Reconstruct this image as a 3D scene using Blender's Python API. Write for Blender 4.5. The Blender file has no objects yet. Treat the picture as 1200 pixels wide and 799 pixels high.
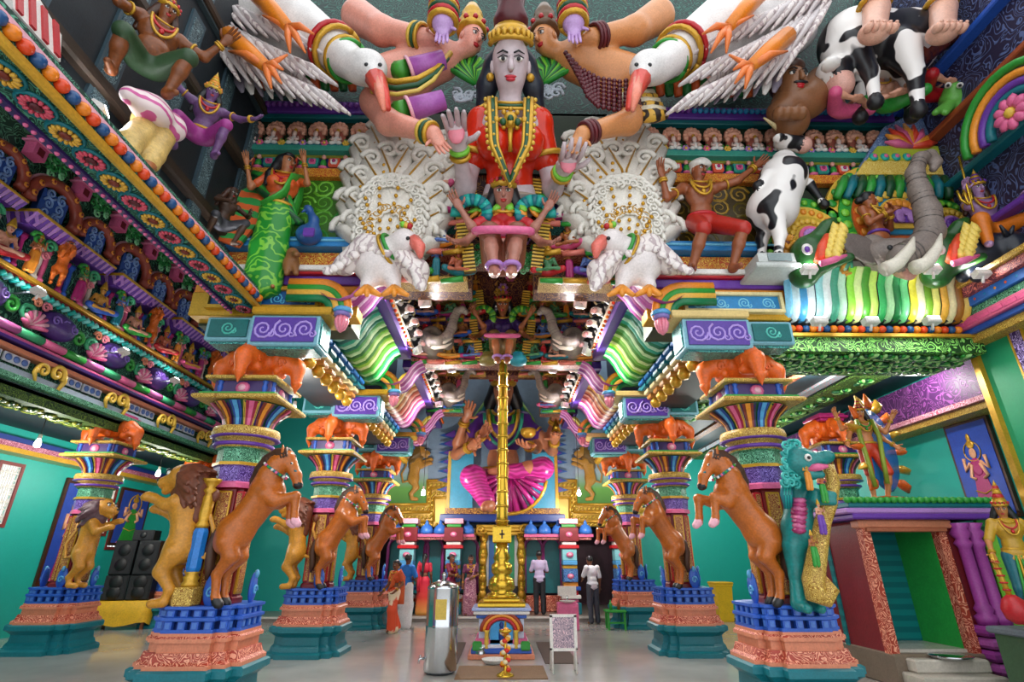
import bpy, bmesh, math, random
import numpy as np
from mathutils import Vector, Matrix, Euler
random.seed(7)
SC = bpy.context.scene
COL = SC.collection
R = math.radians
# ------------------------------------------------------------------ camera
FPX, PITCH, YAW, EYE = 613.0, R(22.6), R(1.13), 1.6
cam_data = bpy.data.cameras.new('camera'); cam = bpy.data.objects.new('camera', cam_data); COL.objects.link(cam)
cam_data.sensor_width = 36.0; cam_data.lens = 36.0 * FPX / 1200.0
cam_data.clip_start = 0.05; cam_data.clip_end = 200
cam.location = (0, 0, EYE); cam.rotation_euler = (math.pi/2 + PITCH, 0, -YAW)
SC.camera = cam
# ------------------------------------------------------------------ daylight and exposure
SC.view_settings.view_transform = 'Standard'; SC.view_settings.look = 'None'
SC.view_settings.gamma = 1.0; SC.view_settings.use_curve_mapping = False
SC.view_settings.exposure = 0.25
W = bpy.data.worlds.new('sky'); SC.world = W; W.use_nodes = True
W.node_tree.nodes['Background'].inputs[0].default_value = (0.93, 0.97, 1.0, 1)
W.node_tree.nodes['Background'].inputs[1].default_value = 1.55

def pix(px, py):
    x = (px-600)/FPX; v = (399.5-py)/FPX
    d = (x, math.cos(PITCH)-v*math.sin(PITCH), math.sin(PITCH)+v*math.cos(PITCH))
    c, s = math.cos(YAW), math.sin(YAW)
    return Vector((c*d[0]+s*d[1], -s*d[0]+c*d[1], d[2]))
def onY(px, py, Y):
    d = pix(px, py); t = Y/d.y; return Vector((d.x*t, Y, EYE+d.z*t))
def onX(px, py, X):
    d = pix(px, py); t = X/d.x; return Vector((X, d.y*t, EYE+d.z*t))
def onZ(px, py, Z):
    d = pix(px, py); t = (Z-EYE)/d.z; return Vector((d.x*t, d.y*t, Z))

# ------------------------------------------------------------------ materials (all procedural)
def lin(h):
    h = h.lstrip('#'); out = []
    for i in (0, 2, 4):
        c = int(h[i:i+2], 16)/255
        out.append(c/12.92 if c <= .04045 else ((c+.055)/1.055)**2.4)
    return (*out, 1)
MATS = {}
def paint(col, rough=.38, metal=0, var=.12, bump=.0, bscale=30, vscale=6):
    key = ('p', col, rough, metal, var, bump, bscale)
    if key in MATS: return MATS[key]
    m = bpy.data.materials.new('paint_'+col); m.use_nodes = True
    nt = m.node_tree; N = nt.nodes; b = N['Principled BSDF']
    b.inputs['Roughness'].default_value = rough; b.inputs['Metallic'].default_value = metal
    tc = N.new('ShaderNodeTexCoord'); nz = N.new('ShaderNodeTexNoise'); nz.inputs['Scale'].default_value = vscale; nz.inputs['Detail'].default_value = 3
    nt.links.new(tc.outputs['Object'], nz.inputs['Vector'])
    mx = N.new('ShaderNodeMix'); mx.data_type = 'RGBA'
    c = lin(col); mx.inputs[6].default_value = tuple(min(1, x*(1-var*1.5)) for x in c[:3])+(1,); mx.inputs[7].default_value = tuple(min(1, x*(1+var)) for x in c[:3])+(1,)
    nt.links.new(nz.outputs['Fac'], mx.inputs[0])
    fz = N.new('ShaderNodeTexNoise'); fz.inputs['Scale'].default_value = 38; fz.inputs['Detail'].default_value = 4; nt.links.new(tc.outputs['Object'], fz.inputs['Vector'])
    fr = N.new('ShaderNodeMapRange'); fr.inputs['From Min'].default_value = .3; fr.inputs['From Max'].default_value = .7; fr.inputs['To Min'].default_value = 1-min(.3, var*1.6); fr.inputs['To Max'].default_value = 1.0; nt.links.new(fz.outputs['Fac'], fr.inputs['Value'])
    mg = N.new('ShaderNodeMix'); mg.data_type = 'RGBA'; mg.blend_type = 'MULTIPLY'; mg.inputs[0].default_value = 1.0; nt.links.new(mx.outputs[2], mg.inputs[6]); nt.links.new(fr.outputs[0], mg.inputs[7]); nt.links.new(mg.outputs[2], b.inputs['Base Color'])
    if not bump and metal < .5 and var > .06:
        bp = N.new('ShaderNodeBump'); bp.inputs['Strength'].default_value = .22; bp.inputs['Distance'].default_value = .008; nt.links.new(fz.outputs['Fac'], bp.inputs['Height']); nt.links.new(bp.outputs['Normal'], b.inputs['Normal'])
    if bump:
        n2 = N.new('ShaderNodeTexNoise'); n2.inputs['Scale'].default_value = bscale; nt.links.new(tc.outputs['Object'], n2.inputs['Vector'])
        bp = N.new('ShaderNodeBump'); bp.inputs['Strength'].default_value = bump; bp.inputs['Distance'].default_value = .02
        nt.links.new(n2.outputs['Fac'], bp.inputs['Height']); nt.links.new(bp.outputs['Normal'], b.inputs['Normal'])
    MATS[key] = m; return m
def carved(base, line, scale=9, rough=.4, metal=0, width=.5, dist=2.2, relief=.5):
    """painted scrollwork in low relief: curling lines of one colour on another"""
    key = ('c', base, line, scale, rough, metal, width, dist)
    if key in MATS: return MATS[key]
    m = bpy.data.materials.new('carved_'+base); m.use_nodes = True
    nt = m.node_tree; N = nt.nodes; L = nt.links; b = N['Principled BSDF']
    b.inputs['Roughness'].default_value = rough; b.inputs['Metallic'].default_value = metal
    tc = N.new('ShaderNodeTexCoord')
    nz = N.new('ShaderNodeTexNoise'); nz.inputs['Scale'].default_value = scale*.8; nz.inputs['Detail'].default_value = 0; nz.inputs['Distortion'].default_value = dist
    L.new(tc.outputs['Object'], nz.inputs['Vector'])
    ml = N.new('ShaderNodeMath'); ml.operation = 'MULTIPLY'; ml.inputs[1].default_value = 34; L.new(nz.outputs['Fac'], ml.inputs[0])
    sn = N.new('ShaderNodeMath'); sn.operation = 'SINE'; L.new(ml.outputs[0], sn.inputs[0])
    mr = N.new('ShaderNodeMapRange'); mr.inputs['From Min'].default_value = .55-width; mr.inputs['From Max'].default_value = .95-width; L.new(sn.outputs[0], mr.inputs['Value'])
    mx = N.new('ShaderNodeMix'); mx.data_type = 'RGBA'; mx.inputs[6].default_value = lin(base); mx.inputs[7].default_value = lin(line)
    L.new(mr.outputs[0], mx.inputs[0]); L.new(mx.outputs[2], b.inputs['Base Color'])
    bp = N.new('ShaderNodeBump'); bp.inputs['Strength'].default_value = relief; bp.inputs['Distance'].default_value = .02
    L.new(mr.outputs[0], bp.inputs['Height']); L.new(bp.outputs['Normal'], b.inputs['Normal'])
    MATS[key] = m; return m
def spots(a, b_, scale=3, thr=.5, rough=.35):
    """irregular patches of a second colour (a cow's hide)"""
    key = ('s', a, b_, scale, thr)
    if key in MATS: return MATS[key]
    m = bpy.data.materials.new('patches_'+a); m.use_nodes = True
    nt = m.node_tree; N = nt.nodes; L = nt.links; b = N['Principled BSDF']; b.inputs['Roughness'].default_value = rough
    tc = N.new('ShaderNodeTexCoord'); nz = N.new('ShaderNodeTexNoise'); nz.inputs['Scale'].default_value = scale; nz.inputs['Detail'].default_value = 1
    L.new(tc.outputs['Object'], nz.inputs['Vector'])
    mr = N.new('ShaderNodeMapRange'); mr.inputs['From Min'].default_value = thr; mr.inputs['From Max'].default_value = thr+.02; L.new(nz.outputs['Fac'], mr.inputs['Value'])
    mx = N.new('ShaderNodeMix'); mx.data_type = 'RGBA'; mx.inputs[6].default_value = lin(a); mx.inputs[7].default_value = lin(b_)
    L.new(mr.outputs[0], mx.inputs[0]); L.new(mx.outputs[2], b.inputs['Base Color'])
    MATS[key] = m; return m
def stripes(a, b_, axis=0, freq=20, rough=.4, duty=.0, dist=0.0):
    key = ('st', a, b_, axis, freq, duty, dist)
    if key in MATS: return MATS[key]
    m = bpy.data.materials.new('stripes_'+a); m.use_nodes = True
    nt = m.node_tree; N = nt.nodes; L = nt.links; b = N['Principled BSDF']; b.inputs['Roughness'].default_value = rough
    tc = N.new('ShaderNodeTexCoord'); sx = N.new('ShaderNodeSeparateXYZ'); L.new(tc.outputs['Object'], sx.inputs[0])
    src = sx.outputs[axis]
    if dist:
        nz = N.new('ShaderNodeTexNoise'); nz.inputs['Scale'].default_value = 5; L.new(tc.outputs['Object'], nz.inputs['Vector'])
        ma = N.new('ShaderNodeMath'); ma.operation = 'MULTIPLY_ADD'; ma.inputs[1].default_value = dist; L.new(nz.outputs['Fac'], ma.inputs[0]); L.new(src, ma.inputs[2]); src = ma.outputs[0]
    ml = N.new('ShaderNodeMath'); ml.operation = 'MULTIPLY'; ml.inputs[1].default_value = freq; L.new(src, ml.inputs[0])
    sn = N.new('ShaderNodeMath'); sn.operation = 'SINE'; L.new(ml.outputs[0], sn.inputs[0])
    mr = N.new('ShaderNodeMapRange'); mr.inputs['From Min'].default_value = duty-.15; mr.inputs['From Max'].default_value = duty+.15; L.new(sn.outputs[0], mr.inputs['Value'])
    mx = N.new('ShaderNodeMix'); mx.data_type = 'RGBA'; mx.inputs[6].default_value = lin(a); mx.inputs[7].default_value = lin(b_)
    L.new(mr.outputs[0], mx.inputs[0]); L.new(mx.outputs[2], b.inputs['Base Color'])
    MATS[key] = m; return m
def gradient(cols, axis=2, lo=0, hi=1, rough=.4):
    """a colour that changes along an object (painted shading of an enamelled surface's own colour)"""
    key = ('g', tuple(cols), axis, lo, hi)
    if key in MATS: return MATS[key]
    m = bpy.data.materials.new('blend_'+cols[0]); m.use_nodes = True
    nt = m.node_tree; N = nt.nodes; L = nt.links; b = N['Principled BSDF']; b.inputs['Roughness'].default_value = rough
    tc = N.new('ShaderNodeTexCoord'); sx = N.new('ShaderNodeSeparateXYZ'); L.new(tc.outputs['Object'], sx.inputs[0])
    mr = N.new('ShaderNodeMapRange'); mr.inputs['From Min'].default_value = lo; mr.inputs['From Max'].default_value = hi; L.new(sx.outputs[axis], mr.inputs['Value'])
    cr = N.new('ShaderNodeValToRGB'); L.new(mr.outputs[0], cr.inputs[0])
    e = cr.color_ramp.elements
    while len(e) < len(cols): e.new(.5)
    for i, c in enumerate(cols): e[i].position = i/(len(cols)-1); e[i].color = lin(c)
    L.new(cr.outputs[0], b.inputs['Base Color']); MATS[key] = m; return m
def glow(col, strength):
    key = ('e', col, strength)
    if key in MATS: return MATS[key]
    m = bpy.data.materials.new('lit_lamp'); m.use_nodes = True; b = m.node_tree.nodes['Principled BSDF']
    b.inputs['Base Color'].default_value = lin(col); b.inputs['Emission Color'].default_value = lin(col); b.inputs['Emission Strength'].default_value = strength
    MATS[key] = m; return m
GOLD = paint('d8a531', .3, .35, .15); BRASS = paint('d9b13a', .22, .8, .1); YEL = paint('e8bd45', .4); CREAM = paint('ecd9a0'); WHITE = paint('efeae4', .35)
TEAL = paint('0f7480', .4); TURQ = paint('17a89c', .45, var=.05); DTEAL = paint('0c6b70', .4); BLUE = paint('2a5cc0', .38); DBLUE = paint('1b3a86'); LBLUE = paint('5aa9e0')
SALMON = paint('e08a68'); PINK = paint('e86a9a'); LPINK = paint('f3b3c4'); LILAC = paint('b985d0'); PURPLE = paint('6c3aa6'); DPURP = paint('3c1f66'); MAG = paint('b0246e')
RED = paint('c4202a'); DRED = paint('7c1520'); ORANGE = paint('f26a1c', .42, var=.16); ORNG2 = paint('f29a30'); GREEN = paint('2f9a38'); LGREEN = paint('7fcf3c'); DGREEN = paint('14502c')
BLACK = paint('16161a', .4); DGREY = paint('2c3238', .5); GREY = paint('6d7680', .5); BROWN = paint('8a4a22'); DBROWN = paint('43220f'); STEEL = paint('c9ccd0', .16, 1.0, .05)
SKIN = paint('b06a3c', .38); SKIN_L = paint('e0a07a', .38); SKIN_P = paint('ee9f92', .38); SKIN_D = paint('6a3a22', .42); SKIN_W = paint('d6c3c8', .36)

# ------------------------------------------------------------------ objects
def tag(o, label=None, cat=None, group=None, kind=None):
    if label: o['label'] = label
    if cat: o['category'] = cat
    if group: o['group'] = group
    if kind: o['kind'] = kind
    return o
def empty(name, loc=(0,0,0), rz=0, label=None, cat=None, group=None, rot=None, scale=1):
    o = bpy.data.objects.new(name, None); COL.objects.link(o); o.location = loc
    o.rotation_euler = rot if rot else (0, 0, rz); o.scale = (scale,)*3 if not hasattr(scale, '__len__') else scale
    o.empty_display_size = .1
    return tag(o, label, cat, group)
def inst(name, mesh, parent=None, loc=(0,0,0), rot=(0,0,0), scale=1):
    o = bpy.data.objects.new(name, mesh); COL.objects.link(o)
    if parent: o.parent = parent
    o.location = loc; o.rotation_euler = rot; o.scale = (scale,)*3 if not hasattr(scale, '__len__') else scale
    return o
def copy_tree(o, parent=None):
    c = o.copy(); COL.objects.link(c); c.parent = parent
    for ch in o.children: copy_tree(ch, c)
    return c
def recolor(o, frm, to):
    """give a copied part its own paint"""
    for ob in [o]+list(o.children_recursive):
        if ob.type == 'MESH' and any(m in frm for m in ob.data.materials if m):
            ob.data = ob.data.copy()
            for i, m in enumerate(ob.data.materials):
                if m in frm: ob.data.materials[i] = to[frm.index(m)]
def rotm(rot): return Euler(rot).to_matrix()
class MB:
    """collects shapes into one mesh"""
    def __init__(s): s.v = []; s.f = []; s.m = []; s.sm = []
    def add(s, v, f, mi=0, smooth=False, M=None):
        o = len(s.v)
        if M is not None: v = [M @ Vector(p) for p in v]
        s.v += [tuple(p) for p in v]; s.f += [tuple(i+o for i in q) for q in f]
        s.m += [mi]*len(f); s.sm += [smooth]*len(f); return s
    def box(s, c, size, mi=0, rot=None, bev=0):
        x, y, z = (a/2 for a in size)
        if bev:
            b = min(bev, x*.9, y*.9, z*.9); v = []
            for zz, k in ((-z, b), (-z+b, 0), (z-b, 0), (z, b)):
                v += [(-x+k, -y+k, zz), (x-k, -y+k, zz), (x-k, y-k, zz), (-x+k, y-k, zz)]
            f = [(3,2,1,0), (12,13,14,15)]
            for l in range(3):
                for i in range(4): f.append((l*4+i, l*4+(i+1)%4, l*4+4+(i+1)%4, l*4+4+i))
        else:
            v = [(-x,-y,-z),(x,-y,-z),(x,y,-z),(-x,y,-z),(-x,-y,z),(x,-y,z),(x,y,z),(-x,y,z)]
            f = [(3,2,1,0),(4,5,6,7),(0,1,5,4),(1,2,6,5),(2,3,7,6),(3,0,4,7)]
        M = Matrix.Translation(c)
        if rot: M = M @ rotm(rot).to_4x4()
        return s.add(v, f, mi, False, M)
    def lathe(s, prof, n=16, c=(0,0,0), mi=0, smooth=True, M=None, sx=1, sy=1, a0=0):
        v = []; f = []; k = len(prof)
        for r, z in prof:
            for i in range(n):
                a = a0+2*math.pi*i/n; v.append((c[0]+r*sx*math.cos(a), c[1]+r*sy*math.sin(a), c[2]+z))
        for j in range(k-1):
            for i in range(n): f.append((j*n+i, j*n+(i+1)%n, j*n+n+(i+1)%n, j*n+n+i))
        f.append(tuple(range(n-1,-1,-1))); f.append(tuple((k-1)*n+i for i in range(n)))
        return s.add(v, f, mi, smooth, M)
    def loft(s, plan, prof, mi=0, c=(0,0,0), M=None, mis=None):
        """plan polygon scaled by each (scale, z) of prof"""
        n = len(plan); v = []; k = len(prof)
        for r, z in prof: v += [(c[0]+x*r, c[1]+y*r, c[2]+z) for x, y in plan]
        for j in range(k-1):
            s.add(v[j*n:(j+2)*n], [(i, (i+1)%n, n+(i+1)%n, n+i) for i in range(n)], mis[j] if mis else mi, False, M)
        s.add(v[:n], [tuple(range(n-1,-1,-1))], mis[0] if mis else mi, False, M); s.add(v[-n:], [tuple(range(n))], mis[-1] if mis else mi, False, M)
        return s
    def tube(s, pts, rad, n=8, mi=0, smooth=True, flat=1.0, M=None):
        pts = [Vector(p) for p in pts]; k = len(pts); rad = rad if hasattr(rad, '__len__') else [rad]*k
        v = []; f = []; up = None
        for i, p in enumerate(pts):
            t = (pts[min(i+1,k-1)]-pts[max(i-1,0)]); t = t.normalized() if t.length > 1e-9 else Vector((0,0,1))
            if up is None: up = Vector((0,0,1)) if abs(t.z) < .9 else Vector((0,1,0))
            a = t.cross(up); a = a.normalized() if a.length > 1e-6 else t.orthogonal().normalized()
            b = a.cross(t).normalized(); up = b
            for j in range(n):
                q = 2*math.pi*j/n; v.append(p+a*(rad[i]*math.cos(q))+b*(rad[i]*flat*math.sin(q)))
        for i in range(k-1):
            for j in range(n): f.append((i*n+j, i*n+(j+1)%n, i*n+n+(j+1)%n, i*n+n+j))
        f.append(tuple(range(n-1,-1,-1))); f.append(tuple((k-1)*n+i for i in range(n)))
        return s.add(v, f, mi, smooth, M)
    def ball(s, c, r, n=10, mi=0, rot=None, k=None):
        r = r if hasattr(r, '__len__') else (r, r, r); k = k or max(4, n*2//3); v = [(0,0,-1)]; f = []
        for j in range(1, k):
            a = math.pi*j/k
            for i in range(n): b = 2*math.pi*i/n; v.append((math.sin(a)*math.cos(b), math.sin(a)*math.sin(b), -math.cos(a)))
        v.append((0,0,1)); e = len(v)-1
        for i in range(n): f.append((0, 1+(i+1)%n, 1+i)); f.append((e, e-n+i, e-n+(i+1)%n))
        for j in range(k-2):
            for i in range(n): f.append((1+j*n+i, 1+j*n+(i+1)%n, 1+j*n+n+(i+1)%n, 1+j*n+n+i))
        M = Matrix.Translation(c)
        if rot: M = M @ rotm(rot).to_4x4()
        return s.add([(x*r[0], y*r[1], z*r[2]) for x, y, z in v], f, mi, True, M)
    def plate(s, poly, d, mi=0, axis='y', M=None, smooth=False):
        """outline (a,b) extruded by depth d: axis y -> (a, 0..d, b), x -> (0..d, a, b), z -> (a, b, 0..d)"""
        n = len(poly); g = {'y': lambda a, b, t: (a, t, b), 'x': lambda a, b, t: (t, a, b), 'z': lambda a, b, t: (a, b, t)}[axis]
        v = [g(a, b, 0) for a, b in poly]+[g(a, b, d) for a, b in poly]
        f = [tuple(range(n)), tuple(range(2*n-1, n-1, -1))]+[(i, n+i, n+(i+1)%n, (i+1)%n) for i in range(n)]
        return s.add(v, f, mi, smooth, M)
    def sweep(s, prof, p0, p1, out, mi=0, mis=None):
        """profile (outward, up) carried in a straight line from p0 to p1; out = horizontal outward direction"""
        p0, p1, o = Vector(p0), Vector(p1), Vector(out); n = len(prof)
        v = [p0+o*a+Vector((0,0,b)) for a, b in prof]+[p1+o*a+Vector((0,0,b)) for a, b in prof]
        for i in range(n): s.add([v[i], v[(i+1)%n], v[n+(i+1)%n], v[n+i]], [(0,1,2,3)], mis[i] if mis else mi)
        s.add(v[:n], [tuple(range(n))], mi); s.add(v[n:], [tuple(range(n-1,-1,-1))], mi); return s
    def spiral(s, c, r, turns=1.6, rad=.02, mi=0, axis='y', flip=1, a0=0, n=5, steps=14):
        pts = []; rr = []
        for i in range(steps+1):
            t = i/steps; q = a0+flip*turns*2*math.pi*t; w = r*(1-.88*t)
            x, z = w*math.cos(q), w*math.sin(q)
            pts.append((c[0]+x, c[1], c[2]+z) if axis == 'y' else (c[0], c[1]+x, c[2]+z) if axis == 'x' else (c[0]+x, c[1]+z, c[2])); rr.append(rad*(1-.35*t))
        return s.tube(pts, rr, n, mi)
    def mesh(s, name, mats, fix=True):
        me = bpy.data.meshes.new(name); me.from_pydata(s.v, [], s.f)
        for m in (mats if isinstance(mats, (list, tuple)) else [mats]): me.materials.append(m)
        me.polygons.foreach_set('material_index', s.m); me.polygons.foreach_set('use_smooth', s.sm)
        if fix:
            b = bmesh.new(); b.from_mesh(me); bmesh.ops.recalc_face_normals(b, faces=b.faces); b.to_mesh(me); b.free()
        me.update(); return me
    def build(s, name, mats, parent=None, loc=(0,0,0), rot=(0,0,0), scale=1):
        return inst(name, s.mesh(name, mats), parent, loc, rot, scale)

# ------------------------------------------------------------------ smooth organic bodies: distance field + surface nets
def seg(a, b, ra, rb=None, mi=0): return ('c', np.array(a, float), np.array(b, float), ra, ra if rb is None else rb, mi)
def ell(c, r, rot=None, mi=0): return ('e', np.array(c, float), np.array(r if hasattr(r, '__len__') else (r,)*3, float), None if rot is None else np.array(rotm(rot)), mi)
def chain(pts, rads, mi=0): return [seg(pts[i], pts[i+1], rads[i], rads[i+1], mi) for i in range(len(pts)-1)]
def grow(prims, d, mi=None):
    out = []
    for p in prims:
        if p[0] == 'c': out.append(('c', p[1], p[2], p[3]+d, p[4]+d, p[5] if mi is None else mi))
        else: out.append(('e', p[1], p[2]+d, p[3], p[4] if mi is None else mi))
    return out
def sdf(prims, h=None, k=.03, res=64, cut=None):
    """surface of a smooth union of tapered capsules and ellipsoids -> verts, quads, material index"""
    lo = np.full(3, 1e9); hi = -lo
    bbs = []
    for p in prims:
        if p[0] == 'c': r = max(p[3], p[4]); a = np.minimum(p[1], p[2])-r; b = np.maximum(p[1], p[2])+r
        else: r = p[2].max() if p[3] is not None else p[2]; a = p[1]-r; b = p[1]+r
        bbs.append((a, b)); lo = np.minimum(lo, a); hi = np.maximum(hi, b)
    if h is None: h = float((hi-lo).max())/res
    pad = k+2*h; lo -= pad; hi += pad
    dim = np.ceil((hi-lo)/h).astype(int)+1
    f = np.full(dim, 4*k+4*h, np.float32); best = np.full(dim, 1e3, np.float32); mid = np.zeros(dim, np.int8)
    for p, (a, b) in zip(prims, bbs):
        i0 = np.maximum(np.floor((a-pad-lo)/h).astype(int), 0); i1 = np.minimum(np.ceil((b+pad-lo)/h).astype(int)+1, dim)
        sl = tuple(slice(i0[j], i1[j]) for j in range(3))
        g = np.stack(np.meshgrid(*[lo[j]+h*np.arange(i0[j], i1[j]) for j in range(3)], indexing='ij'), -1).astype(np.float32)
        if p[0] == 'c':
            ab = p[2]-p[1]; L2 = max(ab@ab, 1e-9); t = np.clip(((g-p[1])@ab)/L2, 0, 1)
            d = np.sqrt(((g-p[1]-t[..., None]*ab)**2).sum(-1))-(p[3]+(p[4]-p[3])*t)
        else:
            q = g-p[1]
            if p[3] is not None: q = q@p[3]
            k0 = np.sqrt(((q/p[2])**2).sum(-1)); k1 = np.sqrt(((q/p[2]**2)**2).sum(-1))+1e-6; d = k0*(k0-1)/k1
        d = d.astype(np.float32); F0 = f[sl]; hh = np.clip(.5+.5*(F0-d)/k, 0, 1)
        f[sl] = F0*(1-hh)+d*hh-k*hh*(1-hh)
        B = best[sl]; w = d < B; B[w] = d[w]; mid[sl][w] = p[-1]
    if cut is not None:
        g = lo[2]+h*np.arange(dim[2]); f = np.maximum(f, (cut-g)[None, None, :].astype(np.float32))
    ins = f < 0; c = [slice(0, -1), slice(1, None)]
    corner = [(i, j, l) for i in (0,1) for j in (0,1) for l in (0,1)]
    cnt = sum(ins[c[i], c[j], c[l]].astype(np.int8) for i, j, l in corner); act = (cnt > 0) & (cnt < 8)
    idx = np.full(act.shape, -1, np.int64); cells = np.argwhere(act); idx[act] = np.arange(len(cells))
    acc = np.zeros((len(cells), 3)); num = np.zeros(len(cells))
    for a in corner:
        for ax in range(3):
            if a[ax]: continue
            b = list(a); b[ax] = 1
            fa = f[tuple((cells+a).T)]; fb = f[tuple((cells+b).T)]; s = (fa < 0) != (fb < 0)
            t = np.where(s, fa/np.where(fa == fb, 1, fa-fb), 0); pt = np.tile(np.array(a, float), (len(cells), 1)); pt[:, ax] = t
            acc[s] += pt[s]; num[s] += 1
    V = lo+h*(cells+acc/num[:, None]); quads = []
    for ax in range(3):
        u, w = [(1,2),(2,0),(0,1)][ax]
        s0 = [slice(None)]*3; s1 = [slice(None)]*3; s0[ax] = slice(0, -1); s1[ax] = slice(1, None)
        e = np.argwhere(ins[tuple(s0)] != ins[tuple(s1)]); e = e[(e[:, u] > 0) & (e[:, w] > 0) & (e[:, u] < act.shape[u]) & (e[:, w] < act.shape[w])]
        fl = ins[tuple(e.T)]
        o = []
        for du, dw in ((1,1),(0,1),(0,0),(1,0)):
            q = e.copy(); q[:, u] -= du; q[:, w] -= dw; o.append(idx[tuple(q.T)])
        o = np.stack(o, 1); o[~fl] = o[~fl][:, ::-1]; quads.append(o)
    Q = np.concatenate(quads); mi = mid[tuple(cells[Q[:, 0]].T)]
    return V, Q, mi
def sdf_add(mb, prims, **kw):
    V, Q, mi = sdf(prims, **kw); o = len(mb.v)
    mb.v += [tuple(p) for p in V.tolist()]; mb.f += [tuple(q) for q in (Q+o).tolist()]; mb.m += mi.tolist(); mb.sm += [True]*len(Q); return mb
def body(name, prims, mats, parent=None, extra=None, loc=(0,0,0), rot=(0,0,0), scale=1, **kw):
    mb = MB(); sdf_add(mb, prims, **kw)
    if extra: extra(mb)
    return inst(name, mb.mesh(name, mats, fix=False), parent, loc, rot, scale)

# ================================================================== THE SETTING
def S(name, mb, mats, parent=None):
    o = mb.build(name, mats, parent); o['kind'] = 'structure'; return o
YF = 7.2                      # plane of the tall carved front
ROWX, ROWY = 3.5, (7.2, 11.1, 15.1)
def zf(y, x=350): return onY(x, y, YF).z
def floor_material():
    m = bpy.data.materials.new('polished_floor'); m.use_nodes = True; nt = m.node_tree; N = nt.nodes; L = nt.links; b = N['Principled BSDF']
    tc = N.new('ShaderNodeTexCoord'); nz = N.new('ShaderNodeTexNoise'); nz.inputs['Scale'].default_value = 1.3; nz.inputs['Detail'].default_value = 5; L.new(tc.outputs['Object'], nz.inputs['Vector'])
    cr = N.new('ShaderNodeValToRGB'); cr.color_ramp.elements[0].color = lin('8f8c88'); cr.color_ramp.elements[1].color = lin('b9b6b0'); L.new(nz.outputs['Fac'], cr.inputs[0]); L.new(cr.outputs[0], b.inputs['Base Color'])
    b.inputs['Roughness'].default_value = .14; b.inputs['Specular IOR Level'].default_value = .6
    return m
mb = MB(); mb.box((-1, 6.6, -.1), (22, 19.2, .2)); S('floor', mb, floor_material())
mb = MB(); mb.box((-1, 20.2, -.02), (22, 8, .3)); fl2 = S('floor_platform', mb, paint('8a8078', .3))
mb = MB(); mb.box((-1, 16.19, .115), (22, .06, .05)); mb.build('step_edge', paint('d8d5cc', .3), fl2)

def holed_wall(mb, axis, pos, thick, u0, u1, z0, z1, holes, mi=0):
    us = sorted({u0, u1, *[h[0] for h in holes], *[h[1] for h in holes]}); zs = sorted({z0, z1, *[h[2] for h in holes], *[h[3] for h in holes]})
    for i in range(len(us)-1):
        for j in range(len(zs)-1):
            cu, cz = (us[i]+us[i+1])/2, (zs[j]+zs[j+1])/2
            if any(h[0] < cu < h[1] and h[2] < cz < h[3] for h in holes): continue
            a, b = us[i+1]-us[i], zs[j+1]-zs[j]
            mb.box((pos, cu, cz) if axis == 'x' else (cu, pos, cz), (thick, a, b) if axis == 'x' else (a, thick, b), mi)
WALLP = paint('14a89a', .5, var=.04)
WL, WR = -10.8, 8.05
winL = []
for (a, b, c, d) in ((-24, 27, 543, 614), (113, 137, 570, 625)):
    p, q = onX(a, d, WL), onX(b, c, WL); winL.append((min(p.y, q.y), max(p.y, q.y), onX((a+b)/2, d, WL).z, onX((a+b)/2, c, WL).z))
winL += [(15.6, 16.6, 1.9, 3.0)]
mb = MB(); holed_wall(mb, 'x', WL-.03, .06, -3, 24, 0, 8.8, winL); S('wall_left', mb, WALLP)
winR = [(11.9, 12.9, 1.75, 2.6), (14.2, 15.1, 1.9, 3.0)]
mb = MB(); holed_wall(mb, 'x', WR+.03, .06, 7.0, 24, 0, 8.8, winR); S('wall_right', mb, WALLP)
mb = MB(); holed_wall(mb, 'y', 23.9, .2, -10.9, 8.2, 0, 8.8, []); S('wall_back', mb, paint('4a2038', .6))
GR = MB()
for i in range(9): GR.box((0, -.5+i/8, 0), (.03, .018, 1))
for i in range(9): GR.box((0, 0, -.5+i/8), (.03, 1, .018))
for i in range(4):
    for j in range(4): GR.spiral((0, -.375+i/4, -.375+j/4), .11, 1.3, .012, 0, 'x', 1, i+j, 4, 8)
GRM = GR.mesh('grille', paint('e6e3da', .5))
for n, (wx, (a, b, c, d)) in enumerate([(WL, w) for w in winL]+[(WR, w) for w in winR]):
    s = 1 if wx < 0 else -1
    o = empty(f'window_{n+1}', (wx, (a+b)/2, (c+d)/2)); o['kind'] = 'structure'
    f = MB(); t = .07
    for u, v, w, h in ((a-t, b+t, c-t, c), (a-t, b+t, d, d+t), (a-t, a, c, d), (b, b+t, c, d)): f.box((s*.01, (u+v)/2-(a+b)/2, (w+h)/2-(c+d)/2), (.03, v-u, h-w))
    f.build('window_frame', paint('7a2a26', .5), o)
    inst('grille', GRM, o, (-s*.02, 0, 0), (0, 0, 0), (1, b-a, d-c))

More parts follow.
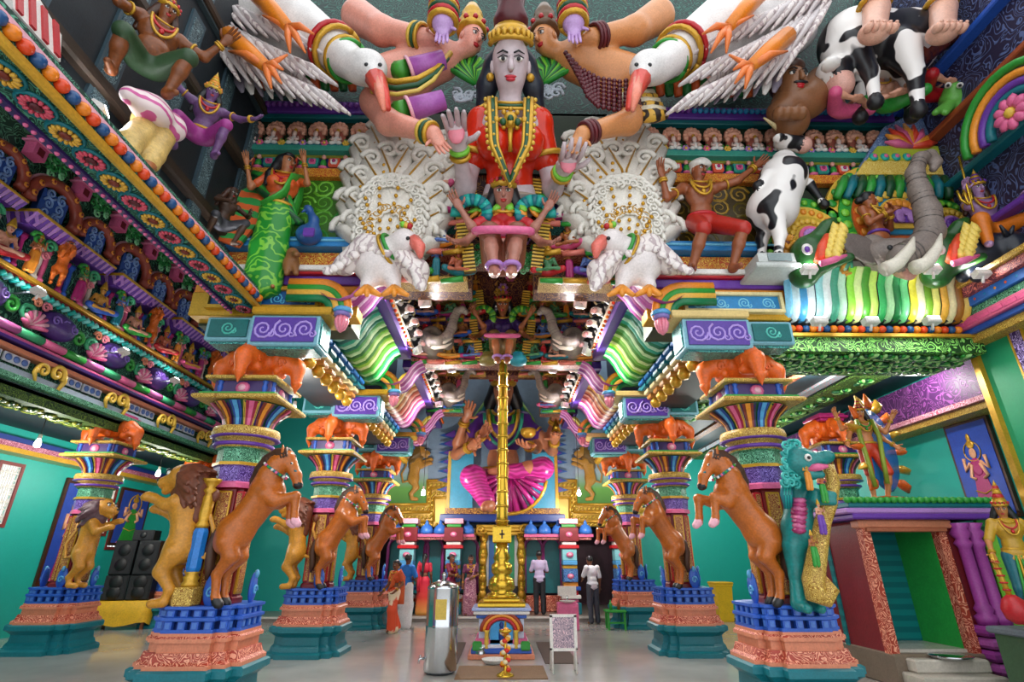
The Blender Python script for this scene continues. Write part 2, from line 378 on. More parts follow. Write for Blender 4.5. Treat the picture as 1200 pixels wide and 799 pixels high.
# ---- pillars ------------------------------------------------------------
def redent(a=1, b=.58, c=.82):
    q = [(a, b), (c, b), (c, c), (b, c), (b, a)]; out = []
    for k in range(4):
        ca, sa = [(1,0),(0,1),(-1,0),(0,-1)][k]; out += [(x*ca-y*sa, x*sa+y*ca) for x, y in q]
    return out
PLAN = redent(); OCT = [(math.cos(math.pi/8+i*math.pi/4)/math.cos(math.pi/8), math.sin(math.pi/8+i*math.pi/4)/math.cos(math.pi/8)) for i in range(8)]
FIL_GOLD = carved('8a2a20', 'e2b85e', 16, .35, .1, .35); FIL_SALM = carved('a83a28', 'f0a486', 7, .4, 0, .35); FIL_PURP = carved('46207c', 'a58ae0', 12, .4, 0, .35)
FIL_GREEN = carved('0f5a3c', '8ad8b0', 14, .4, 0, .3); FIL_BLUE = carved('16418c', '78b4ee', 12, .4, 0, .35); FIL_TEAL = carved('0a5a60', '63c8bc', 12, .4, 0, .35); FIL_YEL = carved('9a6a18', 'f0cf6a', 18, .4, 0, .4)
PB = {}
def pillar_meshes():
    m = MB(); m.loft(PLAN, [(.80,0),(.80,.07),(.72,.10),(.70,.16),(.66,.20),(.65,.32),(.72,.37),(.78,.40),(.78,.47),(.74,.49)]); PB['plinth'] = m.mesh('plinth', [TEAL])
    m = MB(); m.loft(PLAN, [(.72,.49),(.72,.53),(.67,.56),(.64,.64),(.60,.64),(.60,.74),(.645,.74),(.645,.78),(.61,.80),(.61,.83)], mis=[0,1,1,1,0,1,0,1,0,0]); PB['moulding'] = m.mesh('moulding', [SALMON, FIL_SALM])
    m = MB(); m.loft(PLAN, [(.60,.83),(.60,.865)]); m.loft(PLAN, [(.60,.945),(.62,.955),(.62,.985),(.58,.995)]); m.loft(PLAN, [(.58,1.06),(.61,1.07),(.61,1.1)]); m.loft(PLAN, [(.5,.83),(.5,1.09)], 1); PB['rail'] = m.mesh('rail', [BLUE, DBLUE])
    m = MB(); m.box((0,0,0), (.1,.07,.085)); m.box((0,-.036,0), (.06,.012,.06), 1); PB['baluster'] = m.mesh('baluster', [BLUE, paint('4a78cc')])
    m = MB(); m.loft(redent(1,.5,.8), [(.33,1.1),(.33,1.16),(.30,1.18),(.29,2.42),(.33,2.44)]); PB['shaft'] = m.mesh('shaft', [DRED])
    m = MB(); m.box((0,0,.62), (.21,.03,1.2), 1, bev=.01); m.box((0,-.012,.62), (.16,.02,1.15)); PB['shaft_panel'] = m.mesh('shaft_panel', [FIL_GOLD, GOLD])
    m = MB(); m.box((0,0,.62), (.10,.03,1.2), 1, bev=.01); m.box((0,-.012,.62), (.07,.02,1.15)); PB['corner_panel'] = m.mesh('corner_panel', [FIL_GOLD, RED])
    m = MB()
    m.loft(OCT, [(.36,2.44),(.36,2.50),(.33,2.52),(.35,2.70),(.38,2.72)], mis=[1,1,0,0,0]); PB['purple_band'] = m.mesh('carved_band', [FIL_PURP, PINK])
    m = MB(); m.loft(OCT, [(.38,2.72),(.38,2.76),(.34,2.77),(.34,2.93),(.39,2.95)], mis=[1,1,0,0,0]); PB['green_band'] = m.mesh('carved_band', [FIL_GREEN, GOLD])
    m = MB(); m.lathe([(.40,2.95),(.42,3.0),(.36,3.02),(.36,3.06),(.50,3.10),(.52,3.16),(.50,3.22),(.38,3.24)], 24, mi=0); PB['ring'] = m.mesh('ring_moulding', [FIL_YEL])
    m = MB(); m.lathe([(.45,2.975),(.47,3.0),(.45,3.02)], 24); m.lathe([(.49,3.085),(.535,3.10),(.49,3.115)], 24); PB['ring_edge'] = m.mesh('ring_edge', [PURPLE])
    m = MB(); m.lathe([(.34,3.24),(.36,3.32),(.45,3.44),(.60,3.52),(.60,3.55)], 24, mi=0); PB['capital'] = m.mesh('capital', [DGREEN])
    m = MB()
    for w, dd, mi in ((.1,0,0),(.068,.02,1),(.03,.035,2)):
        v = []; 
        for t, rr, z in ((0,.35,3.25),(.3,.38,3.34),(.65,.47,3.44),(1,.60,3.53)):
            ww = w*(.7+.6*t); v += [(-ww,-rr-dd,z-dd*.3),(ww,-rr-dd,z-dd*.3)]
        m.add(v, [(0,1,3,2),(2,3,5,4),(4,5,7,6)], mi)
    PB['petal'] = m.mesh('petal', [DGREEN, paint('2a4a9a'), LBLUE]); PB['petal2'] = m.mesh('petal', [YEL, paint('a8284a'), PINK]); PB['petal3'] = m.mesh('petal', [DPURP, paint('8a3a30'), ORNG2])
    m = MB(); m.box((0,0,3.575), (1.34,1.34,.06), bev=.02); m.box((0,0,3.62), (1.2,1.2,.04), 1); PB['slab'] = m.mesh('slab', [FIL_YEL, GREEN])
    m = MB(); m.box((0,0,3.73), (.9,.9,.2), 0); m.box((0,0,3.86), (1.14,1.14,.05), 1, bev=.015); PB['neck_block'] = m.mesh('neck_block', [DPURP, FIL_YEL])
    m = MB(); m.ball((0,0,0), (.12,.04,.085), 10, 0); m.ball((0,-.02,0), (.07,.035,.05), 8, 1); PB['oval'] = m.mesh('oval_boss', [PINK, LPINK])
    m = MB(); m.lathe([(.035,-.1),(.05,-.08),(.03,-.05),(.05,0),(.03,.05),(.05,.08),(.035,.1)], 8); PB['post'] = m.mesh('post', [BLUE])
    # orange bracket: rounded arms with drooping ends and pointed pendants, a muzzle to front and back
    pr = [ell((0,0,.36), (.27,.27,.2))]
    for k in range(4):
        ca, sa = [(1,0),(0,1),(-1,0),(0,-1)][k]; L = .70 if k % 2 == 0 else .68; q = lambda r, u, z: (r*ca-u*sa, r*sa+u*ca, z)
        pr += [seg(q(.1,0,.36), q(L*.62,0,.36), .19, .16), seg(q(L*.62,0,.36), q(L*.92,0,.27), .17, .13), seg(q(L*.92,0,.26), q(L*.95,0,.08), .13, .09), ell(q(L*.45,0,.42), (.1 if k % 2 == 0 else .2, .2 if k % 2 == 0 else .1, .16)), seg(q(L*.5,-.12,.2), q(L*.5,.12,.2), .07, .07)]
    m = MB(); sdf_add(m, pr, h=.022, k=.05)
    for k in range(4):
        ca, sa = [(1,0),(0,1),(-1,0),(0,-1)][k]; L = .67 if k % 2 == 0 else .65; m.lathe([(.0,-.14),(.04,-.07),(.085,-.01),(.1,.03),(.07,.06)], 8, (L*ca, L*sa, .02), 0)
        for s_ in (-1, 1): m.spiral((L*.62*ca-s_*.17*sa, L*.62*sa+s_*.17*ca, .3), .08, 1.2, .02, 0, 'y' if k % 2 == 0 else 'x', 1, 0, 5, 10)
    PB['bracket'] = m.mesh('bracket', [ORANGE])
    m = MB(); 
    for i, (w, h) in enumerate(((.62,.06),(.78,.06),(.66,.05))): m.box((0,0,.54+i*.055), (w,w,h), 0, bev=.012)
    PB['cap_block'] = m.mesh('cap_block', [MAG])
    m = MB(); m.ball((0,0,.12), (.09,.03,.14), 10, 0); m.spiral((0,-.03,.1), .05, 1.3, .014, 1, 'y', 1, 0, 5, 10); m.ball((0,-.02,.24), (.03,.03,.04), 6, 1); PB['crest'] = m.mesh('crest_panel', [BLUE, LBLUE])
pillar_meshes()
def pillar(x, y, label, group='carved pillars of the hall', full=True, s=1.0):
    t = empty('carved_pillar', (x, y, 0), 0, label, 'pillar', group, None, (.83, .83, 1))
    for k in ('plinth', 'moulding', 'rail', 'shaft', 'purple_band', 'green_band', 'ring', 'ring_edge', 'capital', 'slab', 'neck_block', 'bracket', 'cap_block'):
        o = inst(PB[k].name.split('.')[0], PB[k], t)
        if k in ('bracket', 'cap_block'): o.location.z = 3.87
        if k == 'shaft': sh = o
        if k == 'rail': rl = o
        if k == 'capital': cp = o
        if k == 'neck_block': nb = o
    for k in range(4):
        a = k*math.pi/2
        for r, u in ((.3, 0),):
            inst('shaft_panel', PB['shaft_panel'], sh, (math.sin(a)*.315, -math.cos(a)*.315, 1.18), (0, 0, a))
        for sgn in (-1, 1):
            p = Matrix.Rotation(a, 3, 'Z') @ Vector((sgn*.20, -.25, 1.18)); inst('corner_panel', PB['corner_panel'], sh, p, (0, 0, a))
        for z, sc in ((.905, 1), (1.025, .97)):
            for u in (-.27, -.09, .09, .27):
                p = Matrix.Rotation(a, 3, 'Z') @ Vector((u, -.565*sc, z)); inst('baluster', PB['baluster'], rl, p, (0, 0, a), (1,1,1 if z < 1 else .8))
            for u in (-.43, .43):
                p = Matrix.Rotation(a, 3, 'Z') @ Vector((u*sc, -.465*sc, z)); inst('baluster', PB['baluster'], rl, p, (0, 0, a), (1,1,1 if z < 1 else .8))
        inst('oval_boss', PB['oval'], nb, Matrix.Rotation(a, 3, 'Z') @ Vector((0,-.45,3.73)), (0,0,a))
        inst('crest_panel', PB['crest'], t, Matrix.Rotation(a, 3, 'Z') @ Vector((.16, -.46, 1.1)), (0,0,a), 1.35)
        for u in (-.36, .36): inst('post', PB['post'], nb, Matrix.Rotation(a, 3, 'Z') @ Vector((u,-.45,3.73)))
    for k in range(15): inst('petal', PB[('petal','petal2','petal3')[k % 3]], cp, (0,0,0), (0,0,k*2*math.pi/15))
    return t
pillars = {}
for sx, side in ((-1, 'left'), (1, 'right')):
    for i, y in enumerate(ROWY):
        lab = [['painted pillar carrying a horse, a rearing lion and a blue and gold post', 'painted nave pillar between the lion post pillar and the brass pole, horse on its face', 'painted nave pillar beside the woman in an orange sari, with a rearing horse'],
               ['painted pillar carrying a horse and a teal trunked beast', 'painted nave pillar in front of the yellow bin, with a rearing horse', 'painted nave pillar beside the green stool, with a rearing horse']][sx > 0][i]
        pillars[(sx, i)] = pillar(sx*ROWX, y, lab)
pillars['L2a'] = pillar(-8.5, 11.5, 'outer pillar with a lone rearing lion near the grilled window')
pillars['L2b'] = pillar(-8.5, 15.5, 'outer pillar behind the black loudspeaker stack')
pillars['R2'] = pillar(7.2, 11.3, 'outer pillar behind the small shrine, shaft half hidden')

# ---- left gallery: beam with coloured beads, dark wall over it, carved front behind ---------
mb = MB(); mb.box((-3.76, 3.55, 5.08), (.48, 6.7, .26), 0); mb.box((-3.53, 3.55, 4.95), (.07, 6.7, .09), 1, bev=.02); mb.box((-3.54, 3.55, 5.14), (.05, 6.7, .05), 2)
mb.box((-4.0, 3.55, 5.3), (.6, 6.7, .2), 3)
beamL = S('beam_left', mb, [carved('123c30', '5aa88a', 9, .45, 0, .15), GOLD, LPINK, DGREY])
BEAD = [MB().ball((0,0,0), .058, 12).mesh('bead', [paint(c, .25)]) for c in ('1d4f86', 'f0861c', 'e2481a', '7a3fa0', '2a8ac0')]
n = 0; y = 2.2
while y < 6.85: inst('bead', BEAD[n % 3], beamL, (-3.5, y, 5.05)); y += .114; n += 1
def rosette(c1, c2, c3, n=14, r=.15):
    m = MB(); m.lathe([(r*1.18,0),(r*1.2,.012),(r*1.05,.03),(r*.98,.012)], 20, mi=0)
    for i in range(n):
        a = 2*math.pi*i/n; m.ball((r*.7*math.cos(a), r*.7*math.sin(a), .02), (r*.28, r*.16, .022), 6, 1, (0,0,a))
    m.ball((0,0,.02), (r*.4, r*.4, .03), 10, 2); return m
MEDR = rosette(0,0,0).mesh('medallion', [TEAL, paint('e05068'), paint('5a1420')]); MEDY = rosette(0,0,0).mesh('medallion', [TEAL, paint('e8b13c'), paint('7a2a18')])
LEAFC = MB(); [LEAFC.spiral((.1*s, 0, 0), .07, 1.4, .016, 0, 'z', s, 0 if s > 0 else math.pi, 5, 10) for s in (-1, 1)]; LEAFM = LEAFC.mesh('scroll', [paint('8fd0b4')])
for i in range(16):
    yy = 2.3+i*.305
    inst('medallion', MEDR if i % 2 else MEDY, beamL, (-3.74, yy, 4.95), (math.pi, 0, 0), (.75, .9, 1)); inst('scroll', LEAFM, beamL, (-3.74, yy+.152, 4.945), (math.pi, 0, math.pi/2), .8)
mb = MB(); mb.box((-3.96, 3.55, 4.94), (.08, 6.7, .04), 0)
for i in range(80): mb.ball((-3.96, .4+i*.083, 4.915), .022, 6, 1)
o = mb.build('dotted_strip', [DPURP, PINK], beamL); o['kind'] = 'stuff'
# dark wall on the beam with pilasters, ledges
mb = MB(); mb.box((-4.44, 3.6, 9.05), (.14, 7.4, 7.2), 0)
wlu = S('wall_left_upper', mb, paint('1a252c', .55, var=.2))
mb = MB()
for z0, d in ((5.45, .16), (6.25, .12), (7.6, .16), (9.0, .14)): mb.box((-4.38, 3.6, z0), (d*2, 7.4, .12), 0, bev=.03); mb.box((-4.38, 3.6, z0+.1), (d*1.4, 7.4, .06), 0)
mb.build('ledge', paint('3a2c20', .6), wlu)
PIL = MB(); PIL.box((0,0,0), (.06,.3,3.0), 0); PIL.box((.03,0,0), (.03,.2,2.8), 1); PIL = PIL.mesh('pilaster', [paint('3f5560', .5), carved('2f444c', '7f9aa0', 12, .5, 0, .3)])
for i in range(7): inst('pilaster', PIL, wlu, (-4.36, 1.4+i*.95, 7.2))
for i in range(7): inst('pilaster', PIL, wlu, (-4.36, 1.4+i*.95, 10.6))
# ---- carved front of the left gallery ---------------------------------------------------------
XL = -8.3
mb = MB(); mb.box((XL-.25, 11.5, 6.75), (.3, 12, 4.7), 0)
galL = S('wall_left_gallery', mb, [carved('12463a', '6ab894', 5, .5, 0, .1)])
mb = MB()
for z, h, d, mi in ((4.42,.10,.24,1),(4.52,.14,.16,2),(4.86,.08,.24,3),(4.96,.06,.30,0),(5.04,.05,.24,4),(6.05,.07,.30,5),(5.98,.05,.24,6),(8.85,.1,.4,5)):
    mb.box((XL-.1+d/2, 11.5, z), (d, 12, h), mi, bev=.01)
mb.build('string_course', [DPURP, FIL_GREEN, paint('b8c4d8'), SALMON, PINK, GOLD, DRED], galL)
# yellow curled trunks on the beam, white and blue panels between them
RING = MB(); RING.spiral((0,0,0), .17, 1.35, .05, 0, 'x', 1, -.6, 8, 20); RING.tube([(0,.17,0),(0,.2,-.1),(0,.12,-.28)], [.05,.045,.03], 8, 0); RING = RING.mesh('curled_trunk', [YEL])
PNL = MB(); PNL.box((0,0,0), (.03,.5,.16), 0, bev=.01)
for i in range(3): PNL.ball((.02,-.16+.16*i,0), (.02,.07,.06), 8, 1)
PNL = PNL.mesh('relief_panel', [paint('d8dce8'), paint('5a7ac0')])
for i in range(6):
    yy = 7.5+i*1.78
    inst('curled_trunk', RING, galL, (XL+.12, yy, 4.74), (0,0,0)); inst('curled_trunk', RING, galL, (XL+.12, yy-.3, 4.7), (0,0,math.pi), .8)
    for u in (.45, 1.0): inst('relief_panel', PNL, galL, (XL+.03, yy+u, 4.72))
# rope moulding of coloured tubes
RP = [MB().tube([(0,-.24,0),(0,.24,0)], .075, 10).mesh('rope_piece', [m]) for m in (PINK, GREEN, paint('c76aa8'), paint('45b37a'))]
for i in range(20): inst('rope_piece', RP[i % 4], galL, (XL+.12, 7.0+i*.5, 5.16))
# purple boulders with scrolls, pink shells, green scrolls
BLD = MB(); BLD.ball((0,0,0), (.2,.42,.26), 14); [BLD.spiral((.17,-.22+.22*i,.02), .1, 1.4, .022, 1, 'x', 1, i, 5, 10) for i in range(3)]; BLD = BLD.mesh('boulder', [paint('50307e'), paint('8a6cc4')])
SHL = MB(); [SHL.tube([(0,0,0),(.12,math.cos(a)*.14,math.sin(a)*.14),(.16,math.cos(a)*.26,math.sin(a)*.26)], [.05,.05,.03], 6, i % 2) for i, a in enumerate([k*math.pi/8 for k in range(9)])]; SHL = SHL.mesh('shell', [PINK, LPINK])
SCG = MB(); [SCG.spiral((.08, s*.16, 0), .16, 1.5, .045, i, 'x', s, 0 if s > 0 else math.pi, 7, 14) for i, s in enumerate((-1, 1))]; SCG = SCG.mesh('scroll', [GREEN, paint('3fae7a')])
SCS = MB(); [SCS.spiral((.08, s*.14, 0), .14, 1.5, .04, i, 'x', s, 0 if s > 0 else math.pi, 7, 14) for i, s in enumerate((-1, 1))]; SCS = SCS.mesh('scroll', [SALMON, paint('e07c8a')])
for i in range(7):
    yy = 7.5+i*1.5
    inst('boulder', BLD, galL, (XL+.05, yy, 5.56)); inst('scroll', SCG, galL, (XL+.06, yy+.6, 5.5)); inst('shell', SHL, galL, (XL+.02, yy+.95, 5.35)); inst('scroll', SCS, galL, (XL+.08, yy+.98, 5.75), (0,0,0), .7)
TQ = MB(); [TQ.tube([(0,-.3+.12*k,0),(.1,-.26+.12*k,.06)], .05, 6, k % 2) for k in range(6)]; TQ = TQ.mesh('turquoise_crest', [TURQ, paint('7fd8d0')])
for i in range(14): inst('turquoise_crest', TQ, galL, (XL+.1, 7.1+i*.76, 5.86))
# niche storeys: hanging cornices, blue scroll panels, red arches with rosettes
def arch_mesh(w, h, t, n=14):
    """horseshoe arch band in the y-z plane with rosettes"""
    m = MB(); pts = []
    for i in range(n+1):
        a = math.pi*(1.12-1.24*i/n); pts.append((.08, w*math.cos(a), h*.35+h*.65*max(-.4, math.sin(a))))
    m.tube(pts, t, 6, 0, True, 1.0)
    for i in range(1, n, 2):
        p = Vector(pts[i]); m.ball((p.x+t*.9, p.y, p.z), (.02, t*.55, t*.55), 8, 1); m.ball((p.x+t*.9+.015, p.y, p.z), (.015, t*.25, t*.25), 6, 2)
    q = [(p[1]*1.17, p[2]*1.1+.03) for p in pts]
    m.tube([(.06, a, b) for a, b in q], t*.28, 5, 3); return m
AR1 = arch_mesh(.52, .7, .11).mesh('arch', [paint('a84a38'), ORNG2, DRED, LPINK]); AR2 = arch_mesh(.4, .55, .09).mesh('arch', [paint('a84a38'), ORNG2, DRED, LPINK])
BPN = MB(); BPN.box((0,0,.3), (.12,.62,.62), 0, bev=.03); [BPN.spiral((.07, -.13+.26*(i % 2), .15+.2*(i//2)), .12, 1.5, .026, 1, 'x', 1 if i % 2 else -1, i*1.5, 5, 12) for i in range(6)]; BPN = BPN.mesh('blue_panel', [paint('2a56ae'), paint('8fb4ec')])
def cornice_mesh(w, d):
    m = MB(); m.box((d/2,0,.06), (d,w,.07), 0, bev=.015); m.box((d/2-.02,0,.10), (d-.1,w-.12,.05), 2)
    k = int(w/.075)
    for i in range(k):
        yy = -w/2+.04+i*(w-.08)/(k-1); m.add([(d-.01,yy-.036,.03),(d-.01,yy+.036,.03),(d-.16,yy+.03,-.14),(d-.16,yy-.03,-.14)], [(0,1,2,3)], 1+2*(i % 2))
    k = int(d/.075)
    for i in range(k):
        xx = .04+i*(d-.08)/(k-1)
        m.add([(xx-.036,-w/2+.01,.03),(xx+.036,-w/2+.01,.03),(xx+.03,-w/2+.12,-.14),(xx-.03,-w/2+.12,-.14)], [(0,1,2,3)], 1+2*(i % 2))
    m.box((d/2-.1,0,-.05), (d-.2,w-.22,.18), 3); return m.mesh('cornice', [GOLD, LILAC, PINK, PURPLE])
CO1 = cornice_mesh(1.05, .55)
PAG = MB(); PAG.box((0,0,.12), (.2,.26,.24), 0); PAG.box((.1,0,.11), (.02,.12,.14), 1)
for k in range(4): PAG.box((0,0,.27+k*.085), (.28-k*.05,.36-k*.07,.05), 0 if k % 2 else 2, bev=.012)
PAG.ball((0,0,.62), (.06,.06,.09), 8, 0); PAG = PAG.mesh('pagoda', [PINK, DRED, paint('f08cb4')])
BUSH = MB(); rr = random.Random(3)
for k in range(16): BUSH.spiral((rr.uniform(0,.1), rr.uniform(-.24,.24), rr.uniform(-.2,.24)), rr.uniform(.07,.12), 1.3, .028, k % 2, 'x', 1, rr.uniform(0,6), 5, 9)
BUSH = BUSH.mesh('scroll_bush', [paint('2f9a4a'), paint('8fdca0')])
CONE = MB(); CONE.lathe([(.10,0)]+[(.1-.012*k+(.018 if k % 2 else 0), .04+k*.055) for k in range(8)]+[(.0,.52)], 12); CONE = CONE.mesh('white_finial', [WHITE])
for i in range(10):
    yy = 7.0+i*1.08
    inst('arch', AR1 if i % 2 else AR2, galL, (XL-.02, yy, 7.28 if i % 2 else 7.35)); inst('blue_panel', BPN, galL, (XL-.02, yy, 7.2 if i % 2 else 7.25), (0,0,0), (1, .9 if i % 2 else .75, 1 if i % 2 else .85))
    inst('cornice', CO1, galL, (XL-.1, yy-.1, 6.98 if i % 2 else 7.05), (0,0,0), 1 if i % 2 else .85)
    inst('pagoda', PAG, galL, (XL+.1, yy+.35, 8.05)); inst('scroll_bush', BUSH, galL, (XL+.05, yy+.85 if i % 2 else yy+.75, 8.25), (0,0,0), .95)
    if i % 2 == 0: inst('white_finial', CONE, galL, (XL+.12, yy+1.08*.9, 8.4))
    # under the cornice: green and pink bracket scroll
    inst('scroll', SCG, galL, (XL+.18, yy-.1, 6.72), (0,0,0), .8); inst('scroll', SCS, galL, (XL+.22, yy-.1, 6.5), (0,0,0), .6)
# lower cornice of the outer row, vine band and dark painted soffit
mb = MB(); mb.box((-9.6, 11.5, 4.34), (2.6, 12, .1), 0); mb.box((-8.55, 11.5, 4.24), (.5, 12, .22), 1); mb.box((-10.6, 9, 3.75), (.4, 16, .1), 2); mb.box((-10.62, 9, 3.86), (.36, 16, .12), 3); mb.box((-10.65, 9, 3.98), (.3, 16, .12), 4)
vt = S('trim_1', mb, [paint('173238', .6, var=.3), carved('1c3c14', '6a8a2c', 8, .6, 0, .3), GOLD, carved('8a3050', 'd89ab0', 12, .5, 0, .4), DBLUE])
mb = MB(); mb.box((-7.6, 8, 9.0), (6.6, 20, .2)); S('ceiling_left', mb, paint('3a4a50', .6))

LEAFY = MB()
for k in range(12):
    a = k*.55; LEAFY.ball((.15*math.cos(a)*(k/12), .15*math.sin(a)*(k/12), -.02), (.1,.045,.03), 6, k % 3, (0,0,a))
LEAFY = LEAFY.mesh('leaf_cluster', [paint('5a7a1c'), paint('a8a83c'), paint('2c4a14')])
for i in range(26):
    for j in range(3): inst('leaf_cluster', LEAFY, vt, (-8.62-.3*j, 6.6+i*.36, 4.27 if j else 4.12), (0,0,i*1.7+j), 1.0)
# ---- the tall carved front (faces the camera) ------------------------------------------------
XA, XB = -4.6, 7.15
mb = MB()
for x0, x1 in ((XA, -2.3), (2.3, XB)): mb.box(((x0+x1)/2, YF+.35, 7.0), (x1-x0, .5, 4.3), 0)
mb.box(((XA+XB)/2+.4, YF+.35, 11.1), (XB-XA+.8, .5, 3.9), 1); mb.box((0, YF+.35, 8.5), (4.7, .5, 1.4), 0)
wf = S('wall_front', mb, [paint('2a3a24', .55, var=.2), carved('10302c', '2a6658', 4, .5, 0, .1)])
def band(z0, z1, d, mat, x0, x1, name='string_course'):
    m = MB(); m.box(((x0+x1)/2, YF+.1-d/2, (z0+z1)/2), (x1-x0, d, z1-z0), 0, bev=.012); return m.build(name, [mat], wf)
sides = ((XA, -2.15), (2.15, XB))
Z = {k: zf(k) for k in (128, 139, 175, 180, 197, 208, 285, 295, 320, 328, 340, 350, 366, 375)}
for x0, x1 in sides:
    L_ = x0 < 0
    band(zf(134), zf(121), .16, PURPLE, x0, x1); band(zf(139), zf(134), .12, DTEAL, x0, x1)
    band(zf(181), zf(175), .22, paint('3fa08c'), x0, x1); band(zf(198), zf(181), .06, paint('23306a'), x0, x1); band(zf(184), zf(181), .10, paint('8a8a2c'), x0, x1)
    band(zf(208), zf(198), .14, carved('c8501c', 'f2c23c', 16, .4, 0, .4), x0, x1)
    band(zf(296), zf(285), .30, paint('2a86c8'), x0, x1); band(zf(291), zf(289), .34, paint('7fd0f0'), x0, x1)
    band(zf(321), zf(297), .14, carved('c8561c', 'f6cf5a', 9, .4, 0, .3), x0, x1)
    band(zf(328), zf(322), .42, WHITE, x0, x1); band(zf(331), zf(328), .38, RED, x0, x1); band(zf(341), zf(331), .32, PURPLE, x0, x1)
    if L_:
        band(zf(350), zf(341), .28, ORNG2, x0, x1); band(zf(377), zf(350), .3, GOLD, x0, x1)
    # purple bead row and niches
    k = int((x1-x0)/.105)
    for i in range(k): inst('bead', BEAD[3] if L_ or i < 12 else BEAD[4], wf, (x0+.05+i*.105, YF-.1, zf(127.5)), (0,0,0), .85)
NCH = MB()
for i in range(9):
    a = math.pi*(-.12+1.24*i/8); NCH.ball((.125*math.cos(a), .0, .36+.125*math.sin(a)), (.05,.05,.045), 7, 0)
NCH.lathe([(.15,0),(.15,.04)], 12, (0,.06,.36), 0, True, None); NCH.box((0,.05,.3), (.24,.06,.3), 1)
for s in (-1,1): NCH.ball((s*.14,0,.12), (.04,.04,.09), 6, 3)
NCH.box((0,0,.035), (.34,.14,.05), 2); NCH = NCH.mesh('niche', [paint('e8a88c'), paint('b86a5a'), TEAL, GREEN])
NFG = MB(); NFG.ball((0,-.03,.13), (.07,.05,.08), 8, 0); NFG.ball((0,-.04,.25), (.045,.04,.055), 8, 1); NFG.ball((0,-.02,.32), (.035,.035,.05), 7, 2)
for s in (-1,1): NFG.tube([(s*.06,-.03,.2),(s*.09,-.06,.13),(s*.03,-.09,.11)], .02, 5, 1); NFG.ball((s*.06,-.06,.07), (.06,.04,.03), 6, 0)
NFG = NFG.mesh('seated_figure', [WHITE, paint('f0d0c4'), GOLD])
FLW = MB(); FLW.ball((0,-.05,.03), (.03,.03,.03), 6, 1); [FLW.ball((.045*math.cos(a),-.04,.035+.045*math.sin(a)), (.026,.02,.026), 6, 0) for a in [i*math.pi/3 for i in range(6)]]
FLWM = [FLW.mesh('flower', [m, YEL]) for m in (PINK, YEL, LILAC)]
SQP = MB(); SQP.box((0,0,0), (.17,.06,.17), 0, bev=.02); SQP.box((0,-.03,0), (.1,.04,.1), 1, bev=.02); SQP.ball((0,-.05,0), .03, 6, 2)
SQPM = [SQP.mesh('square_panel', ms) for ms in ([paint('e85a3c'), WHITE, MAG], [paint('2f9a8c'), PINK, MAG])]
FGN = MB(); FGN.ball((0,0,-.03), (.05,.04,.075), 7, 0); FGN.ball((0,-.01,.075), (.035,.035,.04), 7, 1); FGN.ball((0,0,-.1), (.07,.045,.03), 7, 2); FGN = FGN.mesh('figurine', [GREEN, paint('f0a89a'), PINK])
NP = .37
for i in range(32):
    x = XA+.2+i*NP
    if -2.2 < x < 2.2: continue
    nc = inst('niche', NCH, wf, (x, YF-.02, zf(176)), (0,0,0), (1,1,1.18)); inst('seated_figure', NFG, nc, (0,-.02,0)); inst('flower', FLWM[i % 3], wf, (x+NP/2, YF-.06, zf(176)+.04))
    inst('square_panel', SQPM[i % 2], wf, (x, YF+.02, zf(189.5)), (0,0,0), 1.15); inst('figurine', FGN, wf, (x+NP/2, YF, zf(189.5)), (0,0,0), 1.2)
# scroll-carved fields between the ledges
def scroll_field(x0, x1, z0, z1, cols, y=YF+.08, size=.17, seed=1, name='scroll'):
    r = random.Random(seed); nx = max(1, int((x1-x0)/(size*1.75))); nz = max(1, int((z1-z0)/(size*1.75))); ms = []
    for c in cols:
        ms.append([MB().spiral((0,0,0), size, 1.7, size*.19, 0, 'y', s, a, 6, 16).mesh('scroll', [c]) for s, a in ((1,0),(-1,2),(1,4))])
    for i in range(nx):
        for j in range(nz):
            t = (i/max(1,nx-1)*.5+(1-j/max(1,nz-1))*.5)*len(cols); c = cols[0]; q = ms[min(len(cols)-1, int(t))]
            inst(name, q[r.randrange(3)], wf, (x0+(i+.5)*(x1-x0)/nx+r.uniform(-.04,.04), y, z0+(j+.5)*(z1-z0)/nz+r.uniform(-.03,.03)), (0, r.uniform(-.5,.5), 0), r.uniform(.85,1.15))
band(zf(285), zf(208), .04, paint('3f7a1c'), XA, -2.15, 'carved_field'); scroll_field(XA+.1, -2.5, zf(284), zf(209), [paint('e0c83c'), LGREEN, paint('5fae2c'), GREEN])
band(zf(285), zf(208), .04, paint('4a3a10'), 2.15, 4.2, 'carved_field'); scroll_field(2.5, 4.2, zf(284), zf(209), [paint('8a6a18'), paint('b8902c'), paint('6a5a14')], seed=2)
# left: framed blue scroll panel
def framed_scroll(x0, x1, z0, z1, y, ground, line, n, parent, fr=None, r=None):
    m = MB(); m.box(((x0+x1)/2, y+.03, (z0+z1)/2), (x1-x0, .06, z1-z0)); o = m.build('scroll_panel', [ground], parent)
    r = r or (z1-z0)*.4
    for i in range(n):
        s = MB().spiral((0,0,0), r, 1.8, r*.13, 0, 'y', 1 if i % 2 else -1, i*2, 6, 18)
        s.spiral((r*.8, 0, -r*.5), r*.4, 1.2, r*.1, 0, 'y', -1, 1, 5, 8)
        s.build('scroll', [line], o, (x0+(i+.5)*(x1-x0)/n, y, (z0+z1)/2))
    if fr:
        f = MB(); t = .05
        for a, b, c, d in ((x0-t,x1+t,z0-t,z0),(x0-t,x1+t,z1,z1+t),(x0-t,x0,z0,z1),(x1,x1+t,z0,z1)): f.box(((a+b)/2, y, (c+d)/2), (b-a, .1, d-c))
        f.build('frame', [fr], o)
    return o
framed_scroll(-4.3, -2.75, zf(367), zf(350), YF-.24, paint('1a5a9a'), paint('5ac0e8'), 4, wf, GOLD)
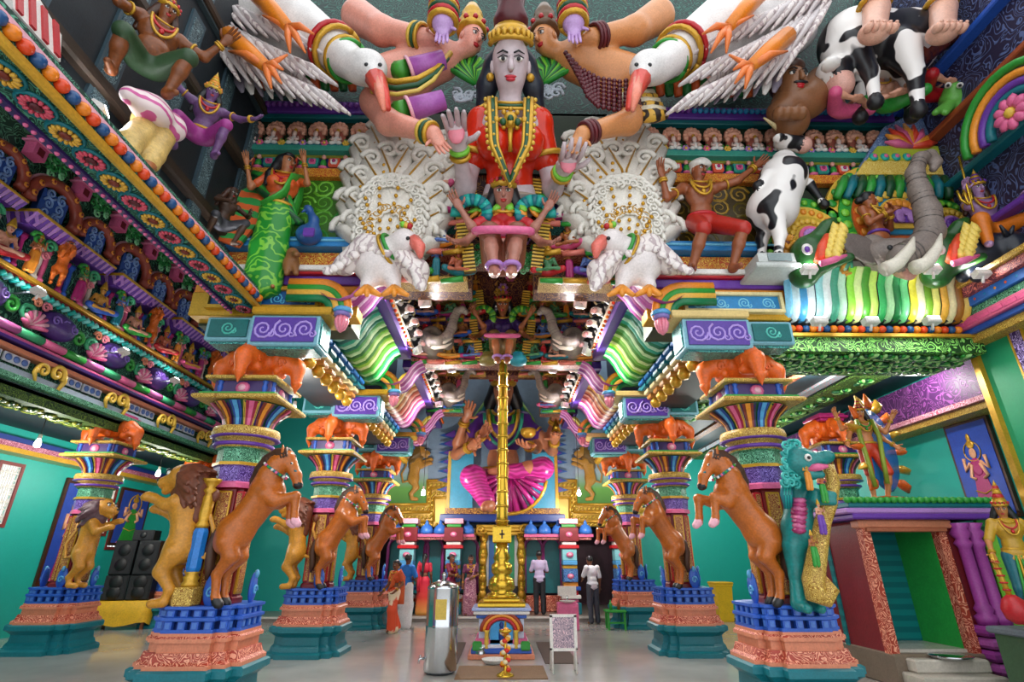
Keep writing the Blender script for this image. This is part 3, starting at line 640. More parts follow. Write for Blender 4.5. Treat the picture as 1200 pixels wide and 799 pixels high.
framed_scroll(2.75, 4.15, zf(367), zf(351), YF-.24, paint('2a8ac8'), paint('8fdcf4'), 4, wf, CREAM)
band(zf(350), zf(341), .28, ORNG2, 2.15, 4.3); band(zf(377), zf(350), .3, GOLD, 2.15, 4.3)

# ---- beam and ribbed cornice on the right of the front ----------------------------------------
mb = MB(); mb.box((5.4, YF+.5, 4.6), (3.7, 1.1, .3), 0); mb.box((5.4, YF-.05, 4.70), (3.7, .12, .05), 1); mb.box((5.4, YF+.1, 4.98), (3.7, .5, .14), 2); mb.box((5.4, YF+.2, 5.4), (3.7, .5, .7), 2)
beamR = S('beam_front_right', mb, [carved('0f3c14', '8fdc6a', 6, .5, 0, .3), GOLD, DGREY])
for i in range(26): inst('bead', BEAD[i % 3], beamR, (4.25+i*.106, YF-.08, 4.80))
LEAFB = MB()
for k in range(12):
    a = k*.55; LEAFB.ball((.13*math.cos(a)*(k/12), .13*math.sin(a)*(k/12), -.02), (.08,.035,.03), 6, k % 3, (0,0,a))
LEAFB = LEAFB.mesh('leaf_cluster', [GREEN, paint('a8e088'), DGREEN])
for i in range(13):
    for j in range(3): inst('leaf_cluster', LEAFB, beamR, (4.1+i*.24+.1*(j % 2), YF+.15+j*.28, 4.44), (0,0,i+j*2), 1.05)
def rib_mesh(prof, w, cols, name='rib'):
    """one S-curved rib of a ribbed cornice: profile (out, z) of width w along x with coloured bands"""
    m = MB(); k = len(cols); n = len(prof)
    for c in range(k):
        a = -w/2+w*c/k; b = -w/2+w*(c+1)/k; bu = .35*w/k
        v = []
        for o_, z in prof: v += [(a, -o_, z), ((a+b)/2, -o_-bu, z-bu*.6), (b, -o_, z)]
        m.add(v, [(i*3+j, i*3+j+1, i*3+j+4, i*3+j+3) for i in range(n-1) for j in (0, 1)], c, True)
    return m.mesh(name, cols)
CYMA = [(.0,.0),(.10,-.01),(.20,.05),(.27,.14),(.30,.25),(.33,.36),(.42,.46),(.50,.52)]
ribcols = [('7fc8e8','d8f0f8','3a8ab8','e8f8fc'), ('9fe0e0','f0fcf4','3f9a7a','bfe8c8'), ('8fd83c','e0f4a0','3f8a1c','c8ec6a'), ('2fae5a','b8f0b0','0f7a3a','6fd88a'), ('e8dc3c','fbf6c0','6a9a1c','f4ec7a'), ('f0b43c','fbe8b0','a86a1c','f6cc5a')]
for i in range(6):
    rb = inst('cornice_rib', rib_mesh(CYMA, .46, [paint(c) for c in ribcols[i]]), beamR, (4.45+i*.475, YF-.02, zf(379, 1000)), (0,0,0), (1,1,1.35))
    tip = MB().tube([(0,0,0),(.04,-.02,.05),(.1,-.03,.06),(.12,0,.0)], [.05,.05,.04,.02], 8); tip.build('rib_curl', [paint(ribcols[i][2])], rb, (.16,-.5,.5))
band(zf(331,1000), zf(325,1000), .6, WHITE, 4.2, XB); band(zf(335,1000), zf(331,1000), .56, RED, 4.2, XB)
# ---- beam on the right side, pier and wall below ------------------------------------------------
mb = MB(); XR = 7.1
for z0, z1, d, mi in ((4.60,4.72,.0,0),(4.72,4.80,.06,1),(4.80,4.95,.12,2),(4.95,5.08,.06,3),(5.08,5.22,.12,4),(5.22,5.36,.2,5),(5.36,5.44,.26,0)):
    mb.box((XR+.3-d/2, 3.6, (z0+z1)/2), (.6+d, 7.6, z1-z0), mi, bev=.01)
bR = S('beam_right', mb, [FIL_YEL, BLUE, PINK, FIL_GREEN, paint('2a6ac0'), carved('6a2840', 'd8786a', 8, .5, 0, .3)])
for i in range(24): inst('bead', BEAD[(2,1,4)[i % 3]], bR, (XR-.08, 3.2+i*.17, 5.15), (0,0,0), .8)
PKB = MB(); PKB.box((0,0,0), (.06,.2,.12), 0, bev=.03); PKB = PKB.mesh('pink_block', [paint('e8609a')])
for i in range(30): inst('pink_block', PKB, bR, (XR-.1, .8+i*.22, 4.875))
mb = MB(); mb.box((XR+.4, 5.6, 2.3), (.3, 3.7, 4.6), 0); mb.box((XR+.22, 7.42, 2.3), (.1, .1, 4.6), 1); mb.box((XR+.24, 6.72, 2.3), (.05, .16, 4.6), 2); mb.box((XR+.245, 6.62, 2.3), (.06, .03, 4.6), 1); mb.box((XR+.245, 6.82, 2.3), (.06, .03, 4.6), 1)
S('wall_right_near', mb, [paint('1c9a6a', .5, var=.05), GOLD, carved('3a1a6a', 'c8b0f0', 9, .5, 0, .3)])
mb = MB(); mb.box((XR+.55, 3.6, 9.0), (.3, 7.6, 7.2)); wru = S('wall_right_upper', mb, carved('2a2440', '5a6a9a', 4, .5, 0, .1))
for k_, z_ in enumerate((6.3, 7.3, 8.3, 9.3)): MB().box((XR+.35, 3.6, z_), (.3, 7.6, .1), 0, bev=.02).build('ledge', [(PURPLE, TEAL, paint('a8502c'), BLUE)[k_]], wru)
# right aisle ceiling
mb = MB(); mb.box((5.8, 13.2, 4.85), (4.6, 11, .12), 0); mb.box((7.85, 13, 4.3), (.4, 12, .62), 1); mb.box((7.8, 13, 3.95), (.5, 12, .08), 2); mb.box((7.84, 13, 3.85), (.4, 12, .1), 3)
ceR = S('ceiling_right', mb, [paint('16323c', .55, var=.4), carved('3c1048', '7a3a80', 4, .5, 0, .1), carved('9a4058', 'e0b0c0', 12, .5, 0, .4), FIL_YEL])
for x, m_, w in ((4.5, carved('24401c', '7aa83c', 7, .5, 0, .3), .5), (5.5, carved('5a2418', 'c88a50', 5, .5, 0, .1), .22), (6.3, carved('8fb0b8', 'e0606a', 9, .5, 0, .0), .2), (6.9, carved('24401c', '7aa83c', 7, .5, 0, .3), .7)):
    MB().box((x, 13.2, 4.77), (w, 11, .06)).build('ceiling_strip', [m_], ceR)
for i in range(10):
    for x in (4.5, 6.9): inst('leaf_cluster', LEAFB, ceR, (x, 8.2+i*.6, 4.74), (0,0,i), 1.2)

# ================================================================== FIGURES AND ANIMALS
V3 = lambda *a: np.array(a, float)
def nrm(v): v = np.array(v, float); return v/(np.linalg.norm(v)+1e-9)
def joints(**o):
    J = dict(pel=(0,0,.95), wai=(0,0,1.08), che=(0,.0,1.27), nec=(0,.01,1.42), hea=(0,-.01,1.57), look=(0,-1,0),
             shL=(.165,.01,1.375), elL=(.22,.03,1.11), wrL=(.23,-.05,.88), shR=(-.165,.01,1.375), elR=(-.22,.03,1.11), wrR=(-.23,-.05,.88),
             hiL=(.085,0,.92), knL=(.095,-.02,.5), anL=(.1,.02,.08), toL=(.12,-.12,.03), hiR=(-.085,0,.92), knR=(-.095,-.02,.5), anR=(-.1,.02,.08), toR=(-.12,-.12,.03),
             palmL=None, palmR=None, arms=[])
    J.update(o); return J
def shifted(J, d):
    out = dict(J)
    for k, v in J.items():
        if k in ('look', 'palmL', 'palmR', 'arms') or v is None: continue
        out[k] = tuple(np.array(v)+d)
    out['arms'] = [tuple(tuple(np.array(q)+d) for q in a[:3])+tuple(a[3:]) for a in J['arms']]
    return out
SIT_CROSS = dict(pel=(0,0,.14), wai=(0,0,.28), che=(0,0,.47), nec=(0,.01,.62), hea=(0,-.01,.77), shL=(.165,.01,.575), shR=(-.165,.01,.575), elL=(.27,.02,.33), elR=(-.27,.02,.33), wrL=(.2,-.2,.27), wrR=(-.2,-.2,.27),
                 hiL=(.09,0,.13), knL=(.42,-.24,.1), anL=(.02,-.36,.08), toL=(-.12,-.36,.06), hiR=(-.09,0,.13), knR=(-.42,-.24,.1), anR=(-.05,-.3,.06), toR=(.1,-.3,.05))
SIT_HANG = dict(pel=(0,.08,.1), wai=(0,.07,.24), che=(0,.05,.43), nec=(0,.04,.58), hea=(0,.0,.73), shL=(.165,.04,.535), shR=(-.165,.04,.535), elL=(.3,.0,.33), elR=(-.3,.0,.33), wrL=(.33,-.12,.5), wrR=(-.33,-.12,.5),
                hiL=(.09,.03,.09), knL=(.14,-.4,.12), anL=(.07,-.42,-.3), toL=(.06,-.52,-.36), hiR=(-.09,.03,.09), knR=(-.14,-.4,.12), anR=(-.07,-.42,-.3), toR=(-.06,-.52,-.36))
def frame(axis, fwd):
    z = nrm(axis); y = -nrm(np.array(fwd)-z*np.dot(fwd, z)); x = np.cross(y, z); return np.stack([x, y, z], 1)   # columns: side, back, up
def ellM(c, r, Mx, mi=0): return ('e', np.array(c, float), np.array(r, float), np.array(Mx, float), mi)
def torso_prims(J, fem=False, fat=1.0):
    P, Wa, C, N = (np.array(J[k], float) for k in ('pel', 'wai', 'che', 'nec'))
    side = nrm(np.array(J['shL'], float)-np.array(J['shR'], float)); up = nrm(N-P); fw = -np.cross(up, side)*-1
    fw = np.cross(side, up)*1.0
    if np.dot(fw, J['look']) < 0: fw = -fw
    T = frame(up, fw); f = fat
    pr = [ellM(P, (.15*f, .105*f, .12), T), ellM(Wa, (.115*f, .085*f, .13), T), ellM(C, (.15*f, .10*f, .15), T), ellM((C+N)/2+up*.0, (.16, .085, .09), T)]
    if fem: pr += [ellM(C+fw*.085+side*s*.07-up*.01, (.062, .06, .062), T) for s in (-1, 1)]
    else: pr += [ellM(C+fw*.06+side*s*.065+up*.02, (.075, .045, .06), T) for s in (-1, 1)]
    if f > 1.1: pr.append(ellM(Wa+fw*.05*f, (.13*f, .11*f, .13), T))
    return pr, T, fw
def limb_prims(J, sd, arm=True, leg=True, arm_d=0, t=1.0):
    a = []
    if arm:
        s, e, w = (np.array(J[k+sd], float) for k in ('sh', 'el', 'wr'))
        a += [ell(s, (.06*t,.06*t,.06*t)), seg(s, e, .05*t, .039*t), seg(e, w, .041*t, .026*t)]
    if leg:
        h, k, an, to = (np.array(J[q+sd], float) for q in ('hi', 'kn', 'an', 'to'))
        a += [seg(h, k, .085*t, .058*t), seg(k, k*.6+an*.4, .058*t, .056*t), seg(k*.6+an*.4, an, .054*t, .034*t), seg(an, to, .036*t, .026*t), ell(an*.9+to*.1, .04*t)]
    return a
def hand(mb, prims, w, e, palm, mi=0, t=1.0, curl=.25, spread=.22, flip=1):
    """palm as a body primitive, five unequal bent fingers as tapered tubes"""
    w, e = np.array(w, float), np.array(e, float); f = nrm(w-e); n = np.array(palm if palm is not None else (0,-1,0), float); n = n-f*np.dot(n, f)
    if np.linalg.norm(n) < .2: n = np.cross(f, (1,0,0))
    n = nrm(n); s = np.cross(f, n)*flip; M_ = np.stack([s, n, f], 1)
    prims.append(ellM(w+f*.055*t, (.042*t, .02*t, .055*t), M_, mi))
    for i, (u, L) in enumerate(((-.03,.07), (-.01,.085), (.011,.08), (.03,.062))):
        b = w+f*.095*t+s*u*t; d = nrm(f+s*u*spread*18); q1 = b+d*L*.45*t+n*L*.1*t*curl*2; q2 = q1+nrm(d+n*curl*2)*L*.35*t; q3 = q2+nrm(d+n*curl*3.5)*L*.3*t
        mb.tube([b-d*.02*t, q1, q2, q3], [.0105*t, .010*t, .009*t, .006*t], 6, mi)
    b = w+f*.03*t-s*.035*t; d = nrm(f*.6-s*.9+n*.25); q1 = b+d*.035*t; q2 = q1+nrm(d+f*.6+n*.3)*.032*t
    mb.tube([b+s*.01*t, q1, q2], [.013*t, .011*t, .007*t], 6, mi)
def face(mb, c, H, s=1.0, skin=0, white=1, dark=2, lip=3, big=False):
    """eyes, brows, nose, lips, ears in the head's frame H (side, back, up)"""
    P = lambda x, y, z: np.array(c)+H@np.array((x*s, y*s, z*s))
    Rm = Matrix(H.tolist()).to_euler()
    for q in (-1, 1):
        mb.ball(P(q*.032, -.078, .008), (.019*s, .011*s, .0105*s), 8, white, Rm); mb.ball(P(q*.032, -.0865, .008), (.0085*s, .005*s, .009*s), 8, dark, Rm)
        mb.tube([P(q*.012, -.088, .03), P(q*.032, -.088, .038), P(q*.056, -.072, .03)], [.0035*s, .0045*s, .002*s], 5, dark)
        mb.tube([P(q*.012, -.086, .016), P(q*.032, -.09, .021), P(q*.054, -.076, .013)], [.002*s, .003*s, .002*s], 5, dark)
        mb.ball(P(q*.077, .005, -.005), (.012*s, .02*s, .03*s), 8, skin, Rm)
    mb.tube([P(0, -.084, .02), P(0, -.098, -.01), P(0, -.104, -.03), P(0, -.088, -.036)], [.009*s, .012*s, .017*s, .01*s], 7, skin)
    mb.ball(P(0, -.083, -.058), (.026*s, .012*s, .007*s), 8, lip, Rm); mb.ball(P(0, -.08, -.068), (.021*s, .013*s, .009*s), 8, lip, Rm)
def head_frame(J): return frame(np.array(J['hea'], float)-np.array(J['nec'], float), J['look'])
def human(name, label, cat, J, skin, loc=(0,0,0), rz=0, scale=1.0, fem=False, group=None, h=.015, wear=(), hair=None, crown=None, jewels=None, lip=None, fat=1.0, rot=None, t=1.0, fingers=True, moustache=False, skip_legs=False, hs=1.0):
    root = empty(name, loc, rz, label, cat, group, rot, scale)
    tor, T, fw = torso_prims(J, fem, fat); mb = MB(); pr = list(tor)
    N, H0 = np.array(J['nec'], float), np.array(J['hea'], float); HF = head_frame(J); side = T[:, 0]
    pr += [seg(N-T[:, 2]*.03, H0-HF[:, 2]*.07, .05, .046), ellM(H0+HF@V3(0,.008,.02)*hs, np.array((.078,.093,.1))*hs, HF), ellM(H0+HF@V3(0,-.02,-.05)*hs, np.array((.056,.062,.062))*hs, HF)]
    for sd in 'LR': pr += limb_prims(J, sd, True, not skip_legs, t=t)
    arms = [(J['shL'], J['elL'], J['wrL'], J['palmL']), (J['shR'], J['elR'], J['wrR'], J['palmR'])]+[a if len(a) > 3 else (*a, None) for a in J['arms']]
    for a in arms[2:]: pr += [ell(a[0], .055*t), seg(a[0], a[1], .048*t, .038*t), seg(a[1], a[2], .04*t, .026*t)]
    for a in arms:
        if fingers: hand(mb, pr, a[2], a[1], a[3], 0, 1.1*t, flip=1 if a[2][0] > 0 else -1)
        else: pr.append(ell(np.array(a[2])+nrm(np.array(a[2])-np.array(a[1]))*.06, .04*t))
    fm = MB(); sdf_add(fm, pr, h=h, k=.03); face(fm, H0, HF, hs)
    fm.v_off = len(fm.v); fm.add(mb.v, mb.f, 0, True)
    if moustache: fm.ball(H0+HF@V3(0,-.09,-.046), (.035,.012,.008), 8, 2)
    inst('body', fm.mesh('body', [skin, WHITE, BLACK, lip or paint('c23a3a')], fix=False), root)
    A = {'tor': tor, 'T': T, 'J': J, 'HF': HF, 'fat': fat, 't': t, 'fem': fem}
    for w in wear: garment(root, w, A, h)
    if hair: hair_part(root, hair, A, hs)
    if crown: crown_part(root, crown, A, hs)
    if jewels: jewel_part(root, jewels, A, arms)
    return root
def garment(root, w, A, h):
    kind, mats = w[0], w[1]; mats = mats if isinstance(mats, (list, tuple)) else [mats]; J, T, t = A['J'], A['T'], A['t']; name = w[2] if len(w) > 2 else kind
    g = lambda k: np.array(J[k], float)
    if kind in ('blouse', 'shirt'):
        pr = grow(A['tor'][2:], .012) if kind == 'blouse' else grow(A['tor'], .018)
        for sd in 'LR':
            s, e = g('sh'+sd), g('el'+sd); q = s+(e-s)*(.62 if kind == 'blouse' else .85); pr += [ell(s, .068*t), seg(s, q, .066*t, .06*t)]
        for a in J['arms']: s, e = np.array(a[0]), np.array(a[1]); pr += [seg(s, s+(e-s)*.5, .06*t, .055*t)]
        if kind == 'shirt': pr += [ell(np.array(J['pel'], float)+(0,0,.02), (.165,.125,.07)), ell(np.array(J['pel'], float)-(0,0,.06), (.165,.125,.06))]
        body(name, pr, mats, root, h=h, k=.02)
    elif kind in ('trousers', 'shorts'):
        pr = grow(A['tor'][:1], .012)
        for sd in 'LR':
            hq, k, an = g('hi'+sd), g('kn'+sd), g('an'+sd)
            pr += [seg(hq, k, .098*t, .078*t)]
            if kind == 'trousers': pr += [seg(k, an, .076*t, .066*t)]
        body(name, pr, mats, root, h=h, k=.03)
    elif kind == 'skirt':     # sari or dhoti to the ankles
        pr = grow(A['tor'][:1], .016); m = (g('anL')+g('anR'))/2
        for sd in 'LR': hq, k, an = g('hi'+sd), g('kn'+sd), g('an'+sd); pr += [seg(hq, k, .105*t, .115*t), seg(k, an, .115*t, .12*t)]
        hm = (g('hiL')+g('hiR'))/2; km = (g('knL')+g('knR'))/2
        if np.linalg.norm(g('knL')-g('knR')) < .3: pr += [seg(hm, km, .1, .12), seg(km, m, .12, .13)]
        body(name, pr, mats, root, h=h, k=.05)
    elif kind == 'lap':       # cloth over crossed or hanging legs
        pr = grow(A['tor'][:1], .02)
        for sd in 'LR': hq, k, an = g('hi'+sd), g('kn'+sd), g('an'+sd); pr += [seg(hq, k, .115*t, .09*t), seg(k, k+(an-k)*w[3] if len(w) > 3 else an, .085*t, .06*t)]
        body(name, pr, mats, root, h=h, k=.04)
    elif kind == 'pallu':     # end of the sari over the shoulder and down the back
        m = MB(); s = g('shL'); P = g('pel'); f = -T[:, 1]; up = T[:, 2]; sd = T[:, 0]
        path = [P-sd*.14+f*.09, P+f*.12+up*.1, (P+g('che'))/2+sd*.06+f*.13, g('che')+sd*.1+f*.12+up*.04, s+up*.05, s-f*.1-up*.1, P-f*.14+sd*.12, P-f*.14+sd*.12-up*.3]
        m.tube(path, [.05,.06,.065,.065,.06,.07,.08,.09], 8, 0, True, .35); m.build(name, mats, root)
    elif kind == 'belt':
        m = MB(); P = (g('pel')+g('wai'))/2; f = A['fat']; n = 20; c = Matrix(T.tolist())
        pts = [Vector(P)+c@Vector((.142*f*math.cos(a), .102*f*math.sin(a), 0)) for a in [2*math.pi*i/n for i in range(n+1)]]; m.tube(pts, .022, 6); m.build(name, mats, root)
    elif kind == 'drape':     # pleats falling between the legs
        m = MB(); P = g('pel'); b = (g('anL')+g('anR'))/2; f = -T[:, 1]
        for i in range(5): u = (i-2)*.03; m.tube([P+f*.11+V3(u,0,-.02), (P+b)/2+f*.13+V3(u*1.5,0,0), b+f*.08+V3(u*2.2,0,.03)], [.015,.02,.028], 6, i % len(mats))
        m.build(name, mats, root)
def hair_part(root, hair, A, hs=1.0):
    style, mat = hair; H0 = np.array(A['J']['hea'], float); HF = A['HF']; P = lambda x, y, z: H0+HF@(np.array((x,y,z))*hs)
    R3 = lambda *r: np.array(r)*hs
    pr = [ellM(P(0,.028,.035), R3(.085,.085,.095), HF), ellM(P(0,-.035,.085), R3(.066,.05,.035), HF)]
    if style == 'bun': pr += [ellM(P(0,.125,.0), R3(.05,.045,.05), HF)]
    if style == 'braid': pr += chain([P(0,.1,0), P(0,.13,-.15), P(0,.15,-.4), P(0,.14,-.55)], [.05,.045,.035,.02])
    if style == 'long':
        for s in (-1, 1): pr += chain([P(s*.06,.03,.03), P(s*.095,.03,-.07), P(s*.14,.04,-.2), P(s*.17,.04,-.32)], [.05*hs,.045*hs,.05*hs,.03*hs])
    if style == 'turban': pr = [ellM(P(0,.01,.07), R3(.11,.11,.055), HF), ellM(P(.02,0,.1), R3(.085,.09,.05), HF), ellM(P(.06,-.03,.085), R3(.06,.06,.035), HF), ellM(P(0,.03,.02), R3(.083,.08,.07), HF)]
    body('turban' if style == 'turban' else 'hair', pr, [mat], root, h=.016*hs, k=.02)
def crown_part(root, crown, A, hs=1.0):
    m1, m2, hgt = crown; HF = A['HF']; H0 = np.array(A['J']['hea'], float)+HF@V3(0,.01,.055)*hs
    M = Matrix.Translation(H0) @ Matrix(HF.tolist()).to_4x4() @ Matrix.Scale(hs, 4); m = MB()
    m.lathe([(.085,-.02),(.1,0),(.1,.02),(.085,.03)], 16, mi=0, M=M, sy=1.08); z = .03; r = .085
    n = 4
    for i in range(n):
        dz = hgt/n*(1-.1*i); m.lathe([(r,z),(r*1.06,z+dz*.25),(r*.95,z+dz*.6),(r*.78,z+dz*.95)], 14, mi=i % 2, M=M); m.lathe([(r*.85,z+dz*.9),(r*.92,z+dz),(r*.8,z+dz*1.06)], 14, mi=0, M=M); z += dz; r *= .77
    m.lathe([(r*.6,z),(r*.8,z+.02),(r*.3,z+.05),(.002,z+.08)], 10, mi=0, M=M)
    for i in range(7): a = math.pi*(1+i/6); m.ball(M @ Vector((.098*math.cos(a), .105*math.sin(a), .035)), (.014*hs,.012*hs,.022*hs), 6, 1)
    m.build('crown', [m1, m2], root)
def ring_pts(c, ax, r, n=14, ry=None):
    ax = nrm(ax); o = nrm(np.cross(ax, (.3,.9,.31))); b = np.cross(ax, o); return [np.array(c)+o*r*math.cos(2*math.pi*i/n)+b*(ry or r)*math.sin(2*math.pi*i/n) for i in range(n+1)]
def jewel_part(root, mats, A, arms):
    mats = mats if isinstance(mats, (list, tuple)) else [mats]; J, T = A['J'], A['T']; m = MB(); t = A['t']
    N = np.array(J['nec'], float); f = -T[:, 1]; up = T[:, 2]; sd = T[:, 0]
    for k, (dp, w) in enumerate(((.05,.08), (.13,.1), (.22,.11))):
        pts = [N+sd*w*math.cos(a)+f*(.075+.055*math.sin(a)*1.0+.01*k)-up*(dp*math.sin(a)-.0) for a in [math.pi*i/12 for i in range(13)]]
        m.tube(pts, .011+.002*k, 6, k % len(mats))
    c = np.array(J['che'], float)+f*.125-up*.02; m.ball(c, (.025,.02,.03), 8, len(mats)-1)
    m.build('necklace', mats, root)
    for a in arms:
        s, e, w = (np.array(q, float) for q in a[:3])
        for q, ax, r in ((s*.45+e*.55, e-s, .05*t), (w*.9+e*.1, w-e, .036*t), (w*.8+e*.2, w-e, .038*t)): MB().tube(ring_pts(q, ax, r, 12), .011*t, 6, 0).build('bangle', mats[:1], root)

# ---- animals: side view in x-z, nose towards +x ----------------------------------------------
def horse(label, group, loc, rz, scale=1.0):
    root = empty('horse_statue', loc, rz, label, 'statue', group, None, scale)
    if 'horse' in PB: parts = PB['horse']
    else:
        p = []
        p += [ell((.19,0,.92), (.23,.21,.27), (0,.35,0)), seg((.2,0,.92), (.34,0,1.14), .225, .19), seg((.34,0,1.14), (.5,0,1.42), .2, .22), ell((.53,0,1.42), (.21,.19,.24), (0,.5,0))]
        p += chain([(.48,0,1.5), (.52,0,1.68), (.6,0,1.84), (.7,0,1.92)], [.2,.165,.14,.11])
        p += [seg((.7,0,1.92), (.86,0,1.68), .105, .075), seg((.86,0,1.68), (.9,0,1.56), .07, .062), ell((.75,0,1.83), (.09,.085,.1)), ell((.91,0,1.53), (.06,.06,.05), None, 1)]
        for s in (-1, 1):
            p += [ell((.16,s*.11,.84), (.17,.1,.23), (0,.3,0))] + chain([(.17,s*.12,.78), (.25,s*.12,.6), (.11,s*.11,.38), (.14,s*.105,.12), (.17,s*.1,.06)], [.14,.1,.06,.046,.05])
            p += [seg((.17,s*.1,.05), (.2,s*.1,.02), .055, .06, 1)]
            fx = .02 if s < 0 else -.12; p += chain([(.57,s*.12,1.4), (.68+fx*.3,s*.12,1.31), (.92+fx,s*.11,1.38), (.94+fx,s*.11,1.12), (.96+fx,s*.11,1.05)], [.12,.09,.06,.045,.05]) + [seg((.96+fx,s*.11,1.05), (1.0+fx,s*.11,1.01), .052, .05, 2)]
            p += [seg((.66,s*.06,1.99), (.645,s*.075,2.1), .036, .012)]
        m = MB(); sdf_add(m, p, h=.018, k=.035)
        for s in (-1, 1): m.ball((.80,s*.078,1.83), (.026,.014,.022), 8, 3); m.ball((.803,s*.087,1.83), (.014,.01,.014), 6, 4); m.ball((.945,s*.035,1.55), (.014,.012,.014), 6, 4)
        bd = m.mesh('body', [paint('c4671c', .32, var=.3, vscale=3), BLACK, LPINK, WHITE, BLACK], fix=False)
        m = MB()
        pts = [(.68,0,2.04),(.56,0,2.0),(.44,0,1.9),(.36,0,1.75),(.31,0,1.6),(.3,0,1.48)]
        q = chain(pts, [.04,.065,.075,.075,.06,.03])+[seg((.7,0,2.03),(.8,0,1.95),.045,.025)]
        for i_, (a_, b_) in enumerate(zip(pts[:-1], pts[1:])):
            for u_ in (0,.33,.66):
                c_ = np.array(a_)+(np.array(b_)-np.array(a_))*u_
                for s in (-1, 1): q.append(seg(c_+np.array((0,s*.05,0)), c_+np.array((.07,s*.13,-.12)), .03, .012))
        sdf_add(m, q, h=.018, k=.012); mane = m.mesh('mane', [paint('4a2a16', .5, var=.4, vscale=20)], fix=False)
        m = MB(); m.tube(ring_pts((.58,0,1.74), (.35,0,.5), .172, 20, .155), .02, 6, 0)
        for i, q in enumerate(ring_pts((.58,0,1.74), (.35,0,.5), .19, 18, .17)): m.ball(q, .022, 6, 1+i % 3)
        m.tube([(.86,-.085,1.73),(.93,0,1.7),(.86,.085,1.73)], .013, 5, 0); col = m.mesh('collar', [TEAL, PINK, GREEN, WHITE])
        m = MB(); m.tube([(.06,0,1.0),(-.05,0,.9),(-.08,0,.7),(-.05,0,.45),(-.06,0,.3)], [.04,.06,.07,.06,.02], 8); tail = m.mesh('tail', [paint('4a2a16', .5)])
        parts = PB['horse'] = [('body', bd), ('mane', mane), ('collar', col), ('tail', tail)]
    for n_, me in parts: inst(n_, me, root)
    return root
def lion(label, group, loc, rz, scale=1.0, mane_col='7a3f26'):
    root = empty('lion_statue', loc, rz, label, 'statue', group, None, scale); key = 'lion'+mane_col
    if key in PB: parts = PB[key]
    else:
        p = [ell((.02,0,.62), (.17,.16,.2)), seg((.02,0,.62), (.04,0,.9), .15, .15), ell((.06,0,1.05), (.19,.17,.24)), seg((.08,0,1.15), (.12,0,1.32), .16, .13), ell((.2,0,1.42), (.16,.14,.15)), seg((.28,0,1.39), (.4,0,1.35), .095, .075), seg((.28,0,1.3), (.36,0,1.25), .06, .045)]
        for s in (-1, 1):
            p += [ell((.04,s*.1,.58), (.13,.08,.18))]+chain([(.04,s*.11,.56), (.12,s*.12,.36), (-.02,s*.11,.17), (.02,s*.11,.05)], [.11,.08,.05,.045])+[seg((.02,s*.11,.04), (.15,s*.11,.03), .05, .05)]
            z = .06*s; p += chain([(.14,s*.12,1.12), (.24,s*.12,1.02+z), (.42,s*.11,1.1+z), (.48,s*.11,1.12+z)], [.09,.065,.05,.055])+[ell((.51,s*.11,1.11+z), (.06,.055,.045))]
            p += [ell((.16,s*.1,1.52), (.03,.02,.04))]
        m = MB(); sdf_add(m, p, h=.017, k=.035)
        for s in (-1, 1): m.ball((.325,s*.085,1.46), (.03,.022,.026), 8, 1); m.ball((.345,s*.094,1.46), (.016,.014,.016), 6, 2); m.tube([(.29,s*.1,1.49),(.33,s*.1,1.5),(.36,s*.07,1.49)], .012, 5, 2)
        m.ball((.465,0,1.38), (.03,.045,.025), 8, 2); m.ball((.39,0,1.3), (.06,.05,.02), 8, 3)
        for s in (-1, 1): m.lathe([(.012,0),(.001,-.04)], 6, (.42,s*.04,1.32), 1)
        bd = m.mesh('body', [paint('d8932c', .4, var=.3, vscale=4), WHITE, BLACK, RED], fix=False); r = random.Random(4); q = []
        for i in range(90):
            a = r.uniform(0, 2*math.pi); c = np.array((.14-r.random()*.12, .15*math.cos(a)*1.05, 1.36+.17*math.sin(a))); d = nrm(c-np.array((.18,0,1.42)))
            q.append(seg(c, c+d*r.uniform(.07,.13)+np.array((-.1,0,-.1)), .055, .014))
        q += [ell((.06,0,1.34), (.17,.2,.24)), seg((.0,0,1.3),(-.05,0,.95),.17,.1), seg((.14,0,1.2),(.16,0,1.02),.14,.06)]
        m = MB(); sdf_add(m, q, h=.017, k=.015); mane = m.mesh('mane', [paint(mane_col, .5, var=.5, vscale=14)], fix=False)
        m = MB(); m.tube([(-.12,0,.55),(-.28,0,.5),(-.34,0,.75),(-.22,0,1.0),(-.24,0,1.15)], [.035,.03,.028,.025,.02], 8, 0); m.ball((-.25,0,1.2), (.05,.05,.08), 8, 1); tail = m.mesh('tail', [paint('d8993a', .4, var=.2), paint(mane_col, .5, var=.3)])
        parts = PB[key] = [('body', bd), ('mane', mane), ('tail', tail)]
    for n_, me in parts: inst(n_, me, root)
    return root
HX = {}
def attach(sx, i):
    """nave horse on the face of a pillar that looks into the nave"""
    x, y = sx*ROWX, ROWY[i]
    lab = [['brown rearing horse on the pillar with the blue and gold post', 'brown rearing horse on the nave pillar between the lion post pillar and the brass pole', 'brown rearing horse above the woman in an orange sari'],
           ['brown rearing horse on the pillar with the teal trunked beast', 'brown rearing horse on the pillar in front of the yellow bin', 'brown rearing horse on the pillar beside the green stool']][sx > 0][i]
    horse(lab, 'rearing horses on the nave pillars', (x-sx*(.1 if i == 0 else .02), y-.38, 1.1), 0 if sx < 0 else math.pi, (.93, .93, .88))
for sx in (-1, 1):
    for i in range(3): attach(sx, i)
LG = 'rearing lions on the pillars'
lion('golden lion with a dark shaggy mane beside the blue and gold post', LG, (-3.5-.3, 6.8, 1.1), math.pi, 1.02)
lion('golden lion rearing behind the near horse, on the second nave pillar', LG, (-3.5-.34, 10.74, 1.1), math.pi, 1.02)
lion('golden lion rearing between the two farther nave horses, on the third pillar', LG, (-3.5-.34, 14.74, 1.1), math.pi, 1.02)
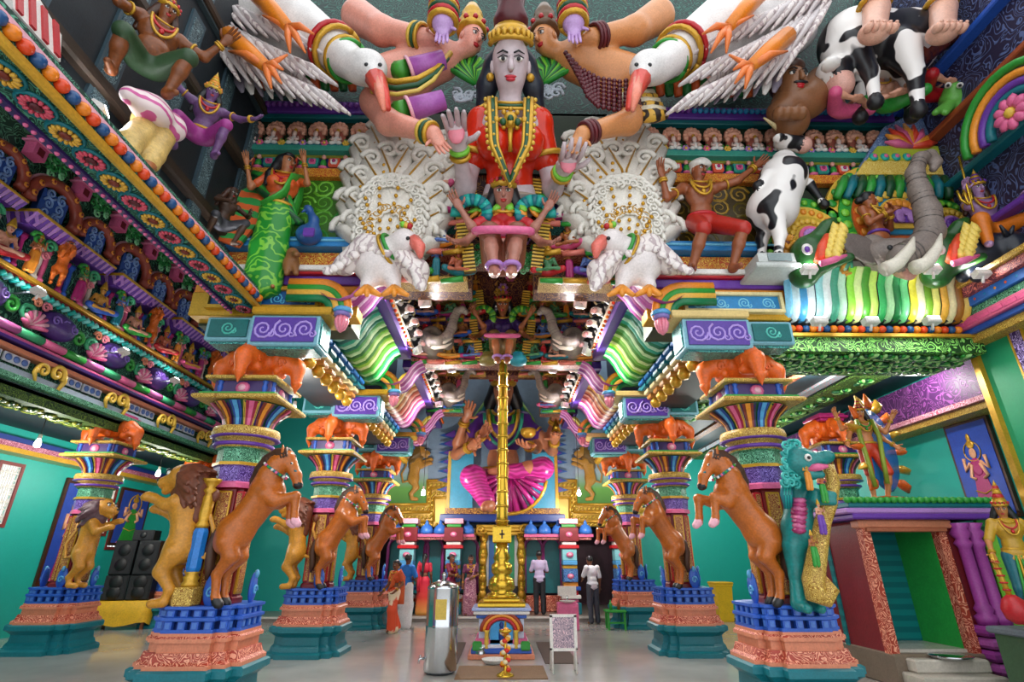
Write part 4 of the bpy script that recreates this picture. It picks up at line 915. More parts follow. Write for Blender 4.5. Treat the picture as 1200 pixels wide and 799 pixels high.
lion('golden lion leaping off the outer pillar beside the grilled window', LG, (-8.5+.36, 11.12, 1.1), 0, 1.02, '6a4a54')
lion('golden lion rearing off the outer pillar behind the loudspeakers', LG, (-8.5+.36, 15.12, 1.1), 0, 1.02, '6a4a54')
# blue and gold post on the near left pillar
t = empty('ornamental_post', (-3.5-.12, 6.79, 1.1), 0, 'slim turned post, gold with a blue octagonal middle, before the lion', 'post')
MB().box((0,0,.1), (.22,.22,.2), bev=.015).build('post_base', FIL_YEL, t)
MB().lathe([(.09,.2),(.1,.23),(.075,.26),(.09,.3),(.06,.33),(.09,.36)], 16).build('lower_turning', GOLD, t)
MB().lathe([(.07,.36),(.085,.4),(.085,.8),(.07,.84)], 8, smooth=False).build('blue_shaft', paint('1a7ad0', .3), t)
MB().lathe([(.06,.84),(.08,.88),(.055,.92),(.07,1.0),(.07,1.2),(.05,1.24),(.09,1.28),(.05,1.32),(.1,1.38),(.12,1.42)], 16).build('upper_turning', GOLD, t)

# ================================================================== THE NAVE ROOF
BORDER = paint('7fb8c8'); 
def scroll_box(name, x0, x1, y0, y1, z0, z1, ground, line, parent, n=3, border=BORDER):
    """a projecting block with framed scrollwork on its front and underside"""
    m = MB(); m.box(((x0+x1)/2, (y0+y1)/2, (z0+z1)/2), (x1-x0, y1-y0, z1-z0), 0, bev=.02); o = m.build(name, [border], parent)
    framed_scroll(x0+.05, x1-.05, z0+.05, z1-.05, y0-.03, ground, line, n, o)
    m = MB(); m.box(((x0+x1)/2, (y0+y1)/2, z0-.01), (x1-x0-.12, y1-y0-.12, .04)); m.build('underside_panel', [FIL_TEAL], o)
    for s in (-1, 1):
        m = MB(); m.box(((x0 if s < 0 else x1), (y0+y1)/2, (z0+z1)/2), (.04, y1-y0-.12, z1-z0-.1)); m.build('side_panel', [FIL_TEAL], o)
    return o
beams = {}
for sx in (-1, 1):
    mb = MB(); mb.box((sx*3.55, 12.0, 4.78), (.7, 9.4, .5), 0); mb.box((sx*3.3, 12.0, 5.05), (.5, 9.4, .12), 1); mb.box((sx*3.7, 12.0, 6.9), (.3, 9.4, 3.6), 2)
    beams[sx] = S('beam_nave_'+('left' if sx < 0 else 'right'), mb, [DGREY, TEAL, DPURP])
CRB = MB()
for i, (w, d, mi) in enumerate(((.34,.42,0),(.31,.38,1),(.28,.33,2),(.25,.28,3))): CRB.box((d/2, 0, .5-.1*i), (d, w, .085), mi, bev=.015)
CRB.lathe([(.06,-.02),(.1,.04),(.11,.09),(.07,.13),(.1,.16)], 10, (.16,0,0), 4); CRB = CRB.mesh('corbel', [paint('1f6ab0'), TEAL, CREAM, paint('c8863c'), GOLD])
SAW = MB(); SAW.plate([(-.13,.12),(.13,.12),(.11,.02),(.04,-.1),(-.02,-.13),(-.06,-.05),(-.11,0)], .1, 0, 'x'); SAW = SAW.mesh('wave_tooth', [paint('2a3038', .5)])
CYMA2 = [(.0,.0),(.14,-.10),(.30,-.13),(.46,-.06),(.58,.10),(.66,.26),(.76,.38),(.88,.44)]
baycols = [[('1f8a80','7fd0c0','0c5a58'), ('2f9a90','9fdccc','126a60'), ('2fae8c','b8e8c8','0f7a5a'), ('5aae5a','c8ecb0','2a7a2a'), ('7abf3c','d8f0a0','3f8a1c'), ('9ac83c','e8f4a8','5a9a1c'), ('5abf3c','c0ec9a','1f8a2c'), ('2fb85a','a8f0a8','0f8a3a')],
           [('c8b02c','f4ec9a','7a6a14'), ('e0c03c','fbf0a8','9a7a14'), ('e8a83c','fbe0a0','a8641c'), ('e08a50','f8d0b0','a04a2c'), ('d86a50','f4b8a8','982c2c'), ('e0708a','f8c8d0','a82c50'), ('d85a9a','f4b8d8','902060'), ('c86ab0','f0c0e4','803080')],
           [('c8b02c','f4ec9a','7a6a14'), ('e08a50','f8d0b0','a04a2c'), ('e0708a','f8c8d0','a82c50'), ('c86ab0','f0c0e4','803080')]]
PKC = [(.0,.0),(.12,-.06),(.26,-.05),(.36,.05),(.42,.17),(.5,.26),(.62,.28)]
BUD = MB(); BUD.lathe([(.11,.0),(.13,.03),(.12,.06),(.06,.07)], 12, mi=1); BUD.lathe([(.14,.06),(.15,.1),(.13,.13)], 12, mi=2)
for i in range(8):
    a = i*math.pi/4; BUD.tube([(.06*math.cos(a),.06*math.sin(a),.0),(.08*math.cos(a),.08*math.sin(a),-.08),(.05*math.cos(a),.05*math.sin(a),-.18),(0,0,-.25)], [.03,.035,.03,.01], 6, 0)
BUD = BUD.mesh('lotus_bud', [paint('f08aa0'), paint('8a7ac0'), LBLUE])
def rainbow(sx):
    m = MB()
    for i, r in enumerate((.44,.36,.28,.2)):
        pts = [(sx*(-.5), 0, r)]+[(sx*(r*math.sin(a)-.05), 0, r*math.cos(a)) for a in [math.pi/2*k/8 for k in range(9)]]+[(sx*(r-.05),0,-.08)]
        m.tube(pts, .045, 6, i, True, 1.6)
    return m.mesh('rainbow_bracket', [paint('f0902c'), GREEN, paint('f4b84a'), paint('0f7a4a')])
RBW = {1: rainbow(1), -1: rainbow(-1)}
for sx in (-1, 1):
    B = beams[sx]; nm = 'left' if sx < 0 else 'right'
    for i, y in enumerate(ROWY):
        scroll_box('scroll_block', min(sx*2.55, sx*3.5), max(sx*2.55, sx*3.5), y-.5, y-.02, 4.3, 4.76, paint('5a3a9e'), paint('b79ae8'), B, 3)
        scroll_box('scroll_block', min(sx*3.52, sx*4.15), max(sx*3.52, sx*4.15), y-.42, y-.02, 4.4, 4.76, paint('0c6a6a'), paint('58c8b8'), B, 1)
        # stepped ledge and rainbow brackets with lotus buds above the block
        MB().box((sx*2.95, y-.25, 4.82), (1.1, .6, .12), bev=.02).build('ledge', [GOLD if sx < 0 else paint('e0c27a')], B)
        inst('rainbow_bracket', RBW[-sx], B, (sx*2.6, y-.45, 4.86), (0,0,0), 1); inst('lotus_bud', BUD, B, (sx*2.27, y-.45, 4.76), (0,0,0), .95)
        pc = [paint(q) for q in ('d070b8','f4c0e0','a8408c','f0c8e8','c86ab8','f8d8ec','8a3a9a')]
        for k in range(3):
            me = rib_mesh(CYMA2, .26, [pc[(2*k+j) % 7] for j in range(3)]); inst('cornice_rib', me, B, (sx*2.62, y-.42+.26*k, 5.12), (0,0,-sx*math.pi/2), (1,1.0,.95))
        if i < 3:
            y1 = ROWY[i+1] if i < 2 else 17.6; a0, a1 = y+.35, y1-.65; cols = baycols[min(i, 2)]; n = len(cols)
            for k in range(n):
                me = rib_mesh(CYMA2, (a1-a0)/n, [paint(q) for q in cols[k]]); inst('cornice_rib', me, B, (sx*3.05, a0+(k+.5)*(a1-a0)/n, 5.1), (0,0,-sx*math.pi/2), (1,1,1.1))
            nt = 9
            for k in range(nt):
                inst('wave_tooth', SAW, B, (sx*3.12, a0+(k+.5)*(a1-a0)/nt, 4.95), (0,0,0), (1, 1.15, 1))
            for k in range(6): inst('corbel', CRB, B, (sx*3.2, a0+.25+k*(a1-a0-.3)/6, 4.38), (0,0,0 if sx < 0 else math.pi))
            # purple lintel with beads at the inner edge
            m = MB(); m.box((sx*2.12, (a0+a1)/2, 5.68), (.28, a1-a0+.5, .16), 0); m.box((sx*2.0, (a0+a1)/2, 5.8), (.16, a1-a0+.5, .08), 1); pl = m.build('lintel', [paint('54359a'), paint('d8c0a0')], B)
            for k in range(16): inst('bead', BEAD[2] if k % 2 else BEAD[1], pl, (sx*1.93, a0+k*(a1-a0)/15, 5.72), (0,0,0), .55)
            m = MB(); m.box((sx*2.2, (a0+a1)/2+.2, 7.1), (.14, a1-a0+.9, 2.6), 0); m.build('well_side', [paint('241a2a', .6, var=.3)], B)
mb = MB(); mb.box((0, 12.4, 8.55), (8, 9.6, .2)); S('ceiling_nave', mb, paint('201a2c', .6))

# ---- small cows looking out along the lintels ------------------------------------------------
def cow_head_mesh():
    m = MB(); p = [ell((0,0,0), (.11,.12,.13)), seg((0,-.06,-.02), (0,-.2,-.09), .085, .07), ell((0,-.22,-.1), (.07,.05,.06), None, 1), seg((0,.05,0), (0,.3,.02), .12, .17)]
    for s in (-1, 1): p += [seg((s*.1,0,.05), (s*.21,-.01,.03), .035, .03)]
    sdf_add(m, p, h=.018, k=.03)
    for s in (-1, 1): m.tube([(s*.06,0,.11),(s*.13,-.01,.2),(s*.1,-.03,.28)], [.028,.022,.006], 7, 2); m.ball((s*.075,-.085,.03), (.022,.018,.026), 7, 3); m.ball((s*.03,-.265,-.085), .012, 5, 3)
    return m.mesh('body', [spots('f0eeea', '1c1c20', 5, .5), paint('e8b0a8'), CREAM, BLACK], fix=False)
COWH = cow_head_mesh()
for sx in (-1, 1):
    for i in range(2):
        a0 = ROWY[i]+.6
        for k in range(6):
            t = empty('cow_statue', (sx*1.86, a0+k*.56, 5.98), -sx*R(50), f"small black and white cow on the {('nearer', 'farther')[i]} purple lintel, on the {('lion post', 'teal beast')[sx > 0]} side", 'statue', f'small cows along lintel {i*2+(sx > 0)+1}', None, .95)
            inst('head', COWH, t)

# ---- elephant heads with raised trunks ---------------------------------------------------------
def elephant_mesh(path, rad, grey='8f8478'):
    m = MB(); p = [ell((0,0,0), (.27,.26,.3)), ell((0,-.1,.1), (.2,.16,.16)), seg((0,.1,-.05), (0,.5,-.1), .26, .3)]
    p += chain(path, rad)
    sdf_add(m, p, h=.02, k=.05)
    for s in (-1, 1):
        e = MB(); sdf_add(e, [ell((s*.36,.08,0), (.17,.035,.26), (0,0,s*.5))], h=.025, k=.01); m.add(e.v, e.f, 0, True)
        m.ball((s*.16,-.19,.02), (.03,.025,.03), 8, 2); m.ball((s*.165,-.21,.02), .014, 6, 3)
    # ridges along the trunk
    for i in range(len(path)-1):
        a, b = np.array(path[i]), np.array(path[i+1])
        for u in (.0,.33,.66): m.tube(ring_pts(a+(b-a)*u, b-a, (rad[i]+(rad[i+1]-rad[i])*u)*1.0, 10), .012, 4, 1)
    return m.mesh('body', [paint(grey, .5, var=.2), paint('6a6058', .5), WHITE, BLACK], fix=False)
def tusk_mesh(side, up=.2):
    m = MB(); m.tube([(side*.13,-.2,-.15),(side*.16,-.38,-.2),(side*.2,-.55,-.12),(side*.22,-.66,up-.15)], [.055,.05,.04,.012], 8); return m.mesh('tusk', [paint('efe4cc', .3)])
# nave elephants: trunk swings towards the centre and curls up
def trunk_path(s): return [(0,-.2,-.05),(s*.06,-.36,-.2),(s*.22,-.42,-.24),(s*.4,-.42,-.12),(s*.5,-.4,.12),(s*.53,-.38,.36),(s*.6,-.4,.52),(s*.72,-.42,.56),(s*.8,-.42,.48)]
ELE = {s: elephant_mesh(trunk_path(s), [.16,.14,.125,.115,.105,.095,.085,.075,.06]) for s in (-1, 1)}
def arc_tusk(s):
    m = MB()
    for k in (0, .11): m.tube([(s*.0,-.25,-.16-k),(s*.14,-.42,-.28-k),(s*.36,-.48,-.28-k),(s*.52,-.48,-.18-k)], [.05,.048,.04,.012], 8)
    return m.mesh('tusks', [paint('efe0cc', .3)])
TSK = {s: arc_tusk(s) for s in (-1, 1)}
for i in (1, 2):
    y = ROWY[i]
    for sx in (-1, 1):
        lab = ['nearer grey elephant head with curled trunk, below the peacock by the green sari statue', 'nearer grey elephant head with curled trunk, below the peacock by the turbaned man', 'grey elephant head in the farther tier above the brass pole, on the lion post side', 'grey elephant head in the farther tier above the brass pole, on the teal beast side'][(i-1)*2+(sx > 0)]
        t = empty('elephant_statue', (sx*1.55, y-.5, 6.05), 0, lab, 'statue', 'elephant heads under the nave roof', None, .95)
        inst('head', ELE[-sx], t); inst('tusks', TSK[-sx], t)

# ---- cross walls between the bays, crowded with figures ----------------------------------------
def attendant_mesh(kind):
    J = joints(**(SIT_CROSS if kind == 0 else dict(elL=(.28,-.05,1.2), wrL=(.2,-.16,1.42), elR=(-.25,-.02,1.12), wrR=(-.12,-.15,1.1))))
    tor, T, fw = torso_prims(J, True); pr = list(tor)+[seg(J['nec'], J['hea'], .05, .05), ell(np.array(J['hea']), (.08,.09,.11))]
    for sd in 'LR': pr += limb_prims(J, sd)+[ell(np.array(J['wr'+sd])+nrm(np.array(J['wr'+sd])-np.array(J['el'+sd]))*.05, .04)]
    m = MB(); sdf_add(m, pr, h=.028, k=.03); face(m, np.array(J['hea'], float), head_frame(J))
    bd = m.mesh('body', [SKIN, WHITE, BLACK, RED], fix=False); m = MB()
    if kind == 0: q = grow(tor[:1], .025)+[seg(J['hi'+s], J['kn'+s], .12, .1) for s in 'LR']
    else: q = grow(tor[:1], .02)+[seg(J['hi'+s], J['kn'+s], .11, .12) for s in 'LR']+[seg(J['kn'+s], J['an'+s], .12, .12) for s in 'LR']
    sdf_add(m, q, h=.03, k=.04); sk = m.mesh('skirt', [RED], fix=False)
    m = MB(); H0 = J['hea']; m.lathe([(.1,0),(.11,.03),(.09,.1),(.06,.2),(.03,.27),(.0,.32)], 10, (H0[0],H0[1]+.01,H0[2]+.05)); cr = m.mesh('crown', [GOLD])
    m = MB(); N = J['nec']; m.tube([(.1*math.cos(a),-.09-.05*math.sin(a),N[2]-.13*math.sin(a)) for a in [math.pi*k/8 for k in range(9)]], .016, 5); nk = m.mesh('necklace', [GOLD])
    return [('body', bd), ('skirt', sk), ('crown', cr), ('necklace', nk)]
ATT = [attendant_mesh(0), attendant_mesh(1)]
ASK = [SKIN, paint('e0a084', .4), paint('4a8a5a', .4), paint('c86a4a', .4), paint('5a78b8', .4), paint('d89a3c', .4)]
ACL = [RED, MAG, GREEN, paint('e8902c'), BLUE, PURPLE, paint('e05a8a'), TEAL]
SKN = ['brown', 'pink', 'green', 'copper', 'blue', 'golden']; CLN = ['red', 'magenta', 'green', 'orange', 'blue', 'purple', 'pink', 'teal']
VAR = {}
def attendant(kind, a, b, loc, rz, scale, label, group):
    if '%' in label: label = label.replace('%', f"{('seated', 'standing')[kind]} {SKN[a]}-skinned deity in a {CLN[b]} skirt")
    t = empty('deity_statue', loc, rz, label, 'statue', group, None, scale)
    for n_, me in ATT[kind]:
        key = (kind, n_, a if n_ == 'body' else b if n_ == 'skirt' else 0)
        if key not in VAR:
            m2 = me.copy()
            if n_ == 'body': m2.materials[0] = ASK[a]
            if n_ == 'skirt': m2.materials[0] = ACL[b]
            VAR[key] = m2
        inst(n_, VAR[key], t)
    return t
LADDER = MB(); LADDER.box((0,0,.3), (.2,.05,.6), 1)
for k in range(8): LADDER.box((0,-.03,.04+k*.075), (.2,.03,.035), 0)
LADDER = LADDER.mesh('gold_fret', [YEL, paint('4a3a14')])
HORN = MB(); HORN.tube([(-.25,0,0),(0,-.03,0),(.2,-.02,.02)], [.05,.06,.07], 8, 0); HORN = HORN.mesh('moulded_roll', [GREEN]); HORN2 = HORN.copy(); HORN2.materials[0] = GOLD; HORN3 = HORN.copy(); HORN3.materials[0] = paint('e07a6a')
tor_w = {}
rnd = random.Random(11)
for i, y in enumerate(ROWY):
    mb = MB(); hw = 2.15
    # (lowest z of the wall, half-width kept clear in the middle) per arch
    if i == 0: mb.box((0, y+.35, 7.1), (2*hw, .4, 2.0)); [mb.box((s_*1.3, y+.35, 5.85), (1.6, .4, .6)) for s_ in (-1, 1)]
    elif i == 1: mb.box((0, y+.35, 7.1), (2*hw, .4, 2.8))
    else: mb.box((0, y+.35, 7.65), (2*hw, .4, 1.7)); [mb.box((s_*1.65, y+.35, 6.2), (1.0, .4, 1.2)) for s_ in (-1, 1)]
    o = S('wall_arch', mb, [carved('4a2028', 'b07a3c', 5, .5, 0, .1)]); tor_w[i] = o
    grp = ['small figures crowding the front arch of the nave', 'small figures crowding the second arch of the nave', 'small figures crowding the farthest arch of the nave'][i]
    lbl = ['small % on the front arch', 'small % among the elephants of the second arch', 'small % over the great seated goddess'][i]
    for sx in (-1, 1):
        zs = (5.62, 6.12, 6.66, 7.2) if i == 0 else (5.72, 6.24, 6.76, 7.28) if i == 1 else (5.7, 6.22, 6.85, 7.4)
        for r_, z in enumerate(zs):
            x0 = .55 if i == 0 else .5 if i == 1 else (1.15 if z < 6.7 else .5); x1 = 2.0; n = int((x1-x0)/.3)
            MB().box((sx*(x0+x1)/2, y+.04, z-.05), (x1-x0, .4, .08), bev=.02).build('ledge', [(FIL_YEL, FIL_SALM, FIL_TEAL, FIL_PURP)[(r_+i) % 4]], o)
            for k in range(n):
                x = sx*(x0+.15+k*(x1-x0-.1)/n); kind = (k+r_) % 2
                attendant(kind, rnd.randrange(6), rnd.randrange(8), (x, y-.1-rnd.random()*.06, z), rnd.uniform(-.35,.35), (.31 if kind else .54)*rnd.uniform(.95,1.08), lbl, grp)
            for k in range(4): inst('moulded_roll', (HORN, HORN2, HORN3)[(k+r_) % 3], o, (sx*(x0+.2+k*(x1-x0)/4), y-.2, z-.12), (0,0,rnd.uniform(-.2,.2)), .75)
        for k, (dx, dz) in enumerate(((.5,5.62),(.62,6.2),(.5,6.9))):
            if i < 2 or dz > 6.5: inst('gold_fret', LADDER, o, (sx*dx, y-.22, dz), (0, sx*.12, 0), (.9,1,.85))
    for k in range(10):
        a = rnd.uniform(-.5, .5); inst('flower', FLWM[k % 3], o, (a, y+.1, rnd.uniform(6.2 if i < 2 else 7.0, 8)), (0,0,0), 1.8)
    if i < 2:
        for k in range(9): inst('scroll_bush', BUSH, o, (-.6+.15*k, y+.05, 5.9+.14*(k % 3)), (0,0,-math.pi/2), .5)
# ---- deities seated at the middle of each arch with legs hanging down -------------------------
def seated_deity(i, y, z, s, label, skin, blouse, lapc, sleeve):
    J = joints(**SIT_HANG); J.update(elL=(.3,-.02,.42), wrL=(.4,-.1,.56), elR=(-.3,-.02,.42), wrR=(-.4,-.1,.56), look=(0,-1,-.2), hea=(0,-.05,.78))
    J.update(knL=(.12,-.4,.1), knR=(-.12,-.4,.1))
    J['arms'] = [((.15,.05,.53), (.36,.05,.3), (.42,-.1,.2)), ((-.15,.05,.53), (-.36,.05,.3), (-.42,-.1,.2))]
    r = human('deity_statue', label, 'statue', J, skin, (0, y, z), 0, s, True, 'deities seated over the arches of the nave', .014, [('blouse', blouse, 'blouse'), ('lap', lapc, 'skirt', .12)], ('long', BLACK), (GOLD, RED, .06), None, hs=1.3)
    MB().tube([(.1*math.cos(a),-.04-.09*math.sin(a),.585-.07*max(0,math.sin(a))) for a in [2*math.pi*k/20 for k in range(21)]], .014, 6).build('necklace', [GOLD], r)
    m = MB()      # hem seen from below and puffed sleeves
    m.tube([(.24*math.cos(a), -.42+.08*math.sin(a)*1.2, .1+.05*math.sin(a)) for a in [2*math.pi*k/20 for k in range(21)]], .035, 8); m.build('hem', [PINK], r)
    for sx in (-1, 1):
        m = MB()
        for k in range(12): a = math.pi*(-.1+1.1*k/11); m.tube([(sx*(.3-.1*math.cos(a)), .0, .58+.1*math.sin(a)), (sx*(.3-.2*math.cos(a)), -.03, .58+.2*math.sin(a))], [.035,.045], 6, k % 2)
        m.build('ruffled_sleeve', sleeve, r)
    m = MB(); 
    for sx in (-1, 1): m.tube(ring_pts((sx*.07,-.42,-.24), (0,.05,1), .062, 12), .022, 6)
    m.build('anklets', [LILAC], r)
    return r
seated_deity(0, YF-.45, 5.6, 1.62, 'brown seated deity with teal ruffled sleeves, below the goddess in a red blouse', paint('b87a68', .38), RED, [paint('8a4a34', .4)], [TEAL, TURQ])
seated_deity(1, 10.85, 5.85, 1.45, 'brown seated deity with bright green ruffled sleeves, in the second arch', SKIN, DPURP, [paint('8a6a3c', .4)], [LGREEN, GREEN])
seated_deity(2, 15.0, 7.0, 1.0, 'small seated deity behind the tip of the brass pole', SKIN, RED, [paint('b8862c', .4)], [YEL, ORNG2])
POT = MB().lathe([(.05,0),(.16,.03),(.2,.12),(.17,.2),(.1,.24),(.13,.28)], 14)
for x, y, m_, lb in ((-.32, 10.75, paint('8a7a3c', .4), 'olive brown pot under the deity with green sleeves'), (.35, 10.75, paint('2aa0b8', .4), 'turquoise pot under the deity with green sleeves')):
    o = POT.build('pot', [m_], None, (x, y, 5.5)); tag(o, lb, 'pot')

# figures, small columns and orange lions under the hanging cornices of the left gallery
CLM = [MB().lathe([(.06,0),(.07,.04),(.04,.08),(.05,.3),(.035,.5),(.06,.56),(.07,.62)], 10).mesh('colonnette', [m_]) for m_ in (PINK, BLUE, paint('e8e0d0'), MAG)]
for i in range(20):
    yy = 7.05+i*.54
    inst('colonnette', CLM[i % 4], galL, (XL+.12, yy, 6.1)); inst('colonnette', CLM[(i+2) % 4], galL, (XL+.12, yy+.12, 6.1))
    if i % 5 == 2:
        t = empty('lion_statue', (XL+.3, yy+.25, 6.1), R(-40), ['orange maned lion crouching in the carved front, nearest the bead beam', 'orange maned lion crouching in the carved front between two cornices', 'orange maned lion crouching in the carved front near the orange bracket', 'orange maned lion crouching deep in the carved front'][i//5], 'statue', 'orange lions of the left gallery', None, .55)
        for n_, me in PB['lion7a3f26']:
            key = ('olion', n_)
            if key not in VAR: VAR[key] = me.copy(); VAR[key].materials[0] = paint('f0701c', .4, var=.3)
            inst(n_, VAR[key], t)
    else: attendant(i % 2, (1, 0, 3, 2, 5, 4)[i % 6], (i*3) % 8, (XL+.25, yy+.3, 6.1), R(70), .4 if i % 2 else .62, 'small % under the cornices of the left gallery', 'small figures of the left gallery')

# ================================================================== STATUES OF THE TALL FRONT
def Wp(px, py, Y=6.7, dy=0): return np.array(onY(px, py, Y))+np.array((0, dy, 0))
def organic(name, label, cat, prims, mats, base, extra=None, h=.03, k=.05, group=None, part='body'):
    root = empty(name, tuple(base), 0, label, cat, group); m = MB(); sdf_add(m, prims, h=h, k=k)
    if extra: extra(m)
    inst(part, m.mesh(part, mats, fix=False), root, tuple(-np.array(base))); root['_b'] = tuple(float(v) for v in base); return root
def sub(root, name, mb, mats): 
    b = root['_b']; return inst(name, mb.mesh(name, mats), root, (-b[0], -b[1], -b[2]))
mir = lambda px: 1191-px
# ---- the goddess in the red blouse ---------------------------------------------------------------
J = joints(look=(0,-1,-.1), pel=(0,0,1.03), wai=(0,0,1.1), hea=(0,-.02,1.59), shL=(.12,.01,1.365), shR=(-.12,.01,1.365), elR=(-.19,-.02,1.08), wrR=(-.205,-.16,1.2), palmR=(0,-1,0), elL=(.19,.0,1.08), wrL=(.215,-.16,1.12), palmL=(0,-.9,.3))
gw = onY(597, 222, 6.95); gs = 3.75
G1 = human('goddess_statue', 'pale grey goddess in a red blouse with gold and green borders, palm raised', 'statue', J, SKIN_W, (0,0,0), 0, gs, True, None, .013, [], None, None, None, paint('d83a4a'), skip_legs=True, rot=(R(27), 0, 0), fat=.8)
G1.location = Vector(gw)-Matrix.Rotation(R(27), 3, 'X') @ Vector((0, 0, 1.08*gs))
tor, T, fw = torso_prims(J, True, .8)
body('blouse', grow(tor[1:3], .012)+[ell((0,.01,1.36), (.135,.08,.07))]+[ell((s_*.068,-.085,1.255), (.075,.075,.08)) for s_ in (-1, 1)]+[ell(J['sh'+s], .068) for s in 'LR']+[seg(J['sh'+s], np.array(J['sh'+s])*.45+np.array(J['el'+s])*.55, .062, .058) for s in 'LR'], [paint('dc3016', .18, var=.1)], G1, h=.012, k=.02)
sk = body('skirt', [ell((0,0,1.03), (.135,.1,.05)), ell((0,0,.995), (.15,.11,.035))], [stripes('6a625c', 'a8988a', 2, 160, .4, 0, .03)], G1, h=.012, k=.02)
for k_ in range(9):
    a_ = math.pi*(1.08+.84*k_/8)
    for j_, m_ in enumerate((LGREEN, ORNG2)): MB().tube([(.13*math.cos(a_),.11*math.sin(a_),1.0), (.17*math.cos(a_),.14*math.sin(a_),.975-.012*j_), (.21*math.cos(a_),.15*math.sin(a_),.965-.03*j_)], [.014,.02,.008], 6, 0, True, .6).build('waist_leaf', [m_], sk)
m = MB()
U = lambda a, w_: ((w_ if a > 0 else -w_)*min(1, abs(a)*2.2)*(1-.25*(1-abs(a))), -.075-.105*math.sin(math.pi*min(1,(1-abs(a))*.62))-.02, 1.43-(1-abs(a))**.9*.37)
ts = [-1+2*k_/28 for k_ in range(29)]
m.tube([U(a, .088) for a in ts], .012, 6, 0); m.tube([U(a, .074) for a in ts], .012, 6, 1); m.tube([U(a, .06) for a in ts], .008, 6, 0)
for a in ts: x_, y_, z_ = U(a, .103); m.ball((x_, y_+.004, z_-.004), .0095, 6, 2)
for a in ts[::2]: x_, y_, z_ = U(a, .074); m.ball((x_, y_-.011, z_), .006, 5, 2)
m.build('garland', [GOLD, DGREEN, YEL], G1)
m = MB()
for rr, z, mi in ((.07,1.45,0),(.082,1.435,1),(.094,1.42,0)): m.tube([(rr*math.cos(a), -.01-rr*1.0*math.sin(a)-.03*max(0,math.sin(a)), z-.045*max(0,math.sin(a))) for a in [2*math.pi*k/24 for k in range(25)]], .008, 6, mi)
for k in range(9): a = math.pi*(.12+.76*k/8); m.ball((.1*math.cos(a), -.075-.09*math.sin(a), 1.40-.09*math.sin(a)), (.014,.01,.016), 6, (0,1)[k % 2])
m.ball((0,-.15,1.325), (.03,.018,.036), 10, 0); m.ball((0,-.165,1.325), (.014,.012,.016), 8, 1)
for k in range(8): a = k*math.pi/4; m.ball((.038*math.cos(a),-.15,1.325+.042*math.sin(a)), .011, 6, 0)
m.tube([(0,-.15,1.29),(0,-.155,1.24),(0,-.145,1.2)], [.012,.008,.01], 6, 0)
m.build('necklace', [GOLD, DGREEN], G1)
for s_ in (-1, 1):
    sd = 'L' if s_ > 0 else 'R'; sh, el_, wr_ = (np.array(J[k_+sd], float) for k_ in ('sh','el','wr'))
    MB().tube(ring_pts(sh*.5+el_*.5, el_-sh, .07, 16), .013, 6).build('armlet', [GOLD], G1); MB().tube(ring_pts(wr_, wr_-el_, .034, 12), .011, 6).build('bangle', [LGREEN], G1); MB().tube(ring_pts(wr_*.85+el_*.15, wr_-el_, .036, 12), .011, 6).build('bangle', [GOLD], G1)
    MB().tube([(s_*.1,-.03,1.43),(s_*.135,-.02,1.41),(s_*.17,.0,1.37)], [.014,.016,.012], 6, 0, True, .6).build('shoulder_trim', [GOLD], G1)
    MB().ball(wr_+nrm(wr_-el_)*.07+np.array((0,-.022,0)), (.034,.012,.045), 10).build('painted_palm', [paint('f08a9c', .4)], G1)
HF = head_frame(J); A_ = {'J': J, 'HF': HF}
body('hair', [ellM(np.array(J['hea'])+HF@V3(0,.04,.02), (.092,.07,.1), HF)]+sum([chain([np.array(J['hea'])+HF@V3(s_*.07,.045,.02), np.array(J['hea'])+HF@V3(s_*.1,.05,-.07), np.array(J['hea'])+HF@V3(s_*.125,.06,-.17)], [.045,.045,.03]) for s_ in (-1,1)], []), [paint('1c2432', .4)], G1, h=.014, k=.02)
m = MB(); H0 = np.array(J['hea']); m.tube([H0+HF@V3(.085*math.cos(a), -.06*math.sin(a)-.03, .075+.015*math.sin(a)) for a in [math.pi*k/12 for k in range(13)]], .012, 6)
for k in range(9): a = math.pi*(.1+.8*k/8); m.ball(H0+HF@V3(.088*math.cos(a), -.062*math.sin(a)-.032, .095+.012*math.sin(a)), (.012,.012,.02), 6)
for s in (-1, 1): m.ball(H0+HF@V3(s*.086,-.005,-.045), .018, 8)
m.lathe([(.082,.0),(.086,.02),(.07,.05)], 16, tuple(H0+HF@V3(0,.015,.1)), 0); m.lathe([(.07,.05),(.075,.09),(.055,.14),(.06,.17),(.03,.22)], 14, tuple(H0+HF@V3(0,.02,.1)), 1); m.build('crown', [GOLD, paint('5a1f26')], G1)
# leafy crests and grey cloud scrolls beside her head
for s in (-1, 1):
    b = onY(597+s*38, 85, 6.5); t = empty('leaf_crest', b, 0, f'bunch of green leaves beside the grey goddess, towards the {"pink" if s < 0 else "bead-draped"} god', 'ornament')
    m = MB(); r_ = random.Random(s+5)
    for k in range(16): a = math.pi*(.05+.9*k/15); m.tube([(0,0,-.3),(s*.15+.2*math.cos(a),-.05,-.1+.2*math.sin(a)),(s*.15+.34*math.cos(a),-.1,-.1+.42*math.sin(a))], [.05,.07,.03], 6, k % 3, True, .5)
    m.build('leaves', [GREEN, LGREEN, DGREEN], t)
    m = MB()
    for k in range(7): m.spiral((s*.12+r_.uniform(-.25,.25), .0, -.45+r_.uniform(-.15,.15)), .12, 1.4, .03, 0, 'y', s, k, 5, 10)
    m.build('cloud_scrolls', [paint('aab2bc')], t)

